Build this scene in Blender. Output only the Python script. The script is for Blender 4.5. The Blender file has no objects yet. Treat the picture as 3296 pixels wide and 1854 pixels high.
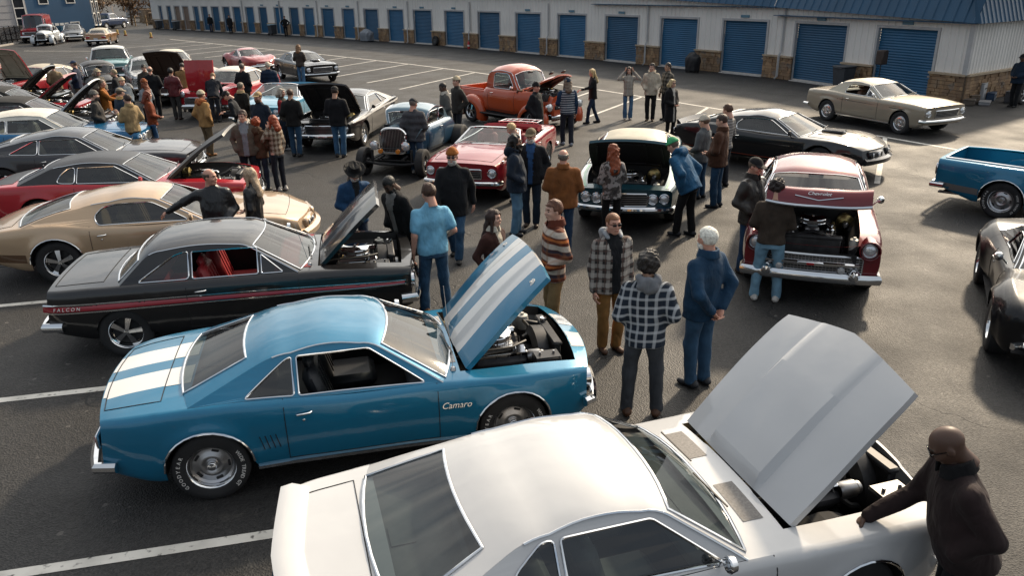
import bpy, bmesh, math, random
import numpy as np
from mathutils import Vector, Matrix
from mathutils.geometry import tessellate_polygon
R = math.radians
random.seed(7)
rng = np.random.default_rng(7)
sc = bpy.context.scene
COL = sc.collection

# ---------------------------------------------------------------- camera
cam_d = bpy.data.cameras.new('camera'); cam = bpy.data.objects.new('camera', cam_d); COL.objects.link(cam)
cam_d.sensor_width = 36.0; cam_d.lens = 27.22; cam_d.clip_start = .1; cam_d.clip_end = 2000
cam.matrix_world = Matrix.Translation((0, 0, 4.274)) @ Matrix.Rotation(R(90 - 21.57), 4, 'X') @ Matrix.Rotation(R(-1.017), 4, 'Z')
sc.camera = cam
# ---------------------------------------------------------------- sky and sun
CLOUD_BASE, CLOUD_GLOW = 4.0, 20.0
SUN_AZ, SUN_EL = 33.0, 33.0          # degrees clockwise from +Y, degrees above the horizon
w = bpy.data.worlds.new('World'); sc.world = w; w.use_nodes = True
nt = w.node_tree; bg = nt.nodes['Background']
sky = nt.nodes.new('ShaderNodeTexSky'); sky.sky_type = 'NISHITA'; sky.sun_disc = False
sky.sun_elevation = R(SUN_EL); sky.sun_rotation = R(SUN_AZ); sky.air_density = 1.3; sky.dust_density = 4.0; sky.ozone_density = 1.0
def WN(t, **kw):
    n = nt.nodes.new(t)
    for k, v in kw.items():
        if k.startswith('i_'): n.inputs[int(k[2:]) if k[2:].isdigit() else k[2:]].default_value = v
        else: setattr(n, k, v)
    return n
sd = Vector((math.sin(R(SUN_AZ)) * math.cos(R(SUN_EL)), math.cos(R(SUN_AZ)) * math.cos(R(SUN_EL)), math.sin(R(SUN_EL))))
# thin broken cloud all over the sky, brighter towards the sun as thin cloud is
tcw = WN('ShaderNodeTexCoord'); lk = nt.links.new
sep = WN('ShaderNodeSeparateXYZ'); lk(tcw.outputs['Generated'], sep.inputs[0])
zz = WN('ShaderNodeMath', operation='MAXIMUM', i_1=.0); lk(sep.outputs[2], zz.inputs[0]); za = WN('ShaderNodeMath', operation='ADD', i_1=.22); lk(zz.outputs[0], za.inputs[0])
dv = WN('ShaderNodeVectorMath', operation='DIVIDE'); cz = WN('ShaderNodeCombineXYZ'); [lk(za.outputs[0], cz.inputs[i]) for i in range(3)]; lk(tcw.outputs['Generated'], dv.inputs[0]); lk(cz.outputs[0], dv.inputs[1])
nz = WN('ShaderNodeTexNoise', i_Scale=1.7, i_Detail=7.0, i_Roughness=.58, i_Distortion=.6); mpw = WN('ShaderNodeMapping'); mpw.inputs['Scale'].default_value = (1.0, 2.2, 1.0); lk(dv.outputs[0], mpw.inputs[0]); lk(mpw.outputs[0], nz.inputs['Vector'])
cov = WN('ShaderNodeMapRange', i_1=.34, i_2=.60, i_3=.30, i_4=1.0); lk(nz.outputs[0], cov.inputs[0])
dt = WN('ShaderNodeVectorMath', operation='DOT_PRODUCT'); dt.inputs[1].default_value = tuple(sd); lk(tcw.outputs['Generated'], dt.inputs[0])
mx0 = WN('ShaderNodeMath', operation='MAXIMUM', i_1=.0); lk(dt.outputs['Value'], mx0.inputs[0]); pw = WN('ShaderNodeMath', operation='POWER', i_1=2.2); lk(mx0.outputs[0], pw.inputs[0])
cc = WN('ShaderNodeVectorMath', operation='MULTIPLY_ADD'); cc.inputs[1].default_value = (CLOUD_GLOW, CLOUD_GLOW * .93, CLOUD_GLOW * .82); cc.inputs[2].default_value = (CLOUD_BASE * .93, CLOUD_BASE, CLOUD_BASE * 1.09); lk(pw.outputs[0], cc.inputs[0])
mxw = WN('ShaderNodeMix', data_type='RGBA'); lk(cov.outputs[0], mxw.inputs[0]); lk(sky.outputs[0], mxw.inputs[6]); lk(cc.outputs[0], mxw.inputs[7])
lk(mxw.outputs[2], bg.inputs[0]); bg.inputs[1].default_value = .105
sun_d = bpy.data.lights.new('sun', 'SUN'); sun = bpy.data.objects.new('sun', sun_d); COL.objects.link(sun)
sun_d.energy = 4.0; sun_d.angle = R(4.0); sun_d.color = (1.0, .82, .60)
sun.rotation_euler = sd.to_track_quat('Z', 'Y').to_euler(); sun.location = sd * 60
sc.view_settings.view_transform = 'Standard'; sc.view_settings.look = 'None'; sc.view_settings.exposure = 0.36; sc.view_settings.gamma = 1.0
sc.cycles.max_bounces = 6; sc.cycles.transparent_max_bounces = 12; sc.cycles.use_denoising = True; sc.cycles.caustics_reflective = False; sc.cycles.caustics_refractive = False
sc.cycles.sample_clamp_indirect = 6.0

# ---------------------------------------------------------------- materials
MATS = {}
def srgb(h):
    h = h.lstrip('#'); c = [int(h[i:i+2], 16) / 255 for i in (0, 2, 4)]
    return tuple((x / 12.92 if x <= .04045 else ((x + .055) / 1.055) ** 2.4) for x in c)
def col(c): return srgb(c) if isinstance(c, str) else c
def new_mat(name):
    m = bpy.data.materials.new(name); m.use_nodes = True
    return m, m.node_tree, m.node_tree.nodes['Principled BSDF']
def N(nt, t, **kw):
    n = nt.nodes.new(t)
    for k, v in kw.items():
        if k.startswith('i_'):
            key = k[2:]; n.inputs[int(key) if key.isdigit() else key].default_value = v
        else: setattr(n, k, v)
    return n
def L(nt, a, b): nt.links.new(a, b)
def noise_mix(nt, c1, c2, scale, lo=.4, hi=.6, detail=4, coord='Object', vec=None, stretch=None):
    tc = N(nt, 'ShaderNodeTexCoord'); nz = N(nt, 'ShaderNodeTexNoise', i_Scale=scale, i_Detail=detail)
    src = tc.outputs[coord]
    if stretch:
        mp = N(nt, 'ShaderNodeMapping'); mp.inputs['Scale'].default_value = stretch; L(nt, src, mp.inputs[0]); src = mp.outputs[0]
    L(nt, src, nz.inputs['Vector'])
    mr = N(nt, 'ShaderNodeMapRange', i_1=lo, i_2=hi); L(nt, nz.outputs[0], mr.inputs[0])
    mx = N(nt, 'ShaderNodeMix', data_type='RGBA'); L(nt, mr.outputs[0], mx.inputs[0])
    for i, c in ((6, c1), (7, c2)):
        if hasattr(c, 'is_linked'): L(nt, c, mx.inputs[i])
        else: mx.inputs[i].default_value = (*col(c), 1)
    return mx.outputs[2]
def add_bump(nt, bs, scale, strength, dist=.01, detail=3, coord='Object', stretch=None):
    tc = N(nt, 'ShaderNodeTexCoord'); nz = N(nt, 'ShaderNodeTexNoise', i_Scale=scale, i_Detail=detail)
    src = tc.outputs[coord]
    if stretch:
        mp = N(nt, 'ShaderNodeMapping'); mp.inputs['Scale'].default_value = stretch; L(nt, src, mp.inputs[0]); src = mp.outputs[0]
    L(nt, src, nz.inputs['Vector'])
    b = N(nt, 'ShaderNodeBump', i_Strength=strength, i_Distance=dist); L(nt, nz.outputs[0], b.inputs['Height']); L(nt, b.outputs[0], bs.inputs['Normal'])
def M(key, c='#808080', rough=.5, metal=0., coat=0., bump=None, vary=None, spec=.5, emit=None, alpha=1.):
    """plain procedural material: base colour with slight noise variation, optional fine relief"""
    if key in MATS: return MATS[key]
    m, nt, b = new_mat(key); c = col(c)
    b.inputs['Base Color'].default_value = (*c, 1); b.inputs['Roughness'].default_value = rough; b.inputs['Metallic'].default_value = metal
    b.inputs['Coat Weight'].default_value = coat; b.inputs['Coat Roughness'].default_value = .04; b.inputs['Specular IOR Level'].default_value = spec
    if vary:
        k, s = vary
        o = noise_mix(nt, tuple(x * (1 - k) for x in c), tuple(min(1, x * (1 + k)) for x in c), s, .3, .7)
        L(nt, o, b.inputs['Base Color'])
    if bump: add_bump(nt, b, *bump)
    if emit: b.inputs['Emission Color'].default_value = (*col(emit[0]), 1); b.inputs['Emission Strength'].default_value = emit[1]
    MATS[key] = m; return m
def paint(key, c, flake=0., rough=.32, coat=1.0, dust=.0):
    """car paint: clear coat over base, a touch of dust that roughens it unevenly"""
    k = 'paint_' + key
    if k in MATS: return MATS[k]
    m, nt, b = new_mat(k); c = col(c)
    b.inputs['Roughness'].default_value = rough; b.inputs['Metallic'].default_value = flake
    b.inputs['Coat Weight'].default_value = coat; b.inputs['Coat Roughness'].default_value = .05; b.inputs['Coat IOR'].default_value = 1.5
    b.inputs['Specular IOR Level'].default_value = .25
    d = tuple(x * .94 + .004 for x in c)
    o = noise_mix(nt, c, d, 2.2, .35, .75); L(nt, o, b.inputs['Base Color'])
    tc = N(nt, 'ShaderNodeTexCoord'); nz = N(nt, 'ShaderNodeTexNoise', i_Scale=1.6, i_Detail=5); L(nt, tc.outputs['Object'], nz.inputs['Vector'])
    mr = N(nt, 'ShaderNodeMapRange', i_1=.35, i_2=.75, i_3=.03, i_4=.11); L(nt, nz.outputs[0], mr.inputs[0]); L(nt, mr.outputs[0], b.inputs['Coat Roughness'])
    # faint orange peel
    nz2 = N(nt, 'ShaderNodeTexNoise', i_Scale=5.0, i_Detail=2); L(nt, tc.outputs['Object'], nz2.inputs['Vector'])
    bp = N(nt, 'ShaderNodeBump', i_Strength=.10, i_Distance=.02); L(nt, nz2.outputs[0], bp.inputs['Height']); L(nt, bp.outputs[0], b.inputs['Normal']); L(nt, bp.outputs[0], b.inputs['Coat Normal'])
    MATS[k] = m; return m
def glass(key, tint=(.55, .62, .62), dark=.35):
    k = 'glass_' + key
    if k in MATS: return MATS[k]
    m, nt, b = new_mat(k); out = nt.nodes['Material Output']; nt.nodes.remove(b)
    tr = N(nt, 'ShaderNodeBsdfTransparent'); tr.inputs[0].default_value = (*[t * dark * 2 for t in tint], 1)
    gl = N(nt, 'ShaderNodeBsdfGlossy'); gl.inputs['Roughness'].default_value = .03
    df = N(nt, 'ShaderNodeBsdfDiffuse'); df.inputs[0].default_value = (.35, .33, .30, 1)
    fr = N(nt, 'ShaderNodeFresnel'); ge = N(nt, 'ShaderNodeNewGeometry'); io = N(nt, 'ShaderNodeMapRange', i_3=1.85, i_4=1 / 1.85); L(nt, ge.outputs['Backfacing'], io.inputs[0]); L(nt, io.outputs[0], fr.inputs[0]); mx = N(nt, 'ShaderNodeMixShader'); m2 = N(nt, 'ShaderNodeMixShader')
    tc = N(nt, 'ShaderNodeTexCoord'); nz = N(nt, 'ShaderNodeTexNoise', i_Scale=3.0, i_Detail=5); L(nt, tc.outputs['Object'], nz.inputs['Vector'])
    mr = N(nt, 'ShaderNodeMapRange', i_1=.3, i_2=.8, i_3=.004, i_4=.035); L(nt, nz.outputs[0], mr.inputs[0])
    L(nt, mr.outputs[0], m2.inputs[0]); L(nt, tr.outputs[0], m2.inputs[1]); L(nt, df.outputs[0], m2.inputs[2])
    L(nt, fr.outputs[0], mx.inputs[0]); L(nt, m2.outputs[0], mx.inputs[1]); L(nt, gl.outputs[0], mx.inputs[2]); L(nt, mx.outputs[0], out.inputs[0])
    MATS[k] = m; return m

# ---------------------------------------------------------------- mesh helpers
def mk(name, v, f, mat, parent=None, smooth=True, angle=38, mi=None):
    me = bpy.data.meshes.new(name)
    me.from_pydata([tuple(map(float, p)) for p in v], [], [tuple(int(i) for i in q) for q in f])
    mats = mat if isinstance(mat, (list, tuple)) else [mat]
    for m in mats: me.materials.append(m)
    if mi is not None: me.polygons.foreach_set('material_index', [int(i) for i in mi])
    if smooth:
        me.polygons.foreach_set('use_smooth', [True] * len(me.polygons))
        if angle: me.set_sharp_from_angle(angle=R(angle))
    me.update()
    o = bpy.data.objects.new(name, me); COL.objects.link(o)
    if parent: o.parent = parent
    return o
def inst(name, me, parent=None, loc=(0, 0, 0), rot=(0, 0, 0), scale=(1, 1, 1)):
    o = bpy.data.objects.new(name, me); COL.objects.link(o); o.parent = parent; o.location = loc; o.rotation_euler = rot; o.scale = scale
    return o
def empty(name, loc=(0, 0, 0), rz=0., parent=None):
    o = bpy.data.objects.new(name, None); COL.objects.link(o); o.location = loc; o.rotation_euler = (0, 0, rz); o.parent = parent
    o.empty_display_size = .3
    return o
def tag(o, label=None, cat=None, group=None, kind=None):
    if label: o['label'] = label
    if cat: o['category'] = cat
    if group: o['group'] = group
    if kind: o['kind'] = kind
    return o
class MB:
    """collects pieces of ONE object"""
    def __init__(s): s.v = []; s.f = []; s.m = []
    def add(s, v, f, m=0):
        n = len(s.v); s.v += [tuple(p) for p in v]; s.f += [tuple(i + n for i in q) for q in f]; s.m += [m] * len(f)
    def box(s, c, d, m=0, rz=0., rot=None, bev=0.):
        x, y, z = (t / 2 for t in d)
        if bev:
            b = min(bev, x * .9, y * .9, z * .9); v = []; 
            for sx in (-1, 1):
                for sy in (-1, 1):
                    for sz in (-1, 1):
                        v += [(sx * (x - b), sy * (y - b), sz * z), (sx * (x - b), sy * y, sz * (z - b)), (sx * x, sy * (y - b), sz * (z - b))]
            bm = bmesh.new(); bv = [bm.verts.new(p) for p in v]; r = bmesh.ops.convex_hull(bm, input=bv)
            bmesh.ops.dissolve_limit(bm, angle_limit=.02, verts=bm.verts, edges=bm.edges)
            bm.verts.index_update(); v = [tuple(q.co) for q in bm.verts]; f = [[q.index for q in fc.verts] for fc in bm.faces]; bm.free()
        else:
            v = [(-x, -y, -z), (x, -y, -z), (x, y, -z), (-x, y, -z), (-x, -y, z), (x, -y, z), (x, y, z), (-x, y, z)]
            f = [(0, 3, 2, 1), (4, 5, 6, 7), (0, 1, 5, 4), (1, 2, 6, 5), (2, 3, 7, 6), (3, 0, 4, 7)]
        mt = (rot if rot is not None else Matrix.Rotation(rz, 3, 'Z')); c = Vector(c)
        s.add([tuple(mt @ Vector(p) + c) for p in v], f, m); return s
    def tube(s, path, r, n=6, m=0, closed=False, cap=True, flat=None):
        P = [Vector(p) for p in path]; k = len(P)
        if k < 2: return s
        rr = r if isinstance(r, (list, tuple)) else [r] * k
        up = Vector((0, 0, 1)); v = []
        for i in range(k):
            a = P[(i - 1) % k] if (closed or i > 0) else P[i]; b = P[(i + 1) % k] if (closed or i < k - 1) else P[i]
            t = (b - a); t = t.normalized() if t.length > 1e-9 else Vector((1, 0, 0))
            u = up if abs(t.z) < .95 else Vector((1, 0, 0))
            s1 = t.cross(u).normalized(); s2 = s1.cross(t).normalized()
            for j in range(n):
                an = 2 * math.pi * (j + .5) / n
                v.append(tuple(P[i] + (s1 * math.cos(an) + s2 * math.sin(an) * (flat or 1)) * rr[i]))
        f = []
        for i in range(k if closed else k - 1):
            i2 = (i + 1) % k
            for j in range(n): f.append((i * n + j, i * n + (j + 1) % n, i2 * n + (j + 1) % n, i2 * n + j))
        if cap and not closed:
            f.append(tuple(range(n))[::-1]); f.append(tuple((k - 1) * n + j for j in range(n)))
        s.add(v, f, m); return s
    def lathe(s, prof, n=24, m=0, axis='Y', c=(0, 0, 0), mats=None, rot=None):
        """prof: list of (radius, offset along the axis)"""
        v = []; f = []; fm = []; c = Vector(c)
        for (r, h) in prof:
            for j in range(n):
                a = 2 * math.pi * j / n; p = (r * math.cos(a), h, r * math.sin(a)) if axis == 'Y' else ((r * math.cos(a), r * math.sin(a), h) if axis == 'Z' else (h, r * math.cos(a), r * math.sin(a)))
                p = Vector(p)
                if rot is not None: p = rot @ p
                v.append(tuple(p + c))
        k = len(prof)
        for i in range(k - 1):
            for j in range(n):
                f.append((i * n + j, i * n + (j + 1) % n, (i + 1) * n + (j + 1) % n, (i + 1) * n + j)); fm.append(mats[i] if mats else m)
        nn = len(s.v); s.v += v; s.f += [tuple(i + nn for i in q) for q in f]; s.m += fm
        return s
    def sweep(s, path, sec, m=0, up=(0, 0, 1), closed_sec=True, cap=True):
        """sec: list of (out, up) offsets, path in 3D; 'out' is to the right of travel"""
        P = [Vector(p) for p in path]; k = len(P); n = len(sec); v = []
        for i in range(k):
            t = (P[min(i + 1, k - 1)] - P[max(i - 1, 0)]).normalized(); o = t.cross(Vector(up)).normalized()
            for (a, b) in sec: v.append(tuple(P[i] + o * a + Vector(up) * b))
        f = []
        for i in range(k - 1):
            for j in range(n if closed_sec else n - 1): f.append((i * n + j, i * n + (j + 1) % n, (i + 1) * n + (j + 1) % n, (i + 1) * n + j))
        if cap and closed_sec: f.append(tuple(range(n))[::-1]); f.append(tuple((k - 1) * n + j for j in range(n)))
        s.add(v, f, m); return s
    def build(s, name, mat, parent=None, smooth=True, angle=38):
        return mk(name, s.v, s.f, mat, parent, smooth, angle, s.m if isinstance(mat, (list, tuple)) else None)
def pch(pts):
    """monotone cubic through (x, y) points"""
    pts = sorted(pts); x = np.array([p[0] for p in pts], float); y = np.array([p[1] for p in pts], float)
    h = np.diff(x); d = np.diff(y) / h; mm = np.zeros(len(x)); mm[0] = d[0]; mm[-1] = d[-1]
    for i in range(1, len(x) - 1):
        if d[i-1] * d[i] > 0:
            w1 = 2 * h[i] + h[i-1]; w2 = h[i] + 2 * h[i-1]; mm[i] = (w1 + w2) / (w1 / d[i-1] + w2 / d[i])
    X, Y, Hh, Mm = x.tolist(), y.tolist(), h.tolist(), mm.tolist(); last = len(Hh) - 1
    from bisect import bisect_right
    def fn(q):
        if q <= X[0]: return Y[0]
        if q >= X[-1]: return Y[-1]
        i = min(last, bisect_right(X, q) - 1); hh = Hh[i]
        t = (q - X[i]) / hh; u = 1 - t
        return (1 + 2 * t) * u * u * Y[i] + t * u * u * hh * Mm[i] + t * t * (3 - 2 * t) * Y[i+1] - t * t * u * hh * Mm[i+1]
    return fn
def fillet(poly, r, n=4):
    """rounds the corners of a closed 2D polygon; r one radius or one for each corner"""
    out = []; k = len(poly)
    for i in range(k):
        p = np.array(poly[i], float); a = np.array(poly[i-1], float); b = np.array(poly[(i+1) % k], float)
        ri = r[i] if isinstance(r, (list, tuple)) else r
        la, lb = np.linalg.norm(a - p), np.linalg.norm(b - p); q = min(ri, la * .45, lb * .45)
        if q < .004: out.append(tuple(p)); continue
        A = p + (a - p) / la * q; B = p + (b - p) / lb * q
        for j in range(n + 1):
            t = j / n; out.append(tuple((1-t)**2 * A + 2*t*(1-t) * p + t*t * B))
    return out
def densify(poly, step, closed=True):
    out = []; k = len(poly)
    for i in range(k if closed else k - 1):
        a = np.array(poly[i], float); b = np.array(poly[(i+1) % k], float); n = max(1, int(math.ceil(np.linalg.norm(b - a) / step)))
        for j in range(n): out.append(tuple(a + (b - a) * j / n))
    if not closed: out.append(tuple(poly[-1]))
    return out
def text_mesh(txt, size, shear=0., extrude=.002):
    cu = bpy.data.curves.new('lettering', 'FONT'); cu.body = txt; cu.size = size; cu.shear = shear; cu.extrude = extrude; cu.align_x = 'CENTER'; cu.align_y = 'CENTER'; cu.resolution_u = 3
    o = bpy.data.objects.new('lettering', cu); COL.objects.link(o)
    dg = bpy.context.evaluated_depsgraph_get(); me = bpy.data.meshes.new_from_object(o.evaluated_get(dg)); bpy.data.objects.remove(o); bpy.data.curves.remove(cu)
    return me
CHROME = M('chrome', (.78, .79, .80), .08, 1.)
STEEL = M('brushed_steel', (.42, .42, .43), .32, 1., vary=(.2, 6))
RUBBER = M('tyre_rubber', (.018, .018, .019), .75, bump=(60, .25, .004), vary=(.35, 5))
BLACK = M('black_plastic', (.014, .014, .015), .55, vary=(.3, 8))
UNDER = M('underbody', (.010, .010, .011), .85, vary=(.4, 4))
GAP = M('panel_gap', (.008, .008, .009), .8)
WHITE = M('white_lettering', (.72, .70, .66), .6)
REDLENS = M('red_lens', (.38, .012, .015), .15, coat=1.)
AMBER = M('amber_lens', (.62, .20, .02), .15, coat=1.)
LENS = M('headlight_lens', (.70, .72, .74), .12, .55, coat=1., bump=(30, .5, .01))
# ================================================================= the lot
def asphalt():
    m, nt, b = new_mat('asphalt'); tc = N(nt, 'ShaderNodeTexCoord'); O = tc.outputs['Object']
    base = noise_mix(nt, (.015, .015, .0155), (.031, .029, .0265), .11, .35, .68, 6)
    base = noise_mix(nt, base, (.018, .018, .018), .6, .62, .80, 5)                    # sealed, darker patches
    base = noise_mix(nt, base, (.062, .057, .050), 2.6, .64, .82, 6)                   # scuffed, dusty spots
    # aggregate
    v = N(nt, 'ShaderNodeTexVoronoi', i_Scale=58.0); L(nt, O, v.inputs['Vector'])
    mr = N(nt, 'ShaderNodeMapRange', i_1=0., i_2=1., i_3=.35, i_4=1.8); L(nt, v.outputs['Color'], mr.inputs[0])
    mu = N(nt, 'ShaderNodeMix', data_type='RGBA', blend_type='MULTIPLY'); mu.inputs[0].default_value = 1.; L(nt, base, mu.inputs[6]); L(nt, mr.outputs[0], mu.inputs[7])
    cur = mu.outputs[2]
    v2 = N(nt, 'ShaderNodeTexVoronoi', i_Scale=26.0); L(nt, O, v2.inputs['Vector'])     # pale stones
    m2 = N(nt, 'ShaderNodeMapRange', i_1=.93, i_2=.99); L(nt, v2.outputs['Color'], m2.inputs[0])
    mx = N(nt, 'ShaderNodeMix', data_type='RGBA'); L(nt, m2.outputs[0], mx.inputs[0]); L(nt, cur, mx.inputs[6]); mx.inputs[7].default_value = (.15, .14, .13, 1); cur = mx.outputs[2]
    vo = N(nt, 'ShaderNodeTexVoronoi', i_Scale=.45); no = N(nt, 'ShaderNodeTexNoise', i_Scale=2.2, i_Detail=5); L(nt, O, no.inputs['Vector']); ao = N(nt, 'ShaderNodeVectorMath', operation='MULTIPLY_ADD'); L(nt, no.outputs['Color'], ao.inputs[0]); ao.inputs[1].default_value = (.5, .5, 0); L(nt, O, ao.inputs[2]); L(nt, ao.outputs[0], vo.inputs['Vector'])   # oil drips
    mo = N(nt, 'ShaderNodeMapRange', i_1=.05, i_2=.16, i_3=.75, i_4=0.); L(nt, vo.outputs['Distance'], mo.inputs[0]); xo = N(nt, 'ShaderNodeMix', data_type='RGBA'); L(nt, mo.outputs[0], xo.inputs[0]); L(nt, cur, xo.inputs[6]); xo.inputs[7].default_value = (.010, .010, .010, 1); cur = xo.outputs[2]
    # cracks
    nz = N(nt, 'ShaderNodeTexNoise', i_Scale=1.3, i_Detail=6); L(nt, O, nz.inputs['Vector'])
    ad = N(nt, 'ShaderNodeVectorMath', operation='MULTIPLY_ADD'); L(nt, nz.outputs['Color'], ad.inputs[0]); ad.inputs[1].default_value = (1.3, 1.3, 0); L(nt, O, ad.inputs[2])
    vc = N(nt, 'ShaderNodeTexVoronoi', feature='DISTANCE_TO_EDGE', i_Scale=.19); L(nt, ad.outputs[0], vc.inputs['Vector'])
    cr = N(nt, 'ShaderNodeMapRange', i_1=.0022, i_2=.0055, i_3=1., i_4=0.); L(nt, vc.outputs['Distance'], cr.inputs[0])
    nm = N(nt, 'ShaderNodeTexNoise', i_Scale=.35, i_Detail=3); L(nt, O, nm.inputs['Vector']); mk_ = N(nt, 'ShaderNodeMapRange', i_1=.46, i_2=.56); L(nt, nm.outputs[0], mk_.inputs[0])
    mm = N(nt, 'ShaderNodeMath', operation='MULTIPLY'); L(nt, cr.outputs[0], mm.inputs[0]); L(nt, mk_.outputs[0], mm.inputs[1])
    mc = N(nt, 'ShaderNodeMix', data_type='RGBA'); L(nt, mm.outputs[0], mc.inputs[0]); L(nt, cur, mc.inputs[6]); mc.inputs[7].default_value = (.012, .012, .012, 1); cur = mc.outputs[2]
    L(nt, cur, b.inputs['Base Color'])
    rr = N(nt, 'ShaderNodeMapRange', i_1=.3, i_2=.75, i_3=.58, i_4=.78); n3 = N(nt, 'ShaderNodeTexNoise', i_Scale=.9, i_Detail=5); L(nt, O, n3.inputs['Vector']); L(nt, n3.outputs[0], rr.inputs[0]); L(nt, rr.outputs[0], b.inputs['Roughness'])
    sb = N(nt, 'ShaderNodeMath', operation='SUBTRACT'); L(nt, v.outputs['Distance'], sb.inputs[0]); L(nt, mm.outputs[0], sb.inputs[1])
    bp = N(nt, 'ShaderNodeBump', i_Strength=.8, i_Distance=.008); L(nt, sb.outputs[0], bp.inputs['Height']); L(nt, bp.outputs[0], b.inputs['Normal'])
    b.inputs['Specular IOR Level'].default_value = .42
    return m

ASPH = asphalt()
lot = mk('asphalt_lot', [(-400, -60, 0), (400, -60, 0), (400, 900, 0), (-400, 900, 0)], [(0, 1, 2, 3)], ASPH, smooth=False)
tag(lot, 'worn grey asphalt parking lot', None, None, 'structure')
def line_paint():
    m, nt, b = new_mat('worn_line_paint'); tc = N(nt, 'ShaderNodeTexCoord')
    o = noise_mix(nt, (.60, .58, .53), (.40, .385, .35), 3.0, .4, .7, 6); o = noise_mix(nt, o, (.09, .085, .08), 14.0, .60, .70, 8)
    L(nt, o, b.inputs['Base Color']); b.inputs['Roughness'].default_value = .7
    return m
LINE = line_paint()
def strip_line(pts, wd, z=.004):
    v = []; f = []; P = [Vector((p[0], p[1], 0)) for p in pts]
    for i, p in enumerate(P):
        t = (P[min(i+1, len(P)-1)] - P[max(i-1, 0)]).normalized(); n = Vector((-t.y, t.x, 0)) * wd / 2
        v += [(p.x + n.x, p.y + n.y, z), (p.x - n.x, p.y - n.y, z)]
    for i in range(len(P) - 1): f.append((2*i, 2*i+1, 2*i+3, 2*i+2))
    o = mk('parking_line', v, f, LINE, lot, smooth=False); return o
AISLE = [(-30.5, 73.5), (-23.5, 65.8), (-12.3, 53.75), (-5.72, 46.15), (-1.8, 41.2), (3.81, 33.3), (5.26, 31.05), (7.11, 28.03), (10.68, 21.97), (11.62, 20.25), (14.2, 15.8)]
strip_line(AISLE, .13)
def along(poly, s):
    for a, b in zip(poly[:-1], poly[1:]):
        l = math.hypot(b[0]-a[0], b[1]-a[1])
        if s <= l: return (a[0] + (b[0]-a[0]) * s / l, a[1] + (b[1]-a[1]) * s / l)
        s -= l
    return poly[-1]
for (A, B) in [((-7.94, 48.7), (-10.6, 43.0)), ((-5.72, 46.15), (-8.64, 40.29)), ((-3.51, 43.25), (-6.62, 37.3)), ((-1.73, 40.9), (-4.76, 34.7)), ((.25, 38.3), (-2.5, 32.9)), ((2.0, 35.8), (-.8, 30.3)), ((3.75, 33.4), (1.0, 28.0)), ((5.26, 31.05), (2.6, 26.3)), ((7.11, 28.0), (4.4, 22.6)), ((8.9, 25.0), (6.3, 19.6)), ((10.68, 21.97), (8.1, 16.7)),
               ((-10.2, 51.4), (-12.9, 45.8)), ((-12.4, 53.9), (-15.2, 48.2)), ((-14.6, 56.2), (-17.5, 50.6)), ((-16.9, 58.7), (-19.9, 53)), ((-19.2, 61.2), (-22.3, 55.6)), ((-21.6, 63.7), (-24.8, 58)), ((-24, 66.4), (-27.3, 60.6)), ((-26.5, 69.2), (-29.9, 63.3))]:
    strip_line([A, B], .12)
for k in range(-1, 9):
    ox, oy = -2.0 - 2.1 * k, 5.30 + 2.72 * k; a = R(12.5)
    strip_line([(ox - 3.6 * math.cos(a), oy - 3.6 * math.sin(a)), (ox + 2.4 * math.cos(a), oy + 2.4 * math.sin(a))], .115)
for (A, B) in [((-40, 52), (-33, 50)), ((-37, 62), (-31, 60.5)), ((-36.5, 55.6), (-34.4, 51.7)), ((-42, 46), (-35.5, 43))]: strip_line([A, B], .12)

# ================================================================= storage building
FP = [(16.2, 27.2), (12.1, 36.5), (5.0, 47.0), (-5.2, 60.5), (-20.45, 76.7), (-41, 95)]
FS = [0]
for a_, b_ in zip(FP[:-1], FP[1:]): FS.append(FS[-1] + math.hypot(b_[0]-a_[0], b_[1]-a_[1]))
def fac(s):
    i = 0
    while i < len(FP) - 2 and s > FS[i+1]: i += 1
    a, b = Vector((*FP[i], 0)), Vector((*FP[i+1], 0)); t = (b - a).normalized(); n = Vector((-t.y, t.x, 0))   # n points to the lot
    return a + t * (s - FS[i]), t, n
WALLM = M('ribbed_wall_panel', (.78, .755, .71), .55, vary=(.07, .6), bump=(3, .1, .01))
ROOFB = M('blue_roof_panel', (.010, .068, .140), .45, vary=(.12, .8))
DOORB = M('blue_roll_up_door', (.012, .098, .205), .42, vary=(.10, 1.2))
def _door_vary(m):
    nt = m.node_tree; b = nt.nodes['Principled BSDF']; src = b.inputs['Base Color'].links[0].from_socket; oi = N(nt, 'ShaderNodeObjectInfo'); mr = N(nt, 'ShaderNodeMapRange', i_3=.78, i_4=1.2); L(nt, oi.outputs['Random'], mr.inputs[0])
    mu = N(nt, 'ShaderNodeMix', data_type='RGBA', blend_type='MULTIPLY'); mu.inputs[0].default_value = 1.; L(nt, src, mu.inputs[6]); L(nt, mr.outputs[0], mu.inputs[7]); L(nt, mu.outputs[2], b.inputs['Base Color'])
_door_vary(DOORB)
DOORT = M('tan_service_door', (.24, .17, .13), .55, vary=(.1, 2))
TRIM = M('grey_door_trim', (.44, .44, .44), .5, vary=(.1, 3))
CAPST = M('limestone_cap', (.42, .33, .23), .8, vary=(.12, 5), bump=(25, .3, .01))
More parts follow.
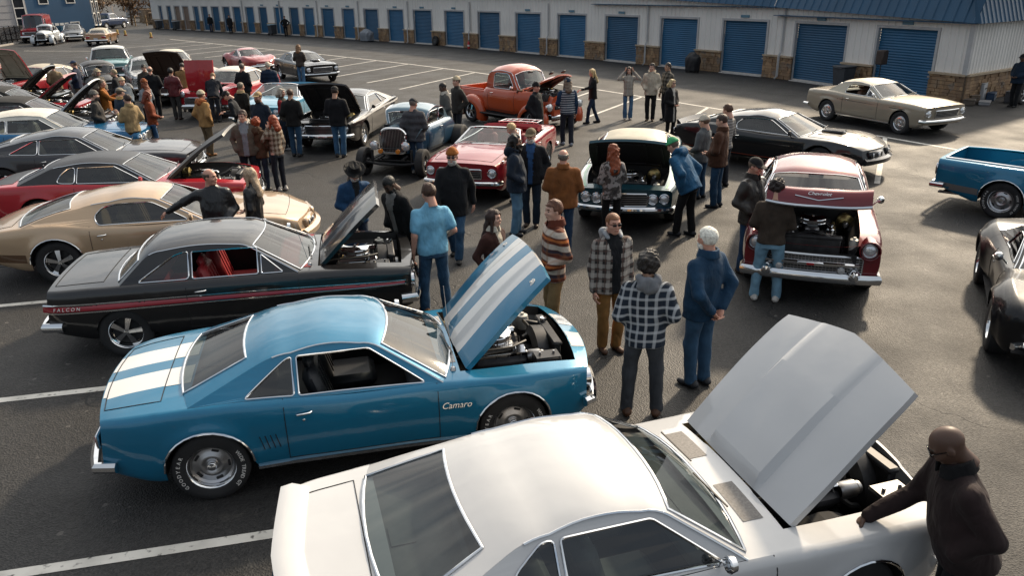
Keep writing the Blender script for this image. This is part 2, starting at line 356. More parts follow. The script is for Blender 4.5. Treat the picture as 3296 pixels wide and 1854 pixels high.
def stone_mat():
    m, nt, b = new_mat('field_stone'); oi = N(nt, 'ShaderNodeTexCoord')
    v = N(nt, 'ShaderNodeTexVoronoi', i_Scale=4.2); L(nt, oi.outputs['Object'], v.inputs['Vector'])
    cr = N(nt, 'ShaderNodeValToRGB'); e = cr.color_ramp.elements; e[0].position = 0.; e[0].color = (.13, .075, .040, 1); e[1].position = 1.; e[1].color = (.44, .33, .21, 1)
    for p, c in ((.25, (.30, .19, .105)), (.5, (.22, .145, .09)), (.7, (.40, .26, .14)), (.85, (.19, .15, .12))): q = e.new(p); q.color = (*c, 1)
    L(nt, v.outputs['Color'], cr.inputs[0]); L(nt, cr.outputs[0], b.inputs['Base Color']); b.inputs['Roughness'].default_value = .85; add_bump(nt, b, 22, .5, .015, 5)
    return m
STONE = stone_mat(); MORTAR = M('stone_mortar', (.13, .10, .075), .9)
bld = empty('storage_building', (FP[0][0], FP[0][1], 0)); tag(bld, 'long grey storage building with blue roll-up doors and stone piers', 'building')
BO = Vector(FP[0]).to_3d()
def W2(p): return p - BO
def ribbed(name, s0, s1, z0, z1, mat, out=0., parent=bld, pitch=.30, dep=.030, out_top=None, frame=None):
    v = []; f = []; prof = []
    s = s0
    k0 = math.ceil(s0 / pitch)
    ss = {s0: 0., s1: 0.}
    k = k0
    while k * pitch < s1:
        c = k * pitch
        for dx, o in ((-.055, 0.), (-.025, dep), (.025, dep), (.055, 0.)):
            if s0 < c + dx < s1: ss[c + dx] = o
        k += 1
    for q in sorted(ss):
        P, t, n = (frame or fac)(q)
        for z, oo in ((z0(q) if callable(z0) else z0, out), (z1(q) if callable(z1) else z1, out if out_top is None else out_top)):
            p = W2(P + n * (oo + ss[q])); v.append((p.x, p.y, z))
    for i in range(len(ss) - 1): f.append((2*i, 2*i+2, 2*i+3, 2*i+1))
    return mk(name, v, f, mat, parent, smooth=False)
def fbox(mb, s0, s1, z0, z1, o0, o1, m=0, frame=None):
    P, t, n = (frame or fac)((s0 + s1) / 2); h = (s1 - s0) / 2; v = []
    for z in (z0, z1):
        for (a, o) in ((-h, o0), (h, o0), (h, o1), (-h, o1)): p = W2(P + t * a + n * o); v.append((p.x, p.y, z))
    mb.add(v, [(3, 2, 1, 0), (4, 5, 6, 7), (0, 1, 5, 4), (1, 2, 6, 5), (2, 3, 7, 6), (3, 0, 4, 7)], m)
def stones(s0, s1, z1, frame=None, fine=True, single=False):
    lst = []; mb = MB(); fbox(mb, s0, s1, 0, z1 - .05, .0, .06, 0, frame); st = MB(); z = .01
    while z < z1 - .07:
        h = random.uniform(.09, .17) if fine else .2; h = min(h, z1 - .05 - z); s = s0
        while s < s1 - .02:
            l = min(random.uniform(.14, .42), s1 - s)
            if s1 - s - l < .1: l = s1 - s
            one = MB() if single else st; fbox(one, s + .008, s + l - .008, z + .006, z + h - .006, .05, .085 + random.uniform(0, .045), 1, frame); s += l
            if single: lst.append(one)
        z += h

    n = len(mb.v); mb.v += st.v; mb.f += [tuple(i + n for i in q) for q in st.f]; mb.m += st.m
    o = mb.build('stone_veneer', [MORTAR, STONE], bld, smooth=False)
    if not single: o['kind'] = 'stuff'
    for q in lst: mk('stone', q.v, q.f, STONE, o, False)
    cp = MB(); fbox(cp, s0 - .02, s1 + .02, z1 - .05, z1 + .02, .0, .17, 0, frame); cp.build('stone_cap', CAPST, bld, smooth=False)
DW = [(1.96, 4.56), (6.12, 8.96), (10.7, 13.24), (14.9, 17.42), (19.16, 21.8), (23.52, 26.0), (27.7, 30.18), (31.94, 34.42), (36.2, 38.62), (40.36, 42.56), (43.88, 45.92), (47.3, 49.28), (50.76, 52.58), (53.98, 55.94), (57.28, 59.1), (60.0, 61.65), (62.75, 64.2), (65.49, 66.89), (67.81, 69.27), (70.23, 71.65), (72.27, 73.59), (74.39, 75.83), (76.65, 77.91), (78.59, 79.69), (80.75, 81.99), (82.69, 83.89), (84.71, 85.65), (86.89, 87.57)]
DH, EAVE = 2.42, 3.05
def eave(s): return 2.74 + .34 * min(1, max(0, s / 10.16)) + .4 * min(1, max(0, (s - 10.16) / 10))
SEGEND = FS[-1]
edges = [.55] + [e for d in DW for e in d] + [SEGEND]
cuts = sorted(set(FS[1:-1]))
for i in range(0, len(edges), 2):                      # piers between the doors
    a, b = edges[i], edges[i+1]
    parts = [a] + [c for c in cuts if a < c < b] + [b]
    for p, q in zip(parts[:-1], parts[1:]):
        if q - p < .05: continue
        ribbed('wall_panel', p, q, .95, eave, WALLM)
        stones(p, q, 1.0, fine=(p < 40), single=(p < 10))
for k, (a, b) in enumerate(DW):
    ribbed('wall_panel', a, b, DH, eave, WALLM)
    fr = MB(); fbox(fr, a - .10, a, 0, DH + .1, -.10, .045); fbox(fr, b, b + .10, 0, DH + .1, -.10, .045); fbox(fr, a - .001, b + .001, DH, DH + .1, -.10, .044)
    # corrugated curtain
    v = []; f = []; n = 24 if k < 12 else 12; rows = []
    for j in range(n + 1):
        z = .06 + (DH - .06) * j / n
        if j < n: rows += [(z + .012, -.07), (z + (DH / n) * .45, -.045), (z + (DH / n) * .55, -.045)]
    rows = [(.05, -.07)] + rows + [(DH + .01, -.07)]
    for (z, o) in rows:
        for s in (a, b):
            P, t, nn = fac((a + b) / 2); p = W2(P + t * (s - (a + b) / 2) + nn * (o - .05)); v.append((p.x, p.y, z))
    for j in range(len(rows) - 1): f.append((2*j, 2*j+1, 2*j+3, 2*j+2))
    d = mk('roll_up_door', v, f, DOORT if k in (24, 25) else DOORB, bld, smooth=True, angle=60)
    fr.build('door_frame', TRIM, d, smooth=False)
    bb = MB(); fbox(bb, a + .02, b - .02, .0, .09, -.10, -.02); fbox(bb, a, b, -.01, .03, -.10, .14); bb.build('bottom_bar', M('door_sill', (.48, .46, .43), .6, vary=(.15, 5)), d, smooth=False)
    if k % 4 != 3 and k < 18:
        sg = MB(); fbox(sg, (a + b) / 2 - .24, (a + b) / 2 + .24, DH + .15, DH + .27, .035, .07); sg.build('unit_sign', M('unit_sign', (.10, .22, .30), .4), bld, smooth=False)
    if k < 6:
        lk = MB(); fbox(lk, a + .06, a + .16, .78, .84, -.1, .0); lk.build('door_latch', STEEL, d, smooth=False)
for s in (9.65, 18.35, 26.85, 35.35, 43.2, 50.05, 56.6, 63.2, 69.75):      # downspouts
    P, t, n = fac(s); mb = MB()
    pts = [P + n * .09 + Vector((0, 0, EAVE)), P + n * .09 + Vector((0, 0, 1.22)), P + n * .22 + Vector((0, 0, 1.0)), P + n * .22 + Vector((0, 0, .12)), P + n * .34 + Vector((0, 0, .04))]
    mb.tube([W2(p) for p in pts], .055, 4); mb.build('downspout', TRIM, bld, smooth=False)
# mansard band and gutter
for i in range(len(FP) - 1):
    a, b = FS[i] + (.35 if i == 0 else 0), FS[i+1]
    ribbed('roof_panel', a, b - .01, lambda s: eave(s) - .02, 4.3, ROOFB, out=.32, out_top=-.25, pitch=.42, dep=.035)
    mb = MB(); fbox(mb, a, b - .01, eave(a) - .05, eave(a) - .02, -.1, .30); mb.build('soffit', ROOFB, bld, smooth=False)
# end wall towards the right
EA = Vector((15.92, 27.72, 0)); ED = Vector((.82, .572, 0)).normalized(); EN = Vector((ED.y, -ED.x, 0))
def endf(s): return EA + ED * s, ED, EN
v_ = ribbed('wall_panel', .0, 14, .95, 2.74, WALLM, frame=endf, pitch=.22, dep=.035)
stones(.0, 4., 1.0, frame=endf, single=True); stones(4., 9., 1.0, frame=endf); stones(9., 14., 1.0, frame=endf)
ribbed('roof_panel', -.3, 14, 2.72, 4.3, ROOFB, out=.32, out_top=-.25, frame=endf, pitch=.30, dep=.035)
P_, t_, n_ = fac(.36); q_ = [W2(P_ + n_ * .32), W2(EA - ED * .29 + EN * .32), W2(EA - ED * .29 - EN * .25), W2(P_ - n_ * .25)]
mk('roof_hip', [(q_[0].x, q_[0].y, 2.74), (q_[1].x, q_[1].y, 2.72), (q_[2].x, q_[2].y, 4.3), (q_[3].x, q_[3].y, 4.3)], [(0, 1, 2), (0, 2, 3)], ROOFB, bld, smooth=False)
cb = MB(); c0 = W2(EA); cb.box((c0.x, c0.y, 1.87), (.16, .16, 1.76), 0, math.atan2(ED.y, ED.x)); cb.build('corner_trim', TRIM, bld, smooth=False)
wl = MB(); P, t, n = endf(5.6); p = W2(P + n * .36); wl.box((p.x, p.y, 3.1), (.22, .16, .34), 0, math.atan2(ED.y, ED.x), bev=.03); wl.build('wall_lamp', BLACK, bld)
mb = MB(); fbox(mb, 7.6, 8.6, 0, 2.1, .0, .05, 0, endf); d = mb.build('service_door', M('pale_service_door', (.42, .36, .29), .6), bld, smooth=False)
# flat roof deck behind the band, so that the building is closed
rv = []; 
for p in FP: rv.append((p[0] - BO.x, p[1] - BO.y, 4.25))
rv += [(-20 - BO.x, 125 - BO.y, 4.25), (EA.x + ED.x * 14 - BO.x + 6, EA.y + ED.y * 14 - BO.y + 22, 4.25), (EA.x + ED.x * 14 - BO.x, EA.y + ED.y * 14 - BO.y, 4.25)]
mk('roof_deck', rv, [tuple(range(len(rv)))[::-1]], ROOFB, bld, smooth=False)
# ================================================================= cars
SIDE0 = [(0, .925), (.06, .955), (.2, .975), (.45, .992), (.62, 1.0), (.80, .992), (.92, .976), (.975, .955), (1, .925)]
SPEC0 = dict(wb=2.743, xf=2.30, xr=-2.42, wr=.335, ar=.375, tw=.22, track=.79,
    W=[(-2.42, .80), (-2.0, .90), (-1.37, .945), (-.6, .905), (.3, .905), (1.37, .945), (2.0, .90), (2.30, .83)],
    belt=[(-2.42, .86), (-2.0, .91), (-1.3, .945), (-.7, .905), (0, .865), (.7, .87), (1.4, .867), (2.0, .84), (2.30, .80)],
    sill=[(-2.42, .44), (-2.1, .33), (-1.8, .25), (1.8, .24), (2.1, .30), (2.30, .38)],
    crown=[(-2.42, .02), (-1.6, .045), (.7, .07), (1.5, .075), (2.30, .03)], cp=2.4, side=SIDE0, flare=.018,
    bowF=.16, bowR=.10, slF=.0, slR=.12,
    gh=(.70, .04, -.92, -1.58), rail=1.225, roofc=.07, yr=.585, gw=.93, gb=.74, bw=.17, br=.12, arch=.035,
    win=[[(-.66, 0), (-.66, .80), (-.50, 1), (.02, 1), (.52, 0)], [(-1.04, 0), (-.70, .86), (-.70, 0)]], winr=[.05, .04], 
    door=(-.70, .66), hood=(.90, 2.10), trunk=(-2.34, -1.72), hv=.84, tv=.80, bulge=None,
    bump=[.48, .46], bh=.10, grille=(.46, .68, .66), bars=6, lights=[(.66, .61, .085)], tails=[(.50, .64, .42, .12)])
def spec(**kw):
    s = dict(SPEC0); s.update(kw); return s
def lin(a, b, n): return [a + (b - a) * i / (n - 1) for i in range(n)]
WHEELS = {}
def wheel_mesh(kind, r, tw):
    key = (kind, round(r, 3), round(tw, 3))
    if key in WHEELS: return WHEELS[key]
    h = tw / 2; rim = r * (.62 if kind not in ('wide', 'bare') else .56)
    t = MB()
    t.lathe([(rim * .98, h * .70), (rim * 1.02, h * .92), (rim + (r - rim) * .45, h * 1.05), (rim + (r - rim) * .8, h * .98), (r * .985, h * .82), (r, h * .55), (r, -h * .55), (r * .985, -h * .82), (rim + (r - rim) * .5, -h * 1.04), (rim, -h * .9), (rim * .9, -h * .8)], 32, 0)
    if kind == 'whitewall':
        t.lathe([(rim * 1.06, h * .97), (rim + (r - rim) * .30, h * 1.035), (rim + (r - rim) * .52, h * 1.065)], 32, 1)
    me_t = t.build('tyre', [RUBBER, WHITE]); tm = me_t.data; bpy.data.objects.remove(me_t)
    if kind.startswith('letter'):                                     # raised white letters round the sidewall
        rr = rim + (r - rim) * .50; pieces = MB()
        for txt, a0, stp in (('GOODYEAR', 215, -9.5), ('WIDE TREAD GT', 28, -6.0)):
            for i, ch in enumerate(txt):
                if ch == ' ': continue
                me = text_mesh(ch, (r - rim) * .36, 0, .002); a = R(a0 + stp * i)
                for p in (1,):
                    vs = [(v.co.x, v.co.y, v.co.z) for v in me.vertices]
                    out = []
                    for (x, y, z) in vs:
                        # letter upright points outwards; wheel plane is XZ, seen from +Y with X to the left
                        rad = rr + y; tang = x
                        ca, sa = math.cos(a), math.sin(a)
                        out.append((-(ca * rad + sa * tang), h * 1.055 + z, sa * rad - ca * tang))
                    pieces.add(out, [tuple(f.vertices) for f in me.polygons], 1)
                bpy.data.meshes.remove(me)
        t2 = MB(); t2.v = list(t.v); t2.f = list(t.f); t2.m = list(t.m); t2.add(pieces.v, pieces.f, 1)
        me_t = t2.build('tyre', [RUBBER, WHITE]); tm = me_t.data; bpy.data.objects.remove(me_t)
    w = MB(); mats = [CHROME, STEEL, M('rim_paint', (.10, .10, .105), .45, .6), BLACK]
    w.lathe([(rim * .93, -h * .7), (rim * .90, h * .3), (rim * .92, h * .62), (rim * .98, h * .84), (rim * 1.01, h * .90), (rim * 1.02, h * .80)], 32, 0)
    if kind in ('rally', 'letter'):
        w.lathe([(0, h * .80), (rim * .17, h * .78), (rim * .21, h * .70), (rim * .24, h * .42)], 24, 0)
        w.lathe([(rim * .24, h * .42), (rim * .40, h * .60), (rim * .50, h * .58), (rim * .62, h * .40), (rim * .80, h * .36), (rim * .90, h * .50)], 32, 1)
        for i in range(5):
            a = 2 * math.pi * (i + .5) / 5; c = Vector((math.cos(a) * rim * .70, h * .40, math.sin(a) * rim * .70))
            w.box(c, (rim * .11, .012, rim * .30), 3, rot=Matrix.Rotation(-a, 3, 'Y'), bev=.004)
    elif kind in ('mag5', 'mag5c', 'wide'):
        w.lathe([(rim * .88, h * .0), (rim * .3, h * .02), (0, h * .02)], 24, 3)
        sm = 0 if kind == 'mag5c' else (1 if kind == 'wide' else 0)
        for i in range(5):
            a = 2 * math.pi * i / 5 + .3; rt = Matrix.Rotation(-a, 3, 'Y')
            v = [(rim * .12, h * .62, -rim * .10), (rim * .12, h * .62, rim * .10), (rim * .93, h * .42, rim * .17), (rim * .93, h * .42, -rim * .17), (rim * .12, h * .3, -rim * .12), (rim * .12, h * .3, rim * .12), (rim * .93, h * .18, rim * .2), (rim * .93, h * .18, -rim * .2)]
            w.add([tuple(rt @ Vector(p)) for p in v], [(0, 1, 2, 3), (0, 3, 7, 4), (1, 5, 6, 2)], sm)
        w.lathe([(0, h * .72), (rim * .13, h * .70), (rim * .17, h * .55), (rim * .2, h * .3)], 16, 0)
    elif kind == 'bare':
        w.lathe([(rim * .9, h * .3), (rim * .7, h * .25), (rim * .45, h * .45), (rim * .2, h * .5), (0, h * .5)], 24, 2)
        w.lathe([(rim * .25, h * .5), (rim * .22, h * .68), (0, h * .72)], 16, 0)
    else:                                                              # full hubcap
        w.lathe([(rim * .95, h * .72), (rim * .80, h * .86), (rim * .60, h * .82), (rim * .45, h * .90), (rim * .30, h * .80), (rim * .22, h * .98), (0, h * 1.02)], 32, 0, mats=[1, 0, 1, 0, 1, 0])
    o = w.build('wheel', mats); wm = o.data; bpy.data.objects.remove(o)
    WHEELS[key] = (wm, tm); return WHEELS[key]
def stripe_paint(key, base, stripe, ranges, flake=0.):
    k = 'paint_' + key
    if k in MATS: return MATS[k]
    m = paint(key, base, flake).copy(); m.name = k + '_striped'; nt = m.node_tree; b = nt.nodes['Principled BSDF']; src = b.inputs['Base Color'].links[0].from_socket
    tc = N(nt, 'ShaderNodeTexCoord'); sx = N(nt, 'ShaderNodeSeparateXYZ'); L(nt, tc.outputs['Object'], sx.inputs[0]); ab = N(nt, 'ShaderNodeMath', operation='ABSOLUTE'); L(nt, sx.outputs[1], ab.inputs[0])
    tot = None
    for (a, c) in ranges:
        g = N(nt, 'ShaderNodeMath', operation='GREATER_THAN', i_1=a); l = N(nt, 'ShaderNodeMath', operation='LESS_THAN', i_1=c); mu = N(nt, 'ShaderNodeMath', operation='MULTIPLY')
        L(nt, ab.outputs[0], g.inputs[0]); L(nt, ab.outputs[0], l.inputs[0]); L(nt, g.outputs[0], mu.inputs[0]); L(nt, l.outputs[0], mu.inputs[1])
        if tot is None: tot = mu.outputs[0]
        else:
            ad = N(nt, 'ShaderNodeMath', operation='ADD'); L(nt, tot, ad.inputs[0]); L(nt, mu.outputs[0], ad.inputs[1]); tot = ad.outputs[0]
    mx = N(nt, 'ShaderNodeMix', data_type='RGBA'); L(nt, tot, mx.inputs[0]); L(nt, src, mx.inputs[6]); mx.inputs[7].default_value = (*col(stripe), 1); L(nt, mx.outputs[2], b.inputs['Base Color'])
    if flake:
        sm = N(nt, 'ShaderNodeMath', operation='MULTIPLY_ADD', i_1=-flake, i_2=flake); L(nt, tot, sm.inputs[0]); L(nt, sm.outputs[0], b.inputs['Metallic'])
    MATS[k] = m; return m

class Car:
    def __init__(s, sp, pos, hd, mat, label, name='classic_car', roof=None, trim=CHROME, wheel='rally', interior=(.02, .02, .022), hood_open=None, hood_mat=None, trunk_mat=None, hood_under=None,
                 glass_key='clear', open_win=(), group=None, front_hinge=False, soft_top=False, convertible=False, engine=True, detail=True, engine_col=(.05, .05, .055), body_mat_top=None, cat='car'):
        s.sp = sp; s.mat = mat; s.trim = trim; s.detail = detail
        s.root = empty(name, (pos[0], pos[1], 0), R(hd)); tag(s.root, label, cat, group)
        s.roofm = roof or mat; s.gk = glass_key; s.interior = M('upholstery_%.3f_%.3f_%.3f' % tuple(interior), interior, .5, vary=(.2, 6))
        s.fW, s.fB, s.fS, s.fC, s.fs = pch(sp['W']), pch(sp['belt']), pch(sp['sill']), pch(sp['crown']), pch(sp['side'])
        s.conv = convertible; s.fh = front_hinge
        s.body(hood_open, hood_mat or mat, trunk_mat or mat, hood_under)
        if sp.get('gh'):
            s.greenhouse(open_win, soft_top)
            s.seats()
        s.wheels(wheel); s.ends()
        if hood_open is not None and engine: s.engine(engine_col)
    # surface
    def ylow(s, x):
        sp = s.sp; z = s.fS(x); zr = z
        for xc in (-sp['wb']/2, sp['wb']/2):
            d = abs(x - xc)
            if d < sp['ar']: zr = max(zr, sp['wr'] + .02 + math.sqrt(max(0, sp['ar']**2 - d*d)))
        return z, zr
    def warp(s, x, y, z):
        sp = s.sp; w = max(.2, s.fW(x)); q = min(1., abs(y / w) ** sp.get('bowp', 2.))
        t = max(0, (x - (sp['xf'] - .8)) / .8); x2 = x - sp['bowF'] * t*t * q + sp['slF'] * t*t * (z - .6)
        t = max(0, ((sp['xr'] + .7) - x) / .7); x2 += sp['bowR'] * t*t * q + sp['slR'] * t*t * (z - .6)
        return (x2, y, z)
    def sy(s, x, z):
        sp = s.sp; zs, zb = s.fS(x), s.fB(x); q = min(1, max(0, (z - zs) / max(.05, zb - zs))); y = s.fW(x) * s.fs(q)
        for xc in (-sp['wb']/2, sp['wb']/2):
            d = math.hypot(x - xc, z - sp['wr'] - .02) - sp['ar']
            if -.02 < d < .3 and z > sp['wr']: y += sp['flare'] * math.exp(-(d / .07) ** 2)
        return y
    def sidep(s, x, z, sg, off=0.): 
        p = s.warp(x, sg * (s.sy(x, z) + off), z); return p
    def topz(s, x, v):
        sp = s.sp; z = s.fB(x) + s.fC(x) * (1 - abs(v) ** sp['cp'])
        if sp['bulge']: z += sp['bulge'](x, v)
        return z
    def topp(s, x, v, off=0.):
        y = v * s.fW(x) * s.fs(1.); return s.warp(x, y, s.topz(x, v) + off)
    def body(s, hood_open, hm, tm, hood_under):
        sp = s.sp; wb2 = sp['wb'] / 2; st = set(np.round(np.arange(sp['xr'], sp['xf'], .085 if s.detail else .13), 3)) | {sp['xr'], sp['xf']}
        must = set()
        for xc in (-wb2, wb2):
            for a in range(0, 181, 12 if s.detail else 18): must.add(round(xc + sp['ar'] * math.cos(R(a)), 4))
        if sp.get('gh'): must |= {sp['gh'][0], sp['gh'][3]}
        must |= set(sp['hood'] or ()) | set(sp['trunk'] or ()) | set(sp['door'] or ())
        if sp.get('bed'): must |= set(sp['bed'][:2])
        must = {m for m in must if sp['xr'] < m < sp['xf']}
        st = {x for x in st if all(abs(x - m) > .025 for m in must)} | must | {sp['xr'], sp['xf']}
        xs = sorted(st); Sk = [0, .05, .12, .22, .34, .46, .58, .68, .78, .86, .92, .965, 1.0]; K = len(Sk) - 1
        V = sorted({1, .975, .93, sp['hv'], sp['tv'], .70, .55, .40, .28, .14, 0} | set(sp.get('vx', ())), reverse=True); V = V + [-v for v in V[::-1][1:]]; J = len(V)
        n = 2 * (K + 1) + J - 2; verts = []
        for x in xs:
            zs, zr = s.ylow(x); zb = s.fB(x); row = [s.sidep(x, zr + (zb - zr) * q, 1) for q in Sk]
            row += [s.topp(x, v) for v in V[1:-1]]; row += [s.sidep(x, zr + (zb - zr) * q, -1) for q in Sk[::-1]]; verts += row
        groups = {}
        def put(g, f): groups.setdefault(g, []).append(f)
        d, h, t, gh, bed = sp['door'], sp['hood'], sp['trunk'], sp.get('gh'), sp.get('bed')
        for i in range(len(xs) - 1):
            xm = (xs[i] + xs[i+1]) / 2
            for j in range(n - 1):
                f = (i * n + j, (i+1) * n + j, (i+1) * n + j + 1, i * n + j + 1)
                if j < K or j >= n - 1 - K:
                    k = j if j < K else n - 2 - j
                    g = 'body'
                    if d and d[0] < xm < d[1] and k >= 2: g = 'doorL' if j < K else 'doorR'
                else:
                    vm = (V[j - K] + V[j - K + 1]) / 2; g = 'body'
                    if h and h[0] < xm < h[1] and abs(vm) < sp['hv']: g = 'hood'
                    elif t and t[0] < xm < t[1] and abs(vm) < sp['tv']: g = 'trunk'
                    elif gh and gh[3] < xm < gh[0]: g = None
                    elif bed and bed[0] < xm < bed[1] and abs(vm) < bed[2]: g = None
                if g: put(g, f)
        # front and rear caps
        for end in (0, 1):
            i = len(xs) - 1 if end else 0; x = xs[i]; zs, zr = s.ylow(x); zb = s.fB(x); base = len(verts)
            for q in Sk:
                z = zr + (zb - zr) * q; y = s.sy(x, z)
                for v in V:
                    zz = z + (s.topz(x, v) - zb) * q ** 4; verts.append(s.warp(x, v * y, zz))
            for k in range(K):
                for j in range(J - 1):
                    if end and sp.get('nosecut') and zr + (zb - zr) * Sk[k] > sp['nosecut'] - .02 and abs(V[j] + V[j+1]) / 2 < sp['hv']: continue
                    a = base + k * J + j; f = (a, a + J, a + J + 1, a + 1); put('body', f if end else f[::-1])
        def emit(name, g, mat, parent):
            fs = groups.get(g)
            if not fs: return None
            used = sorted({i for f in fs for i in f}); mp = {u: i for i, u in enumerate(used)}
            return mk(name, [verts[u] for u in used], [tuple(mp[i] for i in f) for f in fs], mat, parent, True, 32)
        s.bodyo = emit('body', 'body', s.mat, s.root)
        s.doors = {1: emit('door', 'doorL', s.mat, s.root), -1: emit('door', 'doorR', s.mat, s.root)}
        if t: s.trunko = emit('trunk_lid', 'trunk', tm, s.root); s.outline_top(t, sp['tv'], s.trunko)
        # wheel wells and floor pan
        u = MB()
        for xc in (-wb2, wb2):
            for sg in (1, -1):
                pts = [(xc + sp['ar'] * math.cos(R(a)), sp['wr'] + .02 + sp['ar'] * math.sin(R(a))) for a in range(-8, 189, 14)]
                v = []; 
                for (x, z) in pts: v += [(x, sg * (s.sy(x, max(z, .3)) - .012), z), (x, sg * .42, z)]
                u.add(v, [(2*i, 2*i+1, 2*i+3, 2*i+2) for i in range(len(pts) - 1)])
                c = len(u.v); u.add([(xc, sg * .42, sp['wr'])] + [(x, sg * .42, z) for x, z in pts], [(0, i + 1, i + 2) for i in range(len(pts) - 1)])
        x0, x1 = sp['xr'] + .18, sp['xf'] - .2
        u.add([(x0, -.72, .34), (x1, -.72, .34), (x1, .72, .34), (x0, .72, .34)], [(0, 1, 2, 3)])
        u.add([(-wb2 + sp['ar'], -.84, .255), (wb2 - sp['ar'], -.84, .255), (wb2 - sp['ar'], .84, .255), (-wb2 + sp['ar'], .84, .255)], [(0, 1, 2, 3)])
        u.build('underbody', UNDER, s.root, smooth=False)
        # door gaps, handles
        if d:
            for sg in (1, -1):
                g = MB()
                for x in d:
                    zl = s.ylow(x)[1]; zb = s.fB(x); g.tube([s.sidep(x, zl + (zb - zl) * q, sg, .001) for q in lin(.12, 1, 9)], .0045, 4)
                zl = [(x, s.ylow(x)[1]) for x in lin(d[0], d[1], 8)]; g.tube([s.sidep(x, z + (s.fB(x) - z) * .12, sg, .001) for x, z in zl], .0045, 4)
                dr = s.doors[sg]; g.build('door_gap', GAP, dr)
                hx = d[0] + .16; hz = s.fB(hx) - .13; hd_ = MB(); P = [s.sidep(hx - .06, hz, sg, .004), s.sidep(hx - .05, hz + .004, sg, .028), s.sidep(hx + .06, hz + .012, sg, .03), s.sidep(hx + .075, hz + .012, sg, .004)]
                hd_.tube(P, .010, 6); q = s.sidep(hx, hz - .06, sg, .004); hd_.box(q, (.022, .012, .022), 0, bev=.004); hd_.build('door_handle', s.trim, dr)
        # hood
        if h:
            if hood_open is None:
                s.hoodo = emit('hood', 'hood', hm, s.root); s.outline_top(h, sp['hv'], s.hoodo)
            else:
                hx, hz = (h[1] if s.fh else h[0]), s.topz(h[1] if s.fh else h[0], 0) + .012; v = []; f = []; mi = []; X = [x for x in xs if h[0] - 1e-4 <= x <= h[1] + 1e-4]; VV = [q for q in V if abs(q) <= sp['hv'] + 1e-4]; nv = len(VV)
                for lay, off in ((0, .0), (1, -.028)):
                    for x in X:
                        for q in VV:
                            p = s.topp(x, q, off); ed = (abs(abs(q) - sp['hv']) < 1e-3 or x in (X[0], X[-1]))
                            zz = p[2] if lay == 0 or ed else p[2] - .006
                            if lay == 1 and ed: zz = p[2] - .022
                            v.append((p[0] - hx, p[1], zz - hz))
                nx = len(X)
                for lay in (0, 1):
                    for i in range(nx - 1):
                        for j in range(nv - 1):
                            a = lay * nx * nv + i * nv + j; q = (a, a + nv, a + nv + 1, a + 1); f.append(q if lay == 0 else q[::-1]); mi.append(lay)
                o = nx * nv
                for i in range(nx - 1):
                    for j in (0, nv - 1): a = i * nv + j; f.append((a, a + o, a + nv + o, a + nv) if j == 0 else (a, a + nv, a + nv + o, a + o)); mi.append(0)
                for j in range(nv - 1):
                    for i in (0, nx - 1): a = i * nv + j; f.append((a, a + 1, a + 1 + o, a + o) if i == 0 else (a, a + o, a + 1 + o, a + 1)); mi.append(0)
                um = hood_under or M('hood_underside', (.016, .016, .017), .7, vary=(.3, 5))
                s.hoodo = mk('hood', v, f, [hm, um], s.root, True, 32, mi); s.hoodo.location = (hx, 0, hz); s.hoodo.rotation_euler = (0, R(hood_open) * (1 if s.fh else -1), 0); s.hood_h = (hx, hz)
                # stiffening ribs under the lid
                rb = MB(); ln = h[1] - h[0]; ox = -ln if s.fh else 0.; y1 = s.fW((h[0] + h[1]) / 2) * .885 * sp['hv']
                for a, b in (((.06, -.9), (ln - .30, -.80)), ((.06, .9), (ln - .30, .80)), ((.1, -.85), (.1, .85)), ((ln - .24, -.6), (ln - .24, .6)), ((.12, -.45), (ln - .14, -.40)), ((.12, .45), (ln - .14, .40))):
                    rb.tube([(ox + a[0] + (b[0]-a[0]) * t, (a[1] + (b[1]-a[1]) * t) * y1, s.topz(h[0] + a[0] + (b[0]-a[0]) * t, (a[1] + (b[1]-a[1]) * t) * sp['hv']) - hz - .052) for t in lin(0, 1, 6)], .026, 4, flat=.6)
                rb.build('hood_rib', um, s.hoodo)
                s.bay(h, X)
    def outline_top(s, rng_, v, par):
        g = MB(); a, b = rng_; P = [s.topp(x, v, .001) for x in lin(a, b, 8)] + [s.topp(b, q, .001) for q in lin(v, -v, 8)[1:-1]] + [s.topp(x, -v, .001) for x in lin(b, a, 8)] + [s.topp(a, q, .001) for q in lin(-v, v, 8)[1:-1]]
        g.tube(P, .0048, 4, closed=True); g.build('panel_gap', GAP, par)
    def bay(s, h, X):
        sp = s.sp; b = MB(); zf = .42
        for sg in (1, -1):
            v = []
            for x in X: p = s.topp(x, sg * sp['hv'], -.004); v += [p, (p[0], p[1] * .98, p[2] - .10), (p[0], p[1] * .80, p[2] - .22), (p[0], p[1] * .70, zf)]
            for i in range(len(X) - 1):
                for k in range(3): q = (4*i + k, 4*i + k + 1, 4*i + 5 + k, 4*i + 4 + k); b.add([], [])
            n0 = len(b.v); b.v += [tuple(p) for p in v]
            for i in range(len(X) - 1):
                for k in range(3): q = (4*i + k, 4*i + k + 1, 4*i + 5 + k, 4*i + 4 + k); b.f.append(tuple(n0 + t for t in q)); b.m.append(0)
        y0 = s.fW(h[0]) * .885 * sp['hv']; z0 = s.topz(h[0], 0); y1 = s.fW(h[1]) * .885 * sp['hv']; z1 = min(s.topz(h[1], 0), (sp.get('nosecut') or 9) + .06)
        b.add([(h[0] - .02, -y0, zf), (h[0] - .02, y0, zf), (h[0] + .0, y0, z0 - .05), (h[0] + .0, -y0, z0 - .05)], [(0, 1, 2, 3)])
        b.add([(h[1] - .02, -y1, zf), (h[1] - .02, y1, zf), (h[1] - .0, y1, z1 - .06), (h[1] - .0, -y1, z1 - .06)], [(3, 2, 1, 0)])
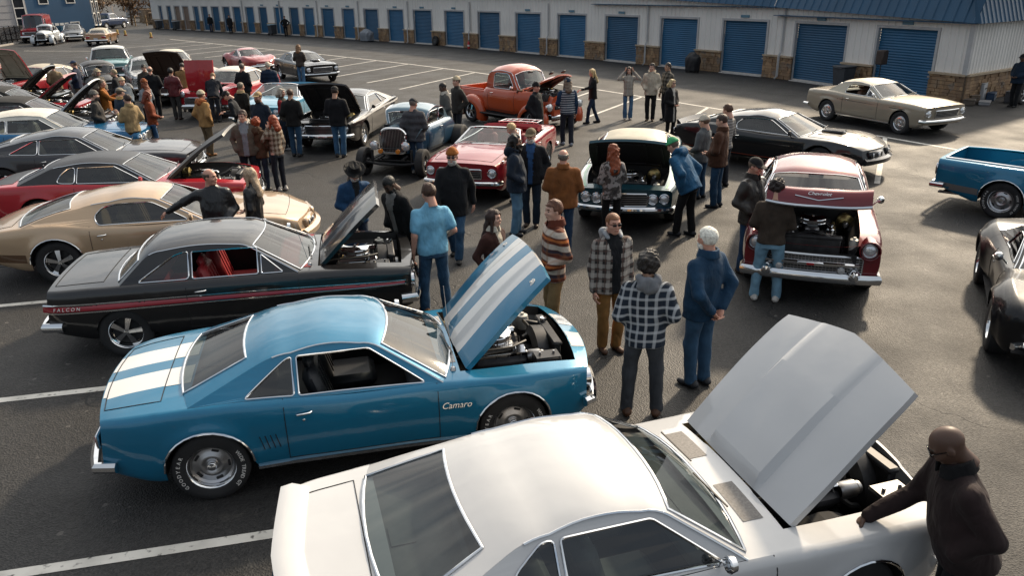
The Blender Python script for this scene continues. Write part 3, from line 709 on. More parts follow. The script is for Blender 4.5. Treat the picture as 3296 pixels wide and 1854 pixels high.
        b.add([(h[0], -.8, zf), (h[1], -.8, zf), (h[1], .8, zf), (h[0], .8, zf)], [(0, 1, 2, 3)])
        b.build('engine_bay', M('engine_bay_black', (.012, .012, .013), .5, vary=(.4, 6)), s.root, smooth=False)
    def engine(s, ec):
        sp = s.sp; h = sp['hood']; z = s.topz((h[0] + h[1]) / 2, 0); x = h[0] + .50; r = s.root
        EB = M('engine_block_%.2f_%.2f' % (ec[0], ec[2]), ec, .45, .2, vary=(.3, 8)); dk = M('engine_dark', (.03, .03, .032), .5, .3, vary=(.5, 9)); al = M('cast_aluminium', (.40, .40, .40), .4, 1., vary=(.2, 9))
        e = MB(); e.box((x, 0, z - .42), (.62, .40, .30), 0, bev=.04)
        for sg in (1, -1): e.box((x, sg * .23, z - .30), (.56, .16, .20), 0, rot=Matrix.Rotation(R(-38 * sg), 3, 'X'), bev=.03)
        e.box((x + .36, 0, z - .42), (.12, .30, .26), 0, bev=.03); e.build('engine_block', EB, r)
        for sg in (1, -1):
            m = MB(); m.box((x, sg * .25, z - .175), (.52, .13, .09), 0, rot=Matrix.Rotation(R(-38 * sg), 3, 'X'), bev=.025); m.lathe([(.0, .03), (.028, .028), (.03, 0)], 10, 0, 'Z', (x + .12, sg * .27, z - .13)); m.build('valve_cover', CHROME, r)
        m = MB(); m.box((x - .02, 0, z - .22), (.40, .20, .12), 0, bev=.03); m.box((x - .02, 0, z - .15), (.16, .18, .08), 0, bev=.02); m.build('intake_manifold', al, r)
        m = MB(); c = (x - .03, 0, z - .115); m.lathe([(.02, .078), (.03, .072), (.15, .070), (.185, .062), (.19, .052)], 28, 0, 'Z', c); m.lathe([(.188, .052), (.178, .048), (.178, .012), (.19, .008)], 28, 1, 'Z', c); m.lathe([(.19, .008), (.195, 0), (.15, -.012), (.06, -.02)], 28, 0, 'Z', c); m.lathe([(0, .10), (.016, .098), (.018, .078)], 8, 0, 'Z', c)
        m.build('air_cleaner', [CHROME, M('air_filter_element', (.20, .18, .16), .8)], r)
        m = MB(); xr = h[1] - .14; m.box((xr, 0, z - .34), (.07, .72, .46), 0, bev=.012); m.box((xr, 0, z - .10), (.10, .74, .05), 0, bev=.015); m.lathe([(0, .05), (.035, .048), (.038, .02), (.03, 0)], 12, 1, 'Z', (xr, .18, z - .08)); m.build('radiator', [dk, CHROME], r)
        m = MB(); m.lathe([(.30, .0), (.31, -.12), (.22, -.16)], 20, 0, 'X', (xr - .05, 0, z - .36)); m.build('fan_shroud', dk, r)
        m = MB(); m.box((xr - .16, -.52, z - .22), (.26, .18, .20), 0, bev=.012); m.box((xr - .16, -.52, z - .115), (.25, .17, .012), 1, bev=.004)
        for q in (-.07, .07): m.lathe([(0, .03), (.012, .03), (.014, 0)], 8, 2, 'Z', (xr - .16 + q, -.52, z - .11))
        m.build('battery', [BLACK, M('battery_top', (.02, .02, .022), .4), STEEL], r)
        m = MB(); m.lathe([(0, .16), (.06, .158), (.125, .12), (.13, .06), (.12, 0)], 20, 0, 'X', (h[0] + .02, .46, z - .20)); m.box((h[0] + .24, .46, z - .20), (.16, .08, .09), 1, bev=.02); m.build('brake_booster', [M('cadmium_gold', (.45, .34, .14), .3, .9, vary=(.3, 9)), al], r)
        hs = MB()
        hs.tube([(xr - .04, .22, z - .12), (xr - .2, .24, z - .08), (x + .42, .12, z - .14), (x + .30, .05, z - .18)], .026, 7)
        hs.tube([(xr - .04, -.28, z - .45), (xr - .25, -.26, z - .42), (x + .38, -.12, z - .40)], .028, 7)
        hs.tube([(h[0] + .03, -.30, z - .14), (h[0] + .2, -.33, z - .10), (x + .1, -.30, z - .10), (x + .28, -.15, z - .12)], .014, 6)
        hs.tube([(h[0] + .03, -.12, z - .10), (x - .15, -.16, z - .06), (x + .05, -.14, z - .09)], .010, 6)
        for k in range(4):
            for sg in (1, -1): hs.tube([(x - .22, sg * .05, z - .10), (x - .12 + k * .11, sg * .16, z - .06), (x - .2 + k * .13, sg * .33, z - .20)], .006, 5)
        hs.build('hose', M('hose_rubber', (.02, .02, .02), .5), r)
        m = MB(); m.lathe([(0, .10), (.05, .098), (.065, .08), (.065, -.02), (.05, -.05)], 16, 0, 'X', (x + .30, -.30, z - .22)); m.lathe([(.045, .13), (.05, .12), (.05, .1)], 16, 0, 'X', (x + .30, -.30, z - .22)); m.build('alternator', al, r)
        m = MB(); m.lathe([(0, .14), (.10, .135), (.105, .10), (.06, .08)], 18, 0, 'X', (x + .40, 0, z - .34)); m.build('pulley', al, r)
        m = MB(); m.lathe([(0, .12), (.075, .115), (.08, .09)], 16, 0, 'X', (x + .36, .26, z - .30)); m.build('pulley', al, r)
        m = MB(); m.lathe([(.055, 0), (.07, .10), (.06, .16), (.02, .17), (.02, .19), (0, .19)], 14, 0, 'Z', (xr - .14, .54, z - .30)); m.build('coolant_bottle', M('bottle_plastic', (.55, .53, .47), .4), r)
        m = MB(); m.tube([(h[1] - .05, -.50, z - .05), (h[0] + .5, -.52, z - .10)], .006, 5); m.build('hood_latch_bar', STEEL, r) if False else None
        if s.fh: return
        hx, hz = s.hood_h; a = s.hoodo.rotation_euler[1]
        pr = MB()
        for sg in (1, -1):
            q = Matrix.Rotation(a, 3, 'Y') @ Vector((.34, sg * .56, s.topz(hx + .34, .56 / .82) - hz - .07)); pr.tube([(h[0] + .08, sg * .60, z - .06), (hx + q.x, q.y, hz + q.z)], .012, 6)
        pr.build('hood_hinge', dk, r)
    # greenhouse
    def path(s):
        sp = s.sp; x0, x1, x2, x3 = sp['gh']; rz = sp['rail']; z0, z3 = s.fB(x0), s.fB(x3); P = []; seg = []
        E1, E2 = (x1, rz), (x2, rz - sp.get('rdrop', .02))
        fl = sp.get('fil', .10)
        def unit(a, b): d = math.hypot(b[0]-a[0], b[1]-a[1]); return ((b[0]-a[0]) / d, (b[1]-a[1]) / d)
        u = unit(E1, (x0, z0)); A = (E1[0] + u[0] * fl, E1[1] + u[1] * fl); u2 = unit(E1, E2); A2 = (E1[0] + u2[0] * fl, E1[1] + u2[1] * fl)
        fr = sp.get('filr', .14); u = unit(E2, E1); B = (E2[0] + u[0] * fr, E2[1] + u[1] * fr); u = unit(E2, (x3, z3)); B2 = (E2[0] + u[0] * fr, E2[1] + u[1] * fr)
        for t in lin(0, 1, 6): P.append((x0 + (A[0]-x0) * t, z0 + (A[1]-z0) * t)); seg.append(0)
        for t in lin(0, 1, 5)[1:]: P.append(((1-t)**2 * A[0] + 2*t*(1-t) * E1[0] + t*t * A2[0], (1-t)**2 * A[1] + 2*t*(1-t) * E1[1] + t*t * A2[1])); seg.append(1)
        for t in lin(0, 1, 9)[1:]: P.append((A2[0] + (B[0]-A2[0]) * t, A2[1] + (B[1]-A2[1]) * t + sp['arch'] * math.sin(math.pi * t))); seg.append(1)
        for t in lin(0, 1, 6)[1:]: P.append(((1-t)**2 * B[0] + 2*t*(1-t) * E2[0] + t*t * B2[0], (1-t)**2 * B[1] + 2*t*(1-t) * E2[1] + t*t * B2[1])); seg.append(1)
        rc = sp.get('rcurve', .0)
        for t in lin(0, 1, 8)[1:]: P.append((B2[0] + (x3-B2[0]) * t, B2[1] + (z3-B2[1]) * t + rc * math.sin(math.pi * t))); seg.append(2)
        return P, seg
    def gy(s, x, z):
        sp = s.sp; zb = s.fB(x); yb = s.fW(x) * s.fs(1.) - .006; t = min(1.05, max(0, (z - zb) / max(.05, sp['rail'] - zb)))
        return yb + (sp['yr'] - yb) * (t ** .92)
    def greenhouse(s, open_win, soft):
        sp = s.sp; P, seg = s.path(); gl = glass(s.gk)
        x0, x1, x2, x3 = sp['gh']; nP = len(P); V = sorted({1., .985, sp['gw'], sp['gb'], .6, .42, .22, 0.}, reverse=True); V = V + [-v for v in V[::-1][1:]]; J = len(V)
        verts = []
        n0 = sum(1 for q in seg if q == 0); n2 = nP - sum(1 for q in seg if q == 2)
        for i, (x, z) in enumerate(P):
            if i < n0: t = i / (n0 - 1); bow = sp['bw'] * (1 - .35 * t); c = s.fC(x0) + (sp['roofc'] * .75 - s.fC(x0)) * t - .004 * (1 - t)
            elif i < n2: t = (i - n0 + 1) / (n2 - n0); bow = sp['bw'] * .65 * max(0, 1 - 2.2 * t) - sp['br'] * .6 * max(0, 2.2 * t - 1.2); c = sp['roofc'] * (.75 + .25 * math.sin(math.pi * t))
            else: t = (i - n2 + 1) / (nP - n2); bow = -sp['br'] * (.6 + .4 * t); c = sp['roofc'] * .75 + (s.fC(x3) - sp['roofc'] * .75) * t
            y = s.gy(x, z)
            for v in V: verts.append((x + bow * (1 - v*v), y * v, z + c * (1 - abs(v) ** 3.2)))
        fr, fw, fb = [], [], []
        for i in range(nP - 1):
            reg = 0 if i < n0 - 1 else (2 if i >= n2 - 1 else 1)
            for j in range(J - 1):
                vm = abs(V[j] + V[j+1]) / 2; f = (i * J + j, (i+1) * J + j, (i+1) * J + j + 1, i * J + j + 1)
                if reg == 0 and vm < sp['gw']: fw.append(f)
                elif reg == 2 and vm < sp['gb'] and i > n2 - 1 - sp.get('bstart', 0): fb.append(f)
                else: fr.append(f)
        def emit(nm, fs, mat):
            used = sorted({i for f in fs for i in f}); mp = {u: i for i, u in enumerate(used)}
            return mk(nm, [verts[u] for u in used], [tuple(mp[i] for i in f) for f in fs], mat, s.root, True, 40)
        s.windshield = emit('windshield', fw, gl)
        ja = [j for j, v in enumerate(V) if abs(abs(v) - sp['gw']) < 1e-6]; jb = [j for j, v in enumerate(V) if abs(abs(v) - sp['gb']) < 1e-6]
        def ring(i0, i1, jl, jr): return [verts[i * J + jl] for i in range(i0, i1 + 1)] + [verts[i1 * J + j] for j in range(jl + 1, jr)] + [verts[i * J + jr] for i in range(i1, i0 - 1, -1)] + [verts[i0 * J + j] for j in range(jr - 1, jl, -1)]
        m = MB(); m.tube([Vector(p) + Vector((.006, 0, .004)) for p in ring(0, n0 - 1, ja[0], ja[1])], .011, 6, closed=True, flat=.7); m.build('windshield_trim', s.trim, s.windshield)
        # wipers
        for yy in (.12, -.42):
            y = yy; yb = s.gy(*P[0]); b0 = x0 + sp['bw'] * (1 - (y / yb) ** 2); w = MB(); zb = s.fB(x0) + s.fC(x0) * (1 - abs(y / yb) ** 2.6); w.tube([(b0 + .03, y, zb + .02), (b0 - .02, y + .38, zb + .05)], .007, 4); w.build('wiper', BLACK, s.root)
        if s.conv:
            # open car: keep only a slim header bar
            hb = MB(); hb.tube([verts[(n0 - 1) * J + j] for j in range(J)], .024, 6); hb.tube([verts[i * J] for i in range(n0)], .020, 6); hb.tube([verts[i * J + J - 1] for i in range(n0)], .020, 6); hb.build('windshield_frame', s.trim, s.root)
            rim = MB(); yb = [(x, s.fB(x)) for x in lin(x3, x0 - .05, 10)]
            for sg in (1, -1): rim.tube([s.warp(x, sg * (s.fW(x) * s.fs(1) - .02), z + .004) for x, z in yb], .02, 6)
            rim.build('cockpit_rim', s.trim, s.root)
            bt = MB(); 
            for k in range(5): xx = x3 + .05 + .06 * k; bt.tube([(xx, y, s.fB(x3) + .05 + .02 * math.sin(k * 2.) + .03 * (1 - (y / .7) ** 2)) for y in lin(-.68, .68, 9)], .06, 7)
            bt.build('folded_top', M('boot_cover_%s' % s.root.name, s.sp.get('boot', (.05, .05, .05)), .8, bump=(20, .3, .02)), s.root)
            return
        s.roofo = emit('roof', fr, s.roofm)
        s.rearw = emit('rear_window', fb, gl)
        i0 = min(f[0] // J for f in fb); m = MB(); m.tube([Vector(p) + Vector((-.004, 0, .005)) for p in ring(i0, nP - 1, jb[0], jb[1])], .011, 6, closed=True, flat=.7); m.build('rear_window_trim', s.trim, s.rearw)
        # rail / drip moulding
        for sg, j in ((1, 0), (-1, J - 1)):
            m = MB(); m.tube([Vector(verts[i * J + j]) + Vector((0, sg * .004, 0)) for i in range(n2 - 2)], .009, 5); m.build('roof_rail', s.trim if not soft else s.roofm, s.roofo)
        # sides with window openings
        zt = sp['rail'] - .048; outer = [(x, z) for (x, z) in P] + [(x, s.fB(x)) for x in lin(x3, x0, 14)[1:-1]]
        holes = []
        for w, r in zip(sp['win'], sp['winr']):
            pl = [(x, (s.fB(x) + .014) + q * (zt - s.fB(x) - .014)) for x, q in w]; holes.append(densify(fillet(pl, r), .12))
        pts = [outer] + holes; flat = [p for pl in pts for p in pl]
        tris = tessellate_polygon([[Vector((p[0], p[1], 0)) for p in pl] for pl in pts])
        for sg in (1, -1):
            v = [(x, sg * (s.gy(x, z) + .001), z) for x, z in flat]
            o = mk('cabin_side', v, tris, s.roofm, s.root, False)
            for k, hl in enumerate(holes):
                loop = [(x, sg * (s.gy(x, z) + .006), z) for x, z in hl]
                if (sg, k) not in open_win:
                    t3 = tessellate_polygon([[Vector((p[0], p[1], 0)) for p in hl]]); g = mk('side_window', [(p[0], sg * (abs(p[1]) - .012), p[2]) for p in loop], t3, gl, s.root, False); par = g
                else: par = o
                m = MB(); m.tube(loop, .0085, 5, closed=True); m.build('window_trim', s.trim, par)
    def seats(s):
        sp = s.sp; x0, x1, x2, x3 = sp['gh']; it = s.interior; r = s.root; zb = s.fB(0); lx = sp.get('seatx', .0)
        f = MB(); wy = s.fW(0) * .86; f.add([(x3, -wy, .32), (x0, -wy, .32), (x0, wy, .32), (x3, wy, .32)], [(0, 1, 2, 3)])
        for sg in (1, -1): f.add([(x3, sg * wy, .32), (x0, sg * wy, .32), (x0, sg * (wy - .03), zb - .02), (x3, sg * (wy - .03), s.fB(x3) - .03)], [(0, 1, 2, 3)])
        f.add([(x0 + .03, -wy, .32), (x0 + .03, wy, .32), (x0 + .03, wy, zb), (x0 + .03, -wy, zb)], [(0, 1, 2, 3)])
        f.build('cabin_floor', M('carpet', (.014, .014, .015), .9), r, smooth=False)
        d = MB(); d.box((x0 - .14, 0, zb - .06), (.34, wy * 1.86, .16), 0, bev=.05); d.box((x0 - .02, 0, zb + .01), (.34, wy * 1.8, .03), 0, bev=.01); d.build('dashboard', it, r)
        if sp.get('shelf', True):
            p = MB(); p.box(((x3 + .22), 0, s.fB(x3) - .01), (.50, wy * 1.7, .02), 0); p.box((x3 + .10, 0, s.fB(x3) + .002), (.16, .20, .01), 0); p.build('parcel_shelf', it, r, smooth=False)
        for sg in (1, -1):
            a = MB(); y = sg * wy * .48; a.box((lx - .10, y, .46), (.52, .50, .16), 0, bev=.06); a.box((lx - .40, y, .74), (.15, .50, .56), 0, rot=Matrix.Rotation(R(-16), 3, 'Y'), bev=.06); a.box((lx - .47, y, 1.04), (.09, .26, .14), 0, rot=Matrix.Rotation(R(-14), 3, 'Y'), bev=.04)
            for q in (-.12, 0, .12): a.box((lx - .325 - (.0), y + q, .76), (.02, .012, .40), 0, rot=Matrix.Rotation(R(-16), 3, 'Y'))
            a.build('front_seat', it, r)
        if x3 < -.9 and sp.get('rearseat', True):
            a = MB(); a.box((x2 + .06, 0, .48), (.48, wy * 1.7, .16), 0, bev=.06); a.box((x2 - .22, 0, .72), (.16, wy * 1.7, .50), 0, rot=Matrix.Rotation(R(-20), 3, 'Y'), bev=.06); a.build('rear_seat', it, r)
        st = MB(); c = Vector((x0 - .44, wy * .46, zb + .03)); rt = Matrix.Rotation(R(-62), 3, 'Y'); st.tube([c + rt @ Vector((.185 * math.cos(a), .185 * math.sin(a), 0)) for a in lin(0, 2 * math.pi, 21)[:-1]], .012, 6, closed=True)
        st.tube([c + rt @ Vector((0, -.18, 0)), c, c + rt @ Vector((0, .18, 0))], .014, 5); st.tube([c, c + Vector((.25, 0, -.12))], .022, 6); st.build('steering_wheel', BLACK, r)
        if not s.conv:
            mr = MB(); mr.box((x1 + .16, 0, sp['rail'] - .03), (.03, .22, .06), 0, bev=.01); mr.build('rear_view_mirror', BLACK, r)
    def wheels(s, kind):
        sp = s.sp; kf = kind if isinstance(kind, (tuple, list)) else (kind, kind)
        for (x, kd, r, tw) in ((sp['wb']/2, kf[0], sp['wr'], sp['tw']), (-sp['wb']/2, kf[1], sp.get('wrr', sp['wr']), sp.get('twr', sp['tw']))):
            wm, tm = wheel_mesh(kd, r, tw)
            for sg in (1, -1):
                o = inst('wheel', wm, s.root, (x, sg * (sp['track'] if r == sp['wr'] else sp.get('trackr', sp['track'])), r), (0, random.uniform(-.3, .3) if not kd.startswith('letter') else 0, 0 if sg > 0 else math.pi)); inst('tyre', tm, o)
    def ends(s):
        sp = s.sp; r = s.root
        def fx(y, z): return s.warp(sp['xf'], y, z)[0]
        def rx(y, z): return s.warp(sp['xr'], y, z)[0]
        for end, z in ((1, sp['bump'][0]), (0, sp['bump'][1])):
            if z is None: continue
            X = sp['xf'] if end else sp['xr']; w = s.fW(X) * 1.015; sg = 1 if end else -1; fn = fx if end else rx; P = []
            P.append((X - sg * .20, -(s.sy(X - sg * .20, z) + .002), z))
            for y in lin(-w, w, 15): P.append((fn(y * .98, z) + sg * .05, y * .985, z))
            P.append((X - sg * .20, s.sy(X - sg * .20, z) + .002, z))
            bh = sp['bh']; m = MB(); sec = [(.0, -bh * .5), (.035 * sg, -bh * .42), (.055 * sg, -bh * .1), (.05 * sg, bh * .25), (.02 * sg, bh * .5), (-.015 * sg, bh * .45), (-.015 * sg, -bh * .45)]
            m.sweep(P, sec if sg > 0 else sec[::-1], 0); m.build('front_bumper' if end else 'rear_bumper', sp.get('bmat', s.trim), r)
        g = sp['grille']
        if g:
            z0, z1, hw = g; m = MB(); P = [(fx(y, (z0+z1)/2) + .006, y) for y in lin(-hw, hw, 9)]
            v = []; 
            for (x, y) in P: v += [(x, y, z0), (x, y, z1)]
            m.add(v, [(2*i, 2*i+2, 2*i+3, 2*i+1) for i in range(8)]); go = m.build('grille', M('grille_black', (.010, .010, .011), .5), r, smooth=False)
            m = MB(); nb = sp['bars']
            for k in range(nb): zz = z0 + (z1 - z0) * (k + .5) / nb; m.tube([(x + .008, y, zz) for x, y in P], .007, 4)
            if sp.get('vbars'):
                for y in lin(-hw, hw, sp['vbars']): m.tube([(fx(y, z0) + .012, y, z0), (fx(y, z1) + .012, y, z1)], .004, 4)
            m.build('grille_bars', sp.get('gbm', STEEL), go)
            m = MB(); m.tube([(fx(y, z) + .014, y, z) for y, z in densify(fillet([(-hw, z0), (hw, z0), (hw, z1), (-hw, z1)], .03), .25)], .013, 5, closed=True); m.build('grille_surround', sp.get('gsm', s.trim), go)
        for (y, z, q) in sp['lights']:
            for sg in (1, -1):
                m = MB(); m.lathe([(q * 1.16, -.03), (q * 1.14, .022), (q * 1.0, .028), (q * .97, .010)], 20, 0, 'X', (fx(y, z), sg * y, z)); m.lathe([(q * .97, .010), (q * .7, .030), (q * .35, .038), (0, .040)], 20, 1, 'X', (fx(y, z), sg * y, z)); m.build('headlight', [s.trim, LENS], r)
        for (y, z, wy, hz) in sp['tails']:
            for sg in (1, -1):
                m = MB(); m.box((rx(y, z) - .004, sg * y, z), (.03, wy, hz), 0, bev=.012); m.box((rx(y, z) + .004, sg * y, z), (.03, wy + .025, hz + .025), 1, bev=.012); m.build('tail_light', [REDLENS, s.trim], r)
        pl = MB(); pl.box((rx(0, .5) - .012, 0, sp['bump'][1] + .10 if sp['bump'][1] else .55), (.01, .30, .15), 0, bev=.004); pl.build('license_plate', M('plate_white', (.55, .56, .58), .5), r)
        # turn lamps, exhaust
        ex = MB()
        for sg in (1, -1): ex.tube([(sp['xr'] + .5, sg * .48, .27), (sp['xr'] + .04, sg * .5, .26)], .03, 8)
        ex.build('exhaust_pipe', STEEL, r)
    # extras on the surface
    def side_line(s, pts, wd, mat, sides=(1, -1), name='side_stripe', off=.004):
        """pts: (x, z) along the body side"""
        out = []
        fz = pch(pts); X = lin(min(p[0] for p in pts), max(p[0] for p in pts), 40)
        for sg in sides:
            v = []; f = []
            for x in X:
                z = fz(x); wv = wd(x) if callable(wd) else wd
                for dz in (-.5, 0, .5): v.append(s.sidep(x, z + dz * wv, sg, off if dz == 0 else off * .8))
            for i in range(len(X) - 1):
                if any(fz(q) - (wd(q) if callable(wd) else wd) / 2 < s.ylow(q)[1] - .01 and s.ylow(q)[1] > s.ylow(q)[0] + .02 for q in (X[i], X[i+1])): continue
                for k in (0, 1): f.append((3*i + k, 3*i + 3 + k, 3*i + 4 + k, 3*i + 1 + k))
            out.append(mk(name, v, f, mat, s.root, True, 60))
        return out
    def side_text(s, txt, x, z, size, sg=-1, shear=.25, mat=None, name='script_badge'):
        me = text_mesh(txt, size, shear, .003); p = s.sidep(x, z, sg, .007); p2 = s.sidep(x + .1, z, sg, .007); a = math.atan2(p2[1] - p[1], p2[0] - p[0])
        me.materials.append(mat or CHROME); o = inst(name, me, s.root, p, (R(80), 0, a if sg < 0 else a + math.pi)); return o
    def mirror(s, sg=1, x=.48, mat=None):
        z = s.fB(x) + .06; y = s.fW(x) * .93; m = MB(); m.tube([(x, sg * (y - .02), z - .06), (x + .02, sg * (y + .04), z + .01)], .012, 6); m.lathe([(0, .03), (.05, .02), (.058, -.02), (.05, -.028)], 14, 0, 'X', (x + .02, sg * (y + .085), z + .03)); m.build('side_mirror', mat or s.trim, s.root)
    def arch_trim(s, mat=None):
        sp = s.sp
        for xc in (-sp['wb']/2, sp['wb']/2):
            for sg in (1, -1):
                m = MB(); m.tube([s.sidep(xc + sp['ar'] * math.cos(R(a)), sp['wr'] + .02 + sp['ar'] * math.sin(R(a)), sg, .004) for a in lin(2, 178, 15)], .010, 5); m.build('wheel_arch_trim', mat or s.trim, s.root)
    def rocker(s, mat=None):
        sp = s.sp; x0, x1 = -sp['wb']/2 + sp['ar'] + .02, sp['wb']/2 - sp['ar'] - .02
        for sg in (1, -1):
            m = MB(); m.tube([s.sidep(x, s.fS(x) + .03, sg, .006) for x in lin(x0, x1, 8)], .020, 5, flat=1.2); m.build('rocker_trim', mat or s.trim, s.root)
# ---------------------------------------------------------------- body shapes
BOXY = [(0, .93), (.05, .96), (.25, .985), (.5, .995), (.66, 1.0), (.70, .985), (.84, .985), (.93, .965), (.975, .94), (1, .905)]
FULL = [(0, .90), (.08, .95), (.3, .99), (.55, 1.0), (.75, .985), (.90, .93), (.97, .87), (1, .82)]
def cowl_bulge(x0, x1, w, h, e=.05):
    def f(x, v):
        t = min(1, max(0, (x - x0) / .12)) * min(1, max(0, (x1 - x) / max(.05, (x1 - x0) * .8)))
        q = max(0, 1 - max(0, (abs(v) - w) / e)); return h * t * (q * q * (3 - 2 * q))
    return f
CAMARO = spec(gh=(.72, .10, -.74, -1.48), rail=1.245, xr=-2.32, xf=2.27, trunk=(-2.27, -1.72), bulge=cowl_bulge(.86, 2.3, .30, .042), vx=(.30, .35, .325), lights=[(.62, .60, .085)], win=[[(-.56, 0), (-.56, 1), (.08, 1), (.56, 0)], [(-1.02, 0), (-.66, .93), (-.60, 1), (-.60, 0)]], winr=[.03, .03])
WHITEC = spec(xr=-2.31, xf=2.22, trunk=(-2.17, -1.76),  bulge=cowl_bulge(.86, 2.5, .34, .05), vx=(.34, .39, .365), bowp=1.2, bowF=.20, gh=(.52, -.02, -.86, -1.62), bw=.10, rail=1.235, yr=.60, gb=.80, roofc=.075, win=[[(-.66, 0), (-.66, 1), (-.06, 1), (.36, 0)], [(-1.02, 0), (-.98, .5), (-.78, 1), (-.70, 1), (-.70, 0)]], winr=[.03, .08], hv=.80,
    belt=[(-2.46, .925), (-2.0, .925), (-1.3, .945), (-.7, .91), (0, .875), (.7, .88), (1.4, .878), (2.0, .862), (2.30, .84)], W=[(-2.42, .80), (-2.0, .90), (-1.37, .945), (-.6, .905), (.3, .905), (1.37, .94), (2.0, .925), (2.30, .89)], hood=(.88, 2.19), vbars=26, bars=8, grille=(.46, .70, .60), door=(-.70, .70))
FALCON = spec(wb=2.78, track=.755, xf=2.20, xr=-2.26, ar=.31, wr=.325, side=BOXY, flare=.004, W=[(-2.34, .80), (-2.1, .87), (-1.4, .905), (0, .91), (1.4, .905), (2.1, .87), (2.28, .82)],
    belt=[(-2.34, .905), (-1.6, .93), (-.6, .935), (.6, .935), (1.5, .92), (2.28, .87)], crown=[(-2.34, .015), (-1.5, .035), (.8, .05), (1.6, .05), (2.28, .02)], sill=[(-2.34, .43), (-2.0, .33), (-1.7, .27), (1.7, .26), (2.28, .38)],
    gh=(.74, .10, -1.0, -1.36), rail=1.29, roofc=.07, yr=.60, gb=.86, arch=.03, win=[[(-.52, 0), (-.52, 1), (.26, 1), (.26, 0)], [(.30, 0), (.30, .72), (.56, 0)], [(-1.16, 0), (-.72, .92), (-.62, 1), (-.56, 1), (-.56, 0)]], winr=[.03, .02, .05], door=(-.60, .74), hood=(.98, 2.06), trunk=(-2.19, -1.58), bowF=.06, bowR=.04, lights=[(.66, .66, .085)], grille=(.52, .74, .56), tails=[(.62, .66, .17, .17)], bump=[.47, .47], bh=.12, bulge=cowl_bulge(.95, 2.3, .20, .03), vx=(.20, .25))
FBIRD = spec(xf=2.44, xr=-2.56, ar=.385, wr=.345, flare=.03, W=[(-2.56, .80), (-2.1, .90), (-1.37, .945), (-.5, .90), (.4, .905), (1.37, .94), (2.0, .88), (2.44, .74)], belt=[(-2.56, .80), (-2.1, .90), (-1.4, .945), (-.7, .86), (0, .83), (.7, .845), (1.4, .85), (2.0, .79), (2.44, .68)],
    crown=[(-2.56, .0), (-1.6, .04), (.7, .06), (1.5, .05), (2.44, .02)], gh=(.80, .06, -.80, -1.80), rail=1.19, roofc=.085, yr=.56, gb=.93, bstart=0, br=.14, arch=.03, rcurve=.03, filr=.22, win=[[(-.74, 0), (-.80, .42), (-.68, .88), (-.50, 1), (.02, 1), (.60, 0)]], winr=[.09], door=(-.86, .72), hood=(.98, 2.12), trunk=(-2.48, -1.98), bowF=.20, slF=-.35, bump=[None, None], grille=None, lights=[], tails=[(.52, .66, .50, .11)], tw=.25)
MUST71 = spec(wb=2.77, xf=2.42, xr=-2.44, belt=[(-2.44, .88), (-2.0, .93), (-1.3, .95), (-.6, .915), (0, .89), (.7, .89), (1.5, .88), (2.42, .78)], gh=(.66, -.02, -1.10, -1.72), rail=1.235, gb=.66, roofc=.075, yr=.58, win=[[(-.70, 0), (-.70, 1), (-.06, 1), (.50, 0)], [(-1.04, .10), (-.98, .6), (-.86, 1), (-.74, 1), (-.74, 0), (-.96, 0)]], winr=[.03, .05], door=(-.74, .62), hood=(.86, 2.24), trunk=(-2.36, -1.86), lights=[(.68, .62, .09)], tails=[(.52, .68, .40, .11)])
ABODY = spec(wb=2.90, xf=2.50, xr=-2.62, ar=.385, wr=.345, W=[(-2.62, .82), (-2.1, .93), (-1.45, .97), (-.6, .94), (.3, .94), (1.45, .965), (2.1, .92), (2.50, .84)], belt=[(-2.62, .87), (-2.1, .93), (-1.4, .97), (-.7, .93), (0, .895), (.8, .895), (1.5, .885), (2.1, .85), (2.5, .79)], sill=[(-2.62, .44), (-2.2, .33), (-1.9, .26), (1.9, .25), (2.5, .38)],
    crown=[(-2.62, .02), (-1.7, .045), (.8, .07), (1.6, .075), (2.5, .03)], gh=(.80, .10, -.90, -1.95), rail=1.26, roofc=.085, yr=.60, gb=.72, arch=.04, filr=.25, rcurve=.03, win=[[(-.66, 0), (-.66, 1), (.06, 1), (.60, 0)], [(-1.26, 0), (-.98, .62), (-.78, 1), (-.70, 1), (-.70, 0)]], winr=[.03, .06], door=(-.74, .74), hood=(.98, 2.30), trunk=(-2.54, -2.06), track=.81, lights=[(.70, .64, .085), (.50, .64, .085)], grille=(.52, .74, .40), tails=[(.55, .66, .40, .12)], bump=[.46, .46])
CHEV = dict(ABODY); CHEV.update(gh=(.80, .10, -.92, -1.66), gb=.74, filr=.14, rcurve=.0, win=[[(-.66, 0), (-.66, 1), (.06, 1), (.60, 0)], [(-1.14, 0), (-.86, .80), (-.74, 1), (-.70, 1), (-.70, 0)]])
SOFT = dict(ABODY); SOFT.update(gh=(.80, .12, -1.05, -1.60), gb=.62, filr=.10, rail=1.30, roofc=.09, win=[[(-.66, 0), (-.66, .92), (.06, .92), (.58, 0)], [(-1.10, 0), (-1.02, .6), (-.80, .92), (-.70, .92), (-.70, 0)]], rcurve=.02)
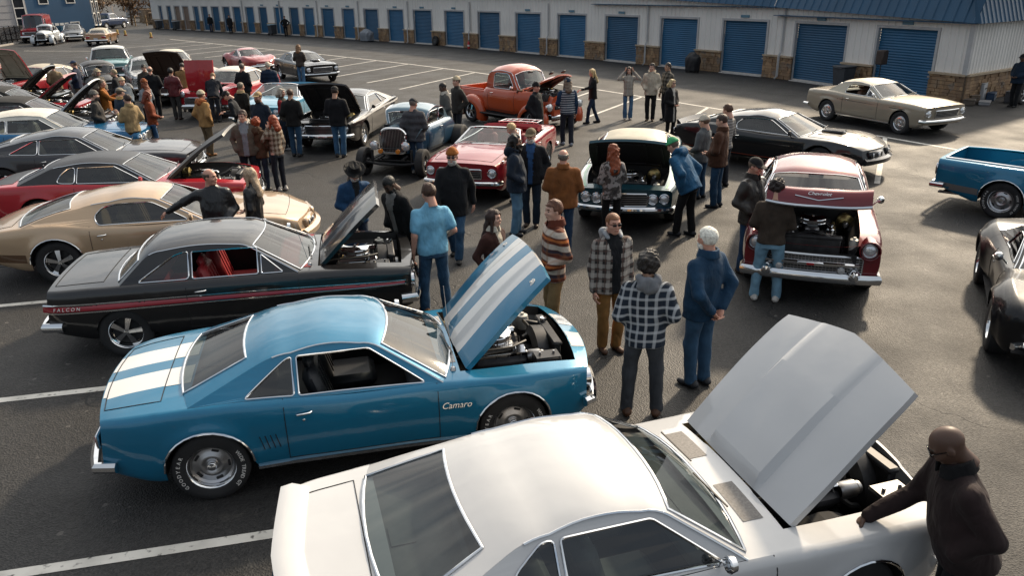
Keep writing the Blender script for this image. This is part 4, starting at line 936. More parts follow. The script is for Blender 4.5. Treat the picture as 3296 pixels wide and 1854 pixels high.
MUST65 = spec(wb=2.743, xf=2.20, xr=-2.36, ar=.35, wr=.325, side=BOXY, flare=.008, W=[(-2.36, .80), (-2.0, .86), (-1.37, .875), (0, .87), (1.37, .875), (1.9, .85), (2.2, .80)], belt=[(-2.36, .90), (-2.0, .935), (-1.3, .945), (-.5, .91), (.6, .905), (1.5, .89), (2.2, .83)], gh=(.56, -.08, -1.06, -1.46), rail=1.245, roofc=.075, yr=.57, gb=.72, win=[[(-.80, 0), (-.80, .70), (-.66, 1), (.0, 1), (.0, 0)], [(.04, 0), (.04, .62), (.40, 0)]], winr=[.06, .02], door=(-.78, .54), hood=(.80, 2.02), trunk=(-2.28, -1.66), bowF=.10, bowR=.06, slF=.10, lights=[(.68, .66, .085)], grille=(.54, .74, .46), bars=5, tails=[(.58, .68, .30, .16)], track=.745, bump=[.45, .45], bh=.085)
MUSTCV = dict(MUST65); MUSTCV.update(gh=(.56, -.02, -1.0, -1.40), rail=1.235, gw=.94, boot=(.30, .02, .025))
BLUECV = dict(ABODY); BLUECV.update(gh=(.80, .16, -1.0, -1.60), rail=1.27, boot=(.05, .20, .32))
BEL57 = spec(wb=2.92, xf=2.42, xr=-2.62, ar=.37, wr=.345, side=[(0, .88), (.08, .94), (.3, .985), (.52, 1.0), (.70, .995), (.84, .975), (.94, .94), (.98, .915), (1, .885)], flare=.0, W=[(-2.62, .80), (-2.1, .90), (-1.4, .935), (0, .94), (1.4, .935), (2.0, .925), (2.42, .88)],
    belt=[(-2.62, 1.02), (-2.2, 1.06), (-1.5, 1.03), (-.7, 1.0), (.2, .99), (.8, 1.0), (1.6, 1.0), (2.2, .99), (2.42, .95)], crown=[(-2.62, -.10), (-2.2, -.05), (-1.5, .05), (.8, .08), (1.6, .05), (2.42, -.09)], cp=3.0, sill=[(-2.62, .40), (-2.1, .30), (1.9, .27), (2.42, .36)],
    gh=(.78, .22, -.98, -1.44), rail=1.40, roofc=.10, yr=.62, gb=.88, gw=.955, bw=.22, br=.16, arch=.04, win=[[(-.62, 0), (-.62, 1), (.18, 1), (.52, 0)], [(-1.22, 0), (-1.0, .75), (-.74, 1), (-.66, 1), (-.66, 0)]], winr=[.05, .08], door=(-.66, .72), hood=(.98, 2.414), nosecut=.78, trunk=(-2.52, -1.56), hv=.74, bowF=.08, bowR=.06, slF=-.05, bump=[.44, .46], bh=.14, grille=(.50, .74, .66), bars=7, vbars=30, lights=[(.73, .84, .095)], tails=[(.70, .80, .10, .22)], bulge=cowl_bulge(.9, 2.6, .08, .02), vx=(.08, .14))
ELCAM = dict(ABODY); ELCAM.update(xr=-2.68, belt=[(-2.68, .96), (-2.1, .97), (-1.4, .965), (-.7, .94), (0, .905), (.8, .905), (1.5, .89), (2.5, .79)], gh=(.80, .10, -.42, -.72), rail=1.29, win=[[(-.46, 0), (-.40, .9), (-.30, 1), (.06, 1), (.60, 0)]], winr=[.05], trunk=None, door=(-.56, .74), bed=(-2.58, -.80, .86), vx=(.86,), crown=[(-2.68, .0), (-.9, .02), (.8, .07), (1.6, .075), (2.5, .03)], rearseat=False, shelf=False, filr=.08, seatx=.15, tails=[(.80, .78, .10, .20)], slR=.02, bowR=.03)
VETTE = spec(wb=2.49, xf=2.26, xr=-2.28, ar=.385, wr=.345, tw=.25, flare=.035, side=FULL, W=[(-2.28, .72), (-1.9, .86), (-1.25, .93), (-.3, .80), (.3, .80), (1.25, .92), (1.8, .86), (2.26, .62)], belt=[(-2.28, .78), (-1.9, .84), (-1.25, .93), (-.6, .84), (0, .80), (.6, .82), (1.2, .91), (1.7, .84), (2.26, .60)], crown=[(-2.28, .03), (-1.25, .0), (-.5, .04), (.6, .03), (1.2, -.06), (1.8, .0), (2.26, .05)], cp=2.0, gh=(.44, -.12, -.62, -.98), rail=1.12, roofc=.08, yr=.52, gb=.66, bw=.24, arch=.02, win=[[(-.56, 0), (-.50, .8), (-.42, 1), (-.14, 1), (.22, 0)]], winr=[.03], door=(-.52, .40), hood=(.62, 2.0), trunk=None, hv=.55, bowF=.34, bowR=.22, slR=.2, bump=[.42, .48], bh=.075, grille=(.44, .52, .40), bars=4, lights=[], tails=[(.40, .64, .13, .13), (.62, .64, .13, .13)], track=.78, rearseat=False, shelf=False, seatx=-.12, bulge=cowl_bulge(.5, 2.1, .22, .045), vx=(.22, .3))
F100 = spec(wb=2.90, xf=2.22, xr=-2.55, ar=.40, wr=.37, side=BOXY, flare=.0, W=[(-2.55, .90), (-2.3, .93), (0, .94), (1.5, .93), (2.22, .88)], belt=[(-2.55, 1.08), (-1.0, 1.10), (-.8, 1.16), (.6, 1.16), (1.6, 1.14), (2.22, 1.08)], sill=[(-2.55, .50), (-2, .42), (1.9, .40), (2.22, .46)], crown=[(-2.55, .0), (-.9, .0), (.7, .05), (1.5, .07), (2.22, .02)], gh=(.74, .42, -.62, -.78), rail=1.66, roofc=.10, yr=.68, gw=.95, gb=.86, bw=.10, br=.02, arch=.02, win=[[(-.54, 0), (-.50, .95), (-.44, 1), (.34, 1), (.56, 0)]], winr=[.05], door=(-.56, .70), hood=(.90, 2.10), trunk=None, bed=(-2.46, -.86, .88), vx=(.88,), bowF=.05, bowR=.0, slR=0., bump=[.52, .52], bh=.16, grille=(.68, .92, .70), bars=5, lights=[(.66, .80, .09)], tails=[(.84, .84, .09, .2)], rearseat=False, shelf=False, seatx=.1, track=.80)
# narrow cabins that carry separate fenders
PONT = dict(ar=.02, flare=.0, side=FULL)
F1 = spec(wb=2.90, xf=2.0, xr=-2.30, wr=.35, tw=.22, track=.78, W=[(-2.30, .70), (-.95, .70), (-.86, .80), (-.5, .84), (.35, .84), (.7, .74), (1.4, .56), (2.0, .50)], belt=[(-2.30, 1.04), (-1.0, 1.04), (-.9, 1.14), (.5, 1.14), (.8, 1.14), (1.5, 1.10), (2.0, 1.02)], sill=[(-2.30, .50), (-.9, .45), (.7, .42), (2.0, .45)], crown=[(-2.30, .0), (-.95, .0), (.6, .09), (1.4, .12), (2.0, .06)], gh=(.62, .34, -.74, -.90), rail=1.67, roofc=.16, yr=.62, gw=.90, gb=.55, bw=.12, br=.06, arch=.04, fil=.12, filr=.22, win=[[(-.48, 0), (-.48, .85), (-.36, 1), (.18, 1), (.40, .3), (.42, 0)]], winr=[.08], door=(-.62, .56), hood=(.84, 1.96), hv=.96, trunk=None, bed=(-2.24, -.98, .92), vx=(.92, .96), bowF=.06, bowR=0., slR=0., bump=[.45, None], bh=.12, grille=None, lights=[], tails=[], rearseat=False, shelf=False, seatx=.05, **PONT)
COUPE30 = spec(wb=2.85, xf=1.95, xr=-2.1, wr=.36, tw=.2, track=.72, W=[(-2.1, .40), (-1.6, .62), (-.9, .74), (0, .76), (.6, .66), (1.3, .48), (1.95, .36)], belt=[(-2.1, .75), (-1.6, 1.0), (-.9, 1.12), (0, 1.12), (.8, 1.10), (1.5, 1.06), (1.95, .98)], sill=[(-2.1, .45), (-1.5, .38), (.9, .38), (1.95, .42)], crown=[(-2.1, .05), (-1.2, .12), (.6, .10), (1.3, .14), (1.95, .08)], gh=(.62, .42, -.70, -1.25), rail=1.50, roofc=.13, yr=.56, gw=.88, gb=.50, bw=.06, br=.10, arch=.05, fil=.10, filr=.28, win=[[(-.24, 0), (-.24, .85), (-.18, 1), (.32, 1), (.44, 0)], [(-.78, .1), (-.70, .7), (-.54, .95), (-.30, .95), (-.30, 0), (-.70, 0)]], winr=[.05, .08], door=(-.30, .56), hood=(.80, 1.86), hv=.90, vx=(.90,), trunk=(-1.9, -1.4), bowF=.10, bowR=.10, slR=0., bump=[.48, .48], bh=.07, grille=(.50, .95, .30), vbars=13, bars=1, lights=[], tails=[], rearseat=False, **PONT)
SEDAN = spec(wb=2.75, xf=2.25, xr=-2.35, ar=.345, wr=.32, side=FULL, belt=[(-2.35, .98), (-1.4, 1.0), (0, .95), (.9, .95), (1.6, .88), (2.25, .72)], W=[(-2.35, .78), (-1.4, .89), (1.4, .89), (2.0, .84), (2.25, .72)], gh=(1.0, .25, -.95, -1.60), rail=1.38, win=[[(-1.2, 0), (-.9, .9), (-.7, 1), (.2, 1), (.75, 0)]], winr=[.06], door=(-.3, .75), hood=(1.1, 2.1), bump=[.48, .50], lights=[(.60, .64, .09)], grille=(.52, .62, .34), tails=[(.62, .80, .22, .16)], slR=.0)

def pontoon(root, xc, yc, wr, r, w, mat, tail=.0, name='fender', front=True):
    """separate rounded fender over one wheel: a lofted arch with a domed crown and a skirt towards the running board"""
    for sg in (1, -1):
        v = []; f = []; A = lin(-18, 205, 26) if front else lin(-25, 200, 26); Wn = [0, .18, .4, .62, .8, .92, .98, 1.0, 1.0]; D = [-.02, .02, .035, .03, .0, -.035, -.075, -.13, -.17]
        for a in A:
            rr = r * (1.0 + (.12 if a > 150 else 0) * (a - 150) / 55 + tail * max(0, (a - 120) / 80))
            if not front: rr = r * (1.0 + tail * max(0, (60 - a) / 85))
            for q, dd in zip(Wn, D):
                rad = rr + dd * r / .45; v.append((xc + rad * math.cos(R(a)), sg * (yc - w / 2 + w * q), wr + rad * math.sin(R(a)) * 1.0))
        n = len(Wn)
        for i in range(len(A) - 1):
            for j in range(n - 1): q = (i*n + j, i*n + j + 1, (i+1)*n + j + 1, (i+1)*n + j); f.append(q if sg > 0 else q[::-1])
        mk(name, v, f, mat, root, True, 60)
def bed_box(car, floor_z, mat):
    sp = car.sp; x0, x1, vv = sp['bed']; m = MB(); y0 = car.fW((x0 + x1) / 2) * car.fs(1.) * vv; zt = lambda x: car.fB(x) - .002
    for sg in (1, -1):
        q = [(x0, sg * y0, zt(x0)), (x1, sg * y0, zt(x1)), (x1, sg * y0 * .98, floor_z), (x0, sg * y0 * .98, floor_z)]; m.add(q, [(0, 1, 2, 3)])
        hs = [( -sp['wb']/2 + .42 * math.cos(R(a)), sg * y0 * .97, floor_z + .2 * math.sin(R(a))) for a in lin(0, 180, 9)]; n0 = len(m.v); m.v += hs + [(x, sg * (abs(y) - .2), z) for x, y, z in hs]; m.f += [(n0 + i, n0 + i + 1, n0 + 10 + i, n0 + 9 + i) for i in range(8)] + [tuple(n0 + 9 + i for i in range(9))]; m.m += [0] * 9
    for x in (x0, x1): m.add([(x, -y0, zt(x)), (x, y0, zt(x)), (x, y0 * .98, floor_z), (x, -y0 * .98, floor_z)], [(0, 1, 2, 3)])
    m.add([(x0, -y0, floor_z), (x1, -y0, floor_z), (x1, y0, floor_z), (x0, y0, floor_z)], [(0, 1, 2, 3)])
    for k in range(9): m.box(((x0 + x1) / 2, -y0 * .85 + k * y0 * .2125, floor_z + .006), (x1 - x0 - .02, .03, .012))
    m.build('cargo_bed', mat, car.root, smooth=False)
# ---------------------------------------------------------------- the cars on show
NAVY_I, RED_I, TAN_I, WHITE_I = (.012, .014, .018), (.26, .014, .018), (.20, .13, .07), (.45, .42, .38)
BLACKP = paint('black', (.006, .006, .007)); WHITEP = paint('white', (.49, .495, .50), rough=.4)
BLUEP = paint('lemans_blue', (.008, .165, .30), .3); BLUE_ST = stripe_paint('lemans_striped', (.008, .165, .30), (.70, .69, .66), [(.10, .43)], .3)
GOLDP = paint('gold', (.52, .37, .235), .35); REDP = paint('bright_red', (.27, .010, .018)); MAROON = paint('deep_red', (.155, .008, .014), .25); ORANGE = paint('orange_red', (.50, .075, .018)); TANP = paint('tan_gold', (.38, .33, .255), .35, coat=.8)
VINYL = M('black_vinyl_roof', (.022, .022, .024), .34, bump=(90, .35, .004), vary=(.2, 5)); VINYLT = M('beige_vinyl_roof', (.46, .42, .33), .55, bump=(90, .35, .004), vary=(.1, 5)); WHITECLOTH = M('white_convertible_cloth', (.62, .60, .54), .8, bump=(40, .3, .006), vary=(.08, 5)); BLACKCLOTH = M('black_convertible_cloth', (.022, .022, .022), .85, bump=(40, .3, .006), vary=(.25, 5))
ROW = 'show cars parked in the left row'; ROW2 = 'show cars facing the crowd'; ROW3 = 'show cars in the back row'

def strip_top(car, x0, x1, v0, v1, mat, name, n=10, off=.003):
    v = []; f = []
    for x in lin(x0, x1, n): 
        for q in lin(v0, v1, 6): v.append(car.topp(x, q, off))
    for i in range(n - 1):
        for j in range(5): f.append((i*6 + j, i*6 + 6 + j, i*6 + 7 + j, i*6 + 1 + j) if v0 > v1 else (i*6 + j, i*6 + j + 1, i*6 + 7 + j, i*6 + 6 + j))
    return mk(name, v, f, mat, car.root, True)
# white coupe, nearest
c = Car(WHITEC, (.71, 4.53), 16.5, WHITEP, 'white coupe with open flat hood, nearest car at the bottom', wheel='rally', hood_open=47, interior=(.16, .17, .17), glass_key='teal', group=ROW, hood_under=M('grey_hood_underside', (.20, .20, .20), .6))
C1 = c; c.arch_trim(); c.mirror(-1, .32)
sp_ = MB(); sp_.sweep([c.topp(-2.27, v, .0) for v in lin(-.95, .95, 15)], [(-.09, -.02), (-.10, .035), (-.02, .055), (.10, .012), (.10, -.02)], 0); sp_.build('rear_spoiler', WHITEP, c.root)
CV = M('cowl_mesh', (.16, .15, .14), .6, vary=(.3, 60))
for sg in (1, -1): strip_top(c, .66, .81, *sorted((sg * .20, sg * .66), reverse=True), CV, 'cowl_vent', 4)
# blue striped coupe
c = Car(CAMARO, (-1.54, 6.95), 13.2, BLUEP, 'blue coupe with white racing stripes and open hood', wheel='letter', hood_open=48, hood_mat=BLUE_ST, trunk_mat=BLUE_ST, interior=NAVY_I, open_win={(-1, 0), (1, 0)}, group=ROW)
C2 = c; c.arch_trim(); c.rocker(); c.side_text('Camaro', .82, .66, .085, -1, .35); c.mirror(1, .46)
for k in range(4): 
    g = MB(); x = -.93 + .045 * k; g.tube([c.sidep(x, .60, -1, .002), c.sidep(x + .03, .46, -1, .002)], .0045, 4); g.build('fender_gill', GAP, c.root)
STR = paint('stripe_white', (.70, .69, .66), rough=.4)
for sg in (1, -1):
    a, b = sorted((sg * .125, sg * .52)); 
    strip_top(c, 2.11, 2.262, b, a, STR, 'nose_stripe'); strip_top(c, -1.715, -1.50, b, a, STR, 'deck_stripe', 4); strip_top(c, -2.31, -2.27, b, a, STR, 'deck_stripe', 4)
CV = M('cowl_mesh_grey', (.36, .35, .34), .6, vary=(.25, 60))
for sg in (1, -1): strip_top(c, .80, .885, *sorted((sg * .24, sg * .66), reverse=True), CV, 'cowl_vent', 4)
for sg in (1, -1):
    hp_ = MB(); ln = c.sp['hood'][1] - c.sp['hood'][0]; zz = c.topz(c.sp['hood'][1] - .14, .70) - c.hood_h[1]; hp_.lathe([(.045, 0), (.045, .006), (.012, .007), (.012, .02), (0, .022)], 14, 0, 'Z', (ln - .20, sg * .57, zz)); hp_.build('hood_pin', WHITE, c.hoodo)
an = MB(); p = c.topp(.84, -.80, 0); an.tube([p, (p[0] - .05, p[1], p[2] + .85)], .0035, 4); an.lathe([(.03, 0), (.02, .03), (0, .04)], 8, 0, 'Z', p); an.build('radio_antenna', STEEL, c.root)
# black coupe with red side band
c = Car(FALCON, (-3.56, 9.80), 10.6, BLACKP, 'black hardtop coupe with red side band and open hood', wheel='mag5', hood_open=47, interior=RED_I, open_win={(-1, 0), (1, 0)}, group=ROW, hood_under=M('red_hood_underside', (.05, .012, .012), .5), engine_col=(.10, .10, .11))
C3 = c; REDB = M('red_side_band', (.30, .012, .025), .35, coat=.6)
c.side_line([(-2.33, .70), (0, .715), (2.1, .70)], lambda x: .07 * (1 - .55 * (x + 2.33) / 4.5), REDB)
c.side_line([(-2.33, .752), (0, .757), (2.12, .722)], .014, CHROME, name='side_trim', off=.007); c.side_line([(-2.33, .648), (0, .673), (2.12, .680)], .014, CHROME, name='side_trim', off=.007)
c.side_text('F A L C O N', -2.0, .703, .058, -1, .2, WHITE, 'lettering'); c.mirror(1, .5)
an = MB(); p = c.topp(.88, -.80, 0); an.tube([p, (p[0] - .12, p[1] - .02, p[2] + .55)], .0035, 4); an.lathe([(.03, 0), (.02, .03), (0, .04)], 8, 0, 'Z', p); an.build('radio_antenna', STEEL, c.root)
# gold fastback
c = Car(FBIRD, (-5.85, 12.5), 13.0, GOLDP, 'gold fastback coupe with pointed nose, a man leaning on it', wheel='mag5', interior=TAN_I, group=ROW)
C4 = c; c.arch_trim(); c.side_line([(-2.4, .50), (-1.8, .46), (1.8, .40), (2.3, .44)], .13, M('brown_lower_band', (.10, .05, .022), .4, coat=.6), name='lower_band')
def split_nose(c, body, w=.50, z=.58):
    for sg in (1, -1):
        m = MB(); x = c.warp(c.sp['xf'], sg * .36, z)[0]; m.box((x - .01, sg * .36, z), (.10, w, .16), 0, bev=.03, rot=Matrix.Rotation(R(12 * sg), 3, 'Z')); m.box((x + .022, sg * .36, z), (.06, w - .10, .10), 1, bev=.015, rot=Matrix.Rotation(R(12 * sg), 3, 'Z')); m.build('nose_grille', [body, BLACK], c.root)
        for k in (0, 1):
            y = sg * (.28 + .19 * k); l = MB(); xx = c.warp(c.sp['xf'], y, z)[0]; l.box((xx + .045, y, z), (.03, .14, .085), 0, bev=.01); l.build('headlight', LENS, c.root)
    b = MB(); b.sweep([(c.warp(c.sp['xf'], y, .44)[0] + .02, y, .44) for y in lin(-.74, .74, 11)], [(.0, -.08), (.06, -.05), (.07, .04), (.0, .08), (-.05, .04), (-.05, -.06)]); b.build('front_bumper', body, c.root)
    b = MB(); b.sweep([(c.warp(c.sp['xr'], y, .5)[0] - .02, y, .5) for y in lin(-.78, .78, 9)][::-1], [(.0, -.08), (.06, -.05), (.07, .04), (.0, .08), (-.05, .04), (-.05, -.06)]); b.build('rear_bumper', body, c.root)
split_nose(c, GOLDP); c.mirror(-1, .62, GOLDP)
# red coupe with black vinyl roof
RACER = paint('race_red', (.42, .014, .024))
c = Car(MUST71, (-7.45, 15.0), 8.0, RACER, 'red coupe with black vinyl roof and open black hood', roof=VINYL, wheel='mag5', hood_open=40, hood_mat=VINYL, trunk_mat=VINYL, group=ROW)
C5 = c; c.mirror(-1, .45, RACER)
# dark fastback in plain charcoal paint
c = Car(ABODY, (-9.75, 17.75), 10.5, paint('charcoal', (.028, .028, .032), .3), 'charcoal fastback coupe parked beyond the red one', wheel='mag5', group=ROW, glass_key='dark'); C6 = c
# blue car with white top
c = Car(SOFT, (-12.15, 20.55), 13.0, paint('mid_blue', (.012, .14, .31), .3), 'blue car with white convertible top up', roof=WHITECLOTH, soft_top=True, wheel='mag5', group=ROW, glass_key='clear', interior=WHITE_I); C7 = c
c = Car(SOFT, (-14.2, 23.2), 12.5, BLACKP, 'black car with black convertible top and hood up', roof=BLACKCLOTH, soft_top=True, wheel='rally', hood_open=44, hood_mat=WHITEP, interior=RED_I, group=ROW, detail=False)
c = Car(SOFT, (-16.4, 25.9), 12.0, REDP, 'red car with dark convertible top and red hood up, far end of left row', roof=BLACKCLOTH, soft_top=True, wheel='rally', hood_open=40, group=ROW, detail=False)
c = Car(CHEV, (-18.5, 28.5), 12.0, paint('dark_green', (.012, .02, .018), .3), 'dark green coupe with hood up at the left edge', wheel='rally', hood_open=42, group=ROW, detail=False)

# ---- cars facing the crowd
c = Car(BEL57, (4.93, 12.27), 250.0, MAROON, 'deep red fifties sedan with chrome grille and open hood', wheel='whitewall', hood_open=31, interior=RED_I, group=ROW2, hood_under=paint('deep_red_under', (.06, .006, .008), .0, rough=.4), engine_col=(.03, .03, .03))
C28 = c; c.mirror(1, .52); 
for sg in (1, -1):                          # headlamp hoods, bumper guards
    m = MB(); x = c.warp(c.sp['xf'], sg * .73, .84)[0]; m.lathe([(.135, -.22), (.142, .0), (.138, .07), (.122, .075), (.118, .0)], 20, 0, 'X', (x, sg * .73, .845)); m.build('headlight_hood', MAROON, c.root)
    m = MB(); m.lathe([(0, .14), (.05, .13), (.085, .07), (.09, .0), (.07, -.08)], 16, 0, 'X', (x + .06, sg * .56, .50)); m.build('bumper_guard', CHROME, c.root)
    m = MB(); m.lathe([(0, .05), (.045, .045), (.05, .0)], 12, 0, 'X', (x + .09, sg * .40, .56)); m.build('parking_lamp', LENS, c.root)
m = MB(); m.tube([(c.warp(c.sp['xf'], y, .63)[0] + .05, y, .63) for y in lin(-.62, .62, 9)], .026, 6); m.build('grille_bar', CHROME, c.root)
m = MB(); x = c.warp(c.sp['xf'], 0, .63)[0] + .075; m.box((x, 0, .63), (.03, .34, .06), 0, bev=.012); m.box((x + .012, 0, .63), (.02, .10, .035), 1, bev=.006); m.build('grille_emblem', [CHROME, REDLENS], c.root)
hx, hz = c.hood_h; ln = c.sp['hood'][1] - c.sp['hood'][0]
lipz = c.topz(hx + ln, 0) - hz; SEC = [(0., 0.), (.045, -.018), (.075, -.06), (.09, -.13), (.088, -.21), (.07, -.26)]; Y = lin(-.66, .66, 13); v = []; f = []
for (a, b) in SEC:
    for y in Y: v.append((ln + a * (1 - .25 * (y / .66) ** 2), y, c.topz(hx + ln, y / .83) - hz + b - .01 * (y / .66) ** 2))
for i in range(len(SEC) - 1):
    for k in range(12): a = i * 13 + k; f.append((a, a + 13, a + 14, a + 1))
lip = mk('hood_nose', v, f, MAROON, c.hoodo, True, 60)
m = MB(); m.tube([(ln + .095, y, lipz - .135 - .055 * (1 - abs(y) / .30)) for y in (-.30, -.15, 0, .15, .30)], .009, 5); m.build('hood_vee', CHROME, c.hoodo)
tm_ = text_mesh('Chevrolet', .072, .35, .004); tm_.materials.append(CHROME); o = inst('script_badge', tm_, c.hoodo, (ln + .094, 0, lipz - .10), (0, R(78), math.pi / 2)); o.rotation_mode = 'QUATERNION'; o.rotation_quaternion = (Matrix.Rotation(R(78), 4, 'Y') @ Matrix.Rotation(math.pi / 2, 4, 'Z')).to_quaternion()
m = MB(); m.tube([(ln + .07 * (1 - .25 * (y / .66) ** 2), y, c.topz(hx + ln, y / .83) - hz - .265) for y in lin(-.66, .66, 11)], .024, 6); m.build('hood_lip_trim', CHROME, c.hoodo)
c = Car(CHEV, (2.57, 15.85), 257.5, paint('dark_teal', (.012, .055, .075), .35), 'dark teal coupe with beige vinyl roof and hood up', roof=VINYLT, wheel='rally', hood_open=35, group=ROW2, hood_mat=paint('dark_teal', (.012, .055, .075), .35)); C24 = c
GRN = M('green_stripe_edge', (.03, .30, .13), .35, coat=.6)
for sg in (1, -1):
    a, b = sg * .875, sg * .99
    v = []; f = []; X = lin(1.02, 2.42, 12)
    for x in X:
        for q in (a, (a + b) / 2, b): v.append(c.topp(x, q, .004))
    mk('fender_stripe', v, [(3*i + k, 3*i + 3 + k, 3*i + 4 + k, 3*i + 1 + k) if sg < 0 else (3*i + k + 1, 3*i + 4 + k, 3*i + 3 + k, 3*i + k) for i in range(11) for k in (0, 1)], [STR, GRN], c.root, True, 38, [1 if k == 0 else 0 for i in range(11) for k in (0, 1)])
c = Car(MUSTCV, (-.31, 17.72), 251.0, REDP, 'red convertible with top down and chrome trunk rack', convertible=True, wheel='rally', interior=RED_I, group=ROW2); C23 = c
c.mirror(1, .40)
rk = MB()
for sg in (1, -1): rk.tube([c.topp(-1.60, sg * .62, .09), c.topp(-2.15, sg * .62, .10)], .012, 6)
for q in lin(-.62, .62, 7): rk.tube([c.topp(-1.60, q, .09), c.topp(-2.15, q, .10)], .008, 5)
for x in (-1.60, -2.15): rk.tube([c.topp(x, q, .10) for q in lin(-.62, .62, 5)], .012, 6)
for q in (-.5, .5):
    for x in (-1.65, -2.1): rk.tube([c.topp(x, q, 0), c.topp(x, q, .10)], .008, 5)
rk.build('luggage_rack', CHROME, c.root)
c = Car(CHEV, (-4.80, 23.58), 262.0, BLACKP, 'black coupe with hood up and silver bumper, two men in front', wheel='mag5c', hood_open=45, group=ROW2, engine_col=(.04, .04, .045)); C20 = c; c.mirror(1, .55, BLACK); c.side_line([(-2.5, .86), (0, .84), (2.3, .80)], .05, STR, name='side_stripe')
c = Car(BLUECV, (-7.55, 26.75), 262.0, paint('sky_blue', (.06, .27, .42), .2), 'light blue convertible with top down', convertible=True, wheel='hubcap', interior=WHITE_I, group=ROW2, detail=False)
BEL2 = dict(BEL57); BEL2.update(hood=(1.25, 2.30), hv=.62, nosecut=None)
c = Car(BEL2, (-10.3, 29.75), 263.0, RACER, 'bright red fifties car with red hood raised high', roof=M('cream_roof', (.60, .52, .42), .4, coat=.8), wheel='whitewall', hood_open=82, front_hinge=True, group=ROW2, detail=False)
m = MB(); m.tube([(-.50, -.16, .02), (-.42, 0, .03), (-.50, .16, .02)], .012, 5); m.box((-.75, 0, .035), (.30, .05, .03), 0, bev=.012); m.build('hood_emblem', M('gold_emblem', (.5, .36, .12), .25, .9), c.hoodo)
c = Car(CHEV, (-13.35, 33.1), 266.0, paint('dark_brown', (.035, .022, .016), .3), 'dark brown car with hood up showing licence plate', wheel='rally', hood_open=58, hood_under=M('brown_hood_underside', (.05, .03, .02), .6), group=ROW2, detail=False)

# ---- back row
c = Car(FBIRD, (6.62, 18.95), -43.0, BLACKP, 'black fastback with gold striped hood in front of the tan coupe', wheel='wide', group=ROW3, glass_key='dark'); C25 = c
split_nose(c, BLACKP); c.mirror(-1, .62, BLACK); c.side_line([(-2.4, .36), (0, .30), (2.1, .34)], .016, M('red_pinstripe', (.35, .06, .02), .4), name='pinstripe')
GS = M('gold_pinstripe', (.42, .30, .12), .35)
for sg in (1, -1):
    m = MB(); m.tube([c.topp(x, sg * q, .003) for x, q in ((1.1, .18), (1.9, .16), (2.0, .30), (1.6, .42), (1.1, .5))], .010, 4); m.build('hood_pinstripe', GS, c.root)
m = MB(); m.box((1.30, 0, c.topz(1.30, 0) + .02), (.50, .30, .07), 0, bev=.03); m.build('hood_scoop', BLACKP, c.root)
m = MB(); m.sweep([c.topp(-2.48, v, .0) for v in lin(-.92, .92, 13)], [(-.06, -.02), (-.08, .09), (-.04, .10), (.06, .0)]); m.build('rear_spoiler', BLACKP, c.root)
c = Car(MUST65, (11.42, 23.98), -65.5, TANP, 'tan coupe with cream roof driving past the blue doors', roof=VINYLT, wheel='hubcap', interior=(.09, .04, .02), glass_key='clear', open_win={(-1, 0)}, cat='car'); C26 = c
c.side_line([(-1.0, .74), (.2, .72), (1.5, .71)], .02, M('dark_body_line', (.04, .03, .02), .5), name='crease_shade'); c.rocker(); c.mirror(-1, .36)  # thin dark strip on the side paints in the shade of a crease
c = Car(ELCAM, (10.75, 13.50), -45.0, BLUEP, 'blue coupe utility with open cargo bed at the right edge', wheel='letter', interior=NAVY_I); bed_box(c, .66, BLUEP); c.arch_trim(); c.side_line([(-2.6, .47), (0, .43), (2.3, .44)], .12, M('brushed_lower_trim', (.30, .30, .31), .35, .8), name='lower_trim')
br_ = MB(); x0, x1, vv = c.sp['bed']; br_.tube([c.topp(x, vv, .014) for x in lin(x1, x0, 10)] + [c.topp(x0, q, .014) for q in lin(vv, -vv, 9)[1:-1]] + [c.topp(x, -vv, .014) for x in lin(x0, x1, 10)], .018, 6); br_.build('bed_rail', CHROME, c.root)
c = Car(VETTE, (7.12, 9.22), 243.0, paint('deep_black', (.004, .004, .005), coat=.45), 'glossy black sports car with flared fenders at the right edge', wheel=('wide', 'wide'), glass_key='dark'); c.mirror(-1, .25, CHROME); c.mirror(1, .25, CHROME)
c = Car(MUST65, (-9.86, 39.14), -55.5, BLACKP, 'black notchback coupe parked by the empty stalls', wheel='mag5c', group=ROW3, glass_key='clear', detail=False); c.rocker(); m = MB(); m.box((1.3, 0, c.topz(1.3, 0) + .03), (.5, .35, .07), 0, bev=.03); m.build('hood_scoop', BLACKP, c.root)
c = Car(VETTE, (-14.06, 43.8), -52.6, paint('rose_red', (.36, .045, .045)), 'red sports car with swoopy fenders beside the black notchback', wheel='rally', group=ROW3, detail=False)
c = Car(CHEV, (-17.2, 41.3), -66, GOLDP, 'gold coupe with cream roof behind the patterned car', roof=M('cream_vinyl', (.58, .54, .45), .5), wheel='rally', group=ROW3, detail=False)
def scribble():
    m, nt, b = new_mat('scribbled_paint'); tc = N(nt, 'ShaderNodeTexCoord'); w = N(nt, 'ShaderNodeTexWave', i_Scale=2.3, i_Distortion=14.0, i_Detail=3.0); w.inputs['Detail Scale'].default_value = 2.5; L(nt, tc.outputs['Object'], w.inputs[0]); mr = N(nt, 'ShaderNodeMapRange', i_1=.42, i_2=.52); L(nt, w.outputs[1], mr.inputs[0])
    mx = N(nt, 'ShaderNodeMix', data_type='RGBA'); L(nt, mr.outputs[0], mx.inputs[0]); mx.inputs[6].default_value = (.03, .035, .05, 1); mx.inputs[7].default_value = (.60, .60, .58, 1); L(nt, mx.outputs[2], b.inputs['Base Color']); b.inputs['Roughness'].default_value = .4; b.inputs['Coat Weight'].default_value = .5
    return m
SCRIB = scribble()
c = Car(BEL57, (-15.75, 35.2), -62, SCRIB, 'white car covered in black scribble pattern', wheel='whitewall', group=ROW3, detail=False)

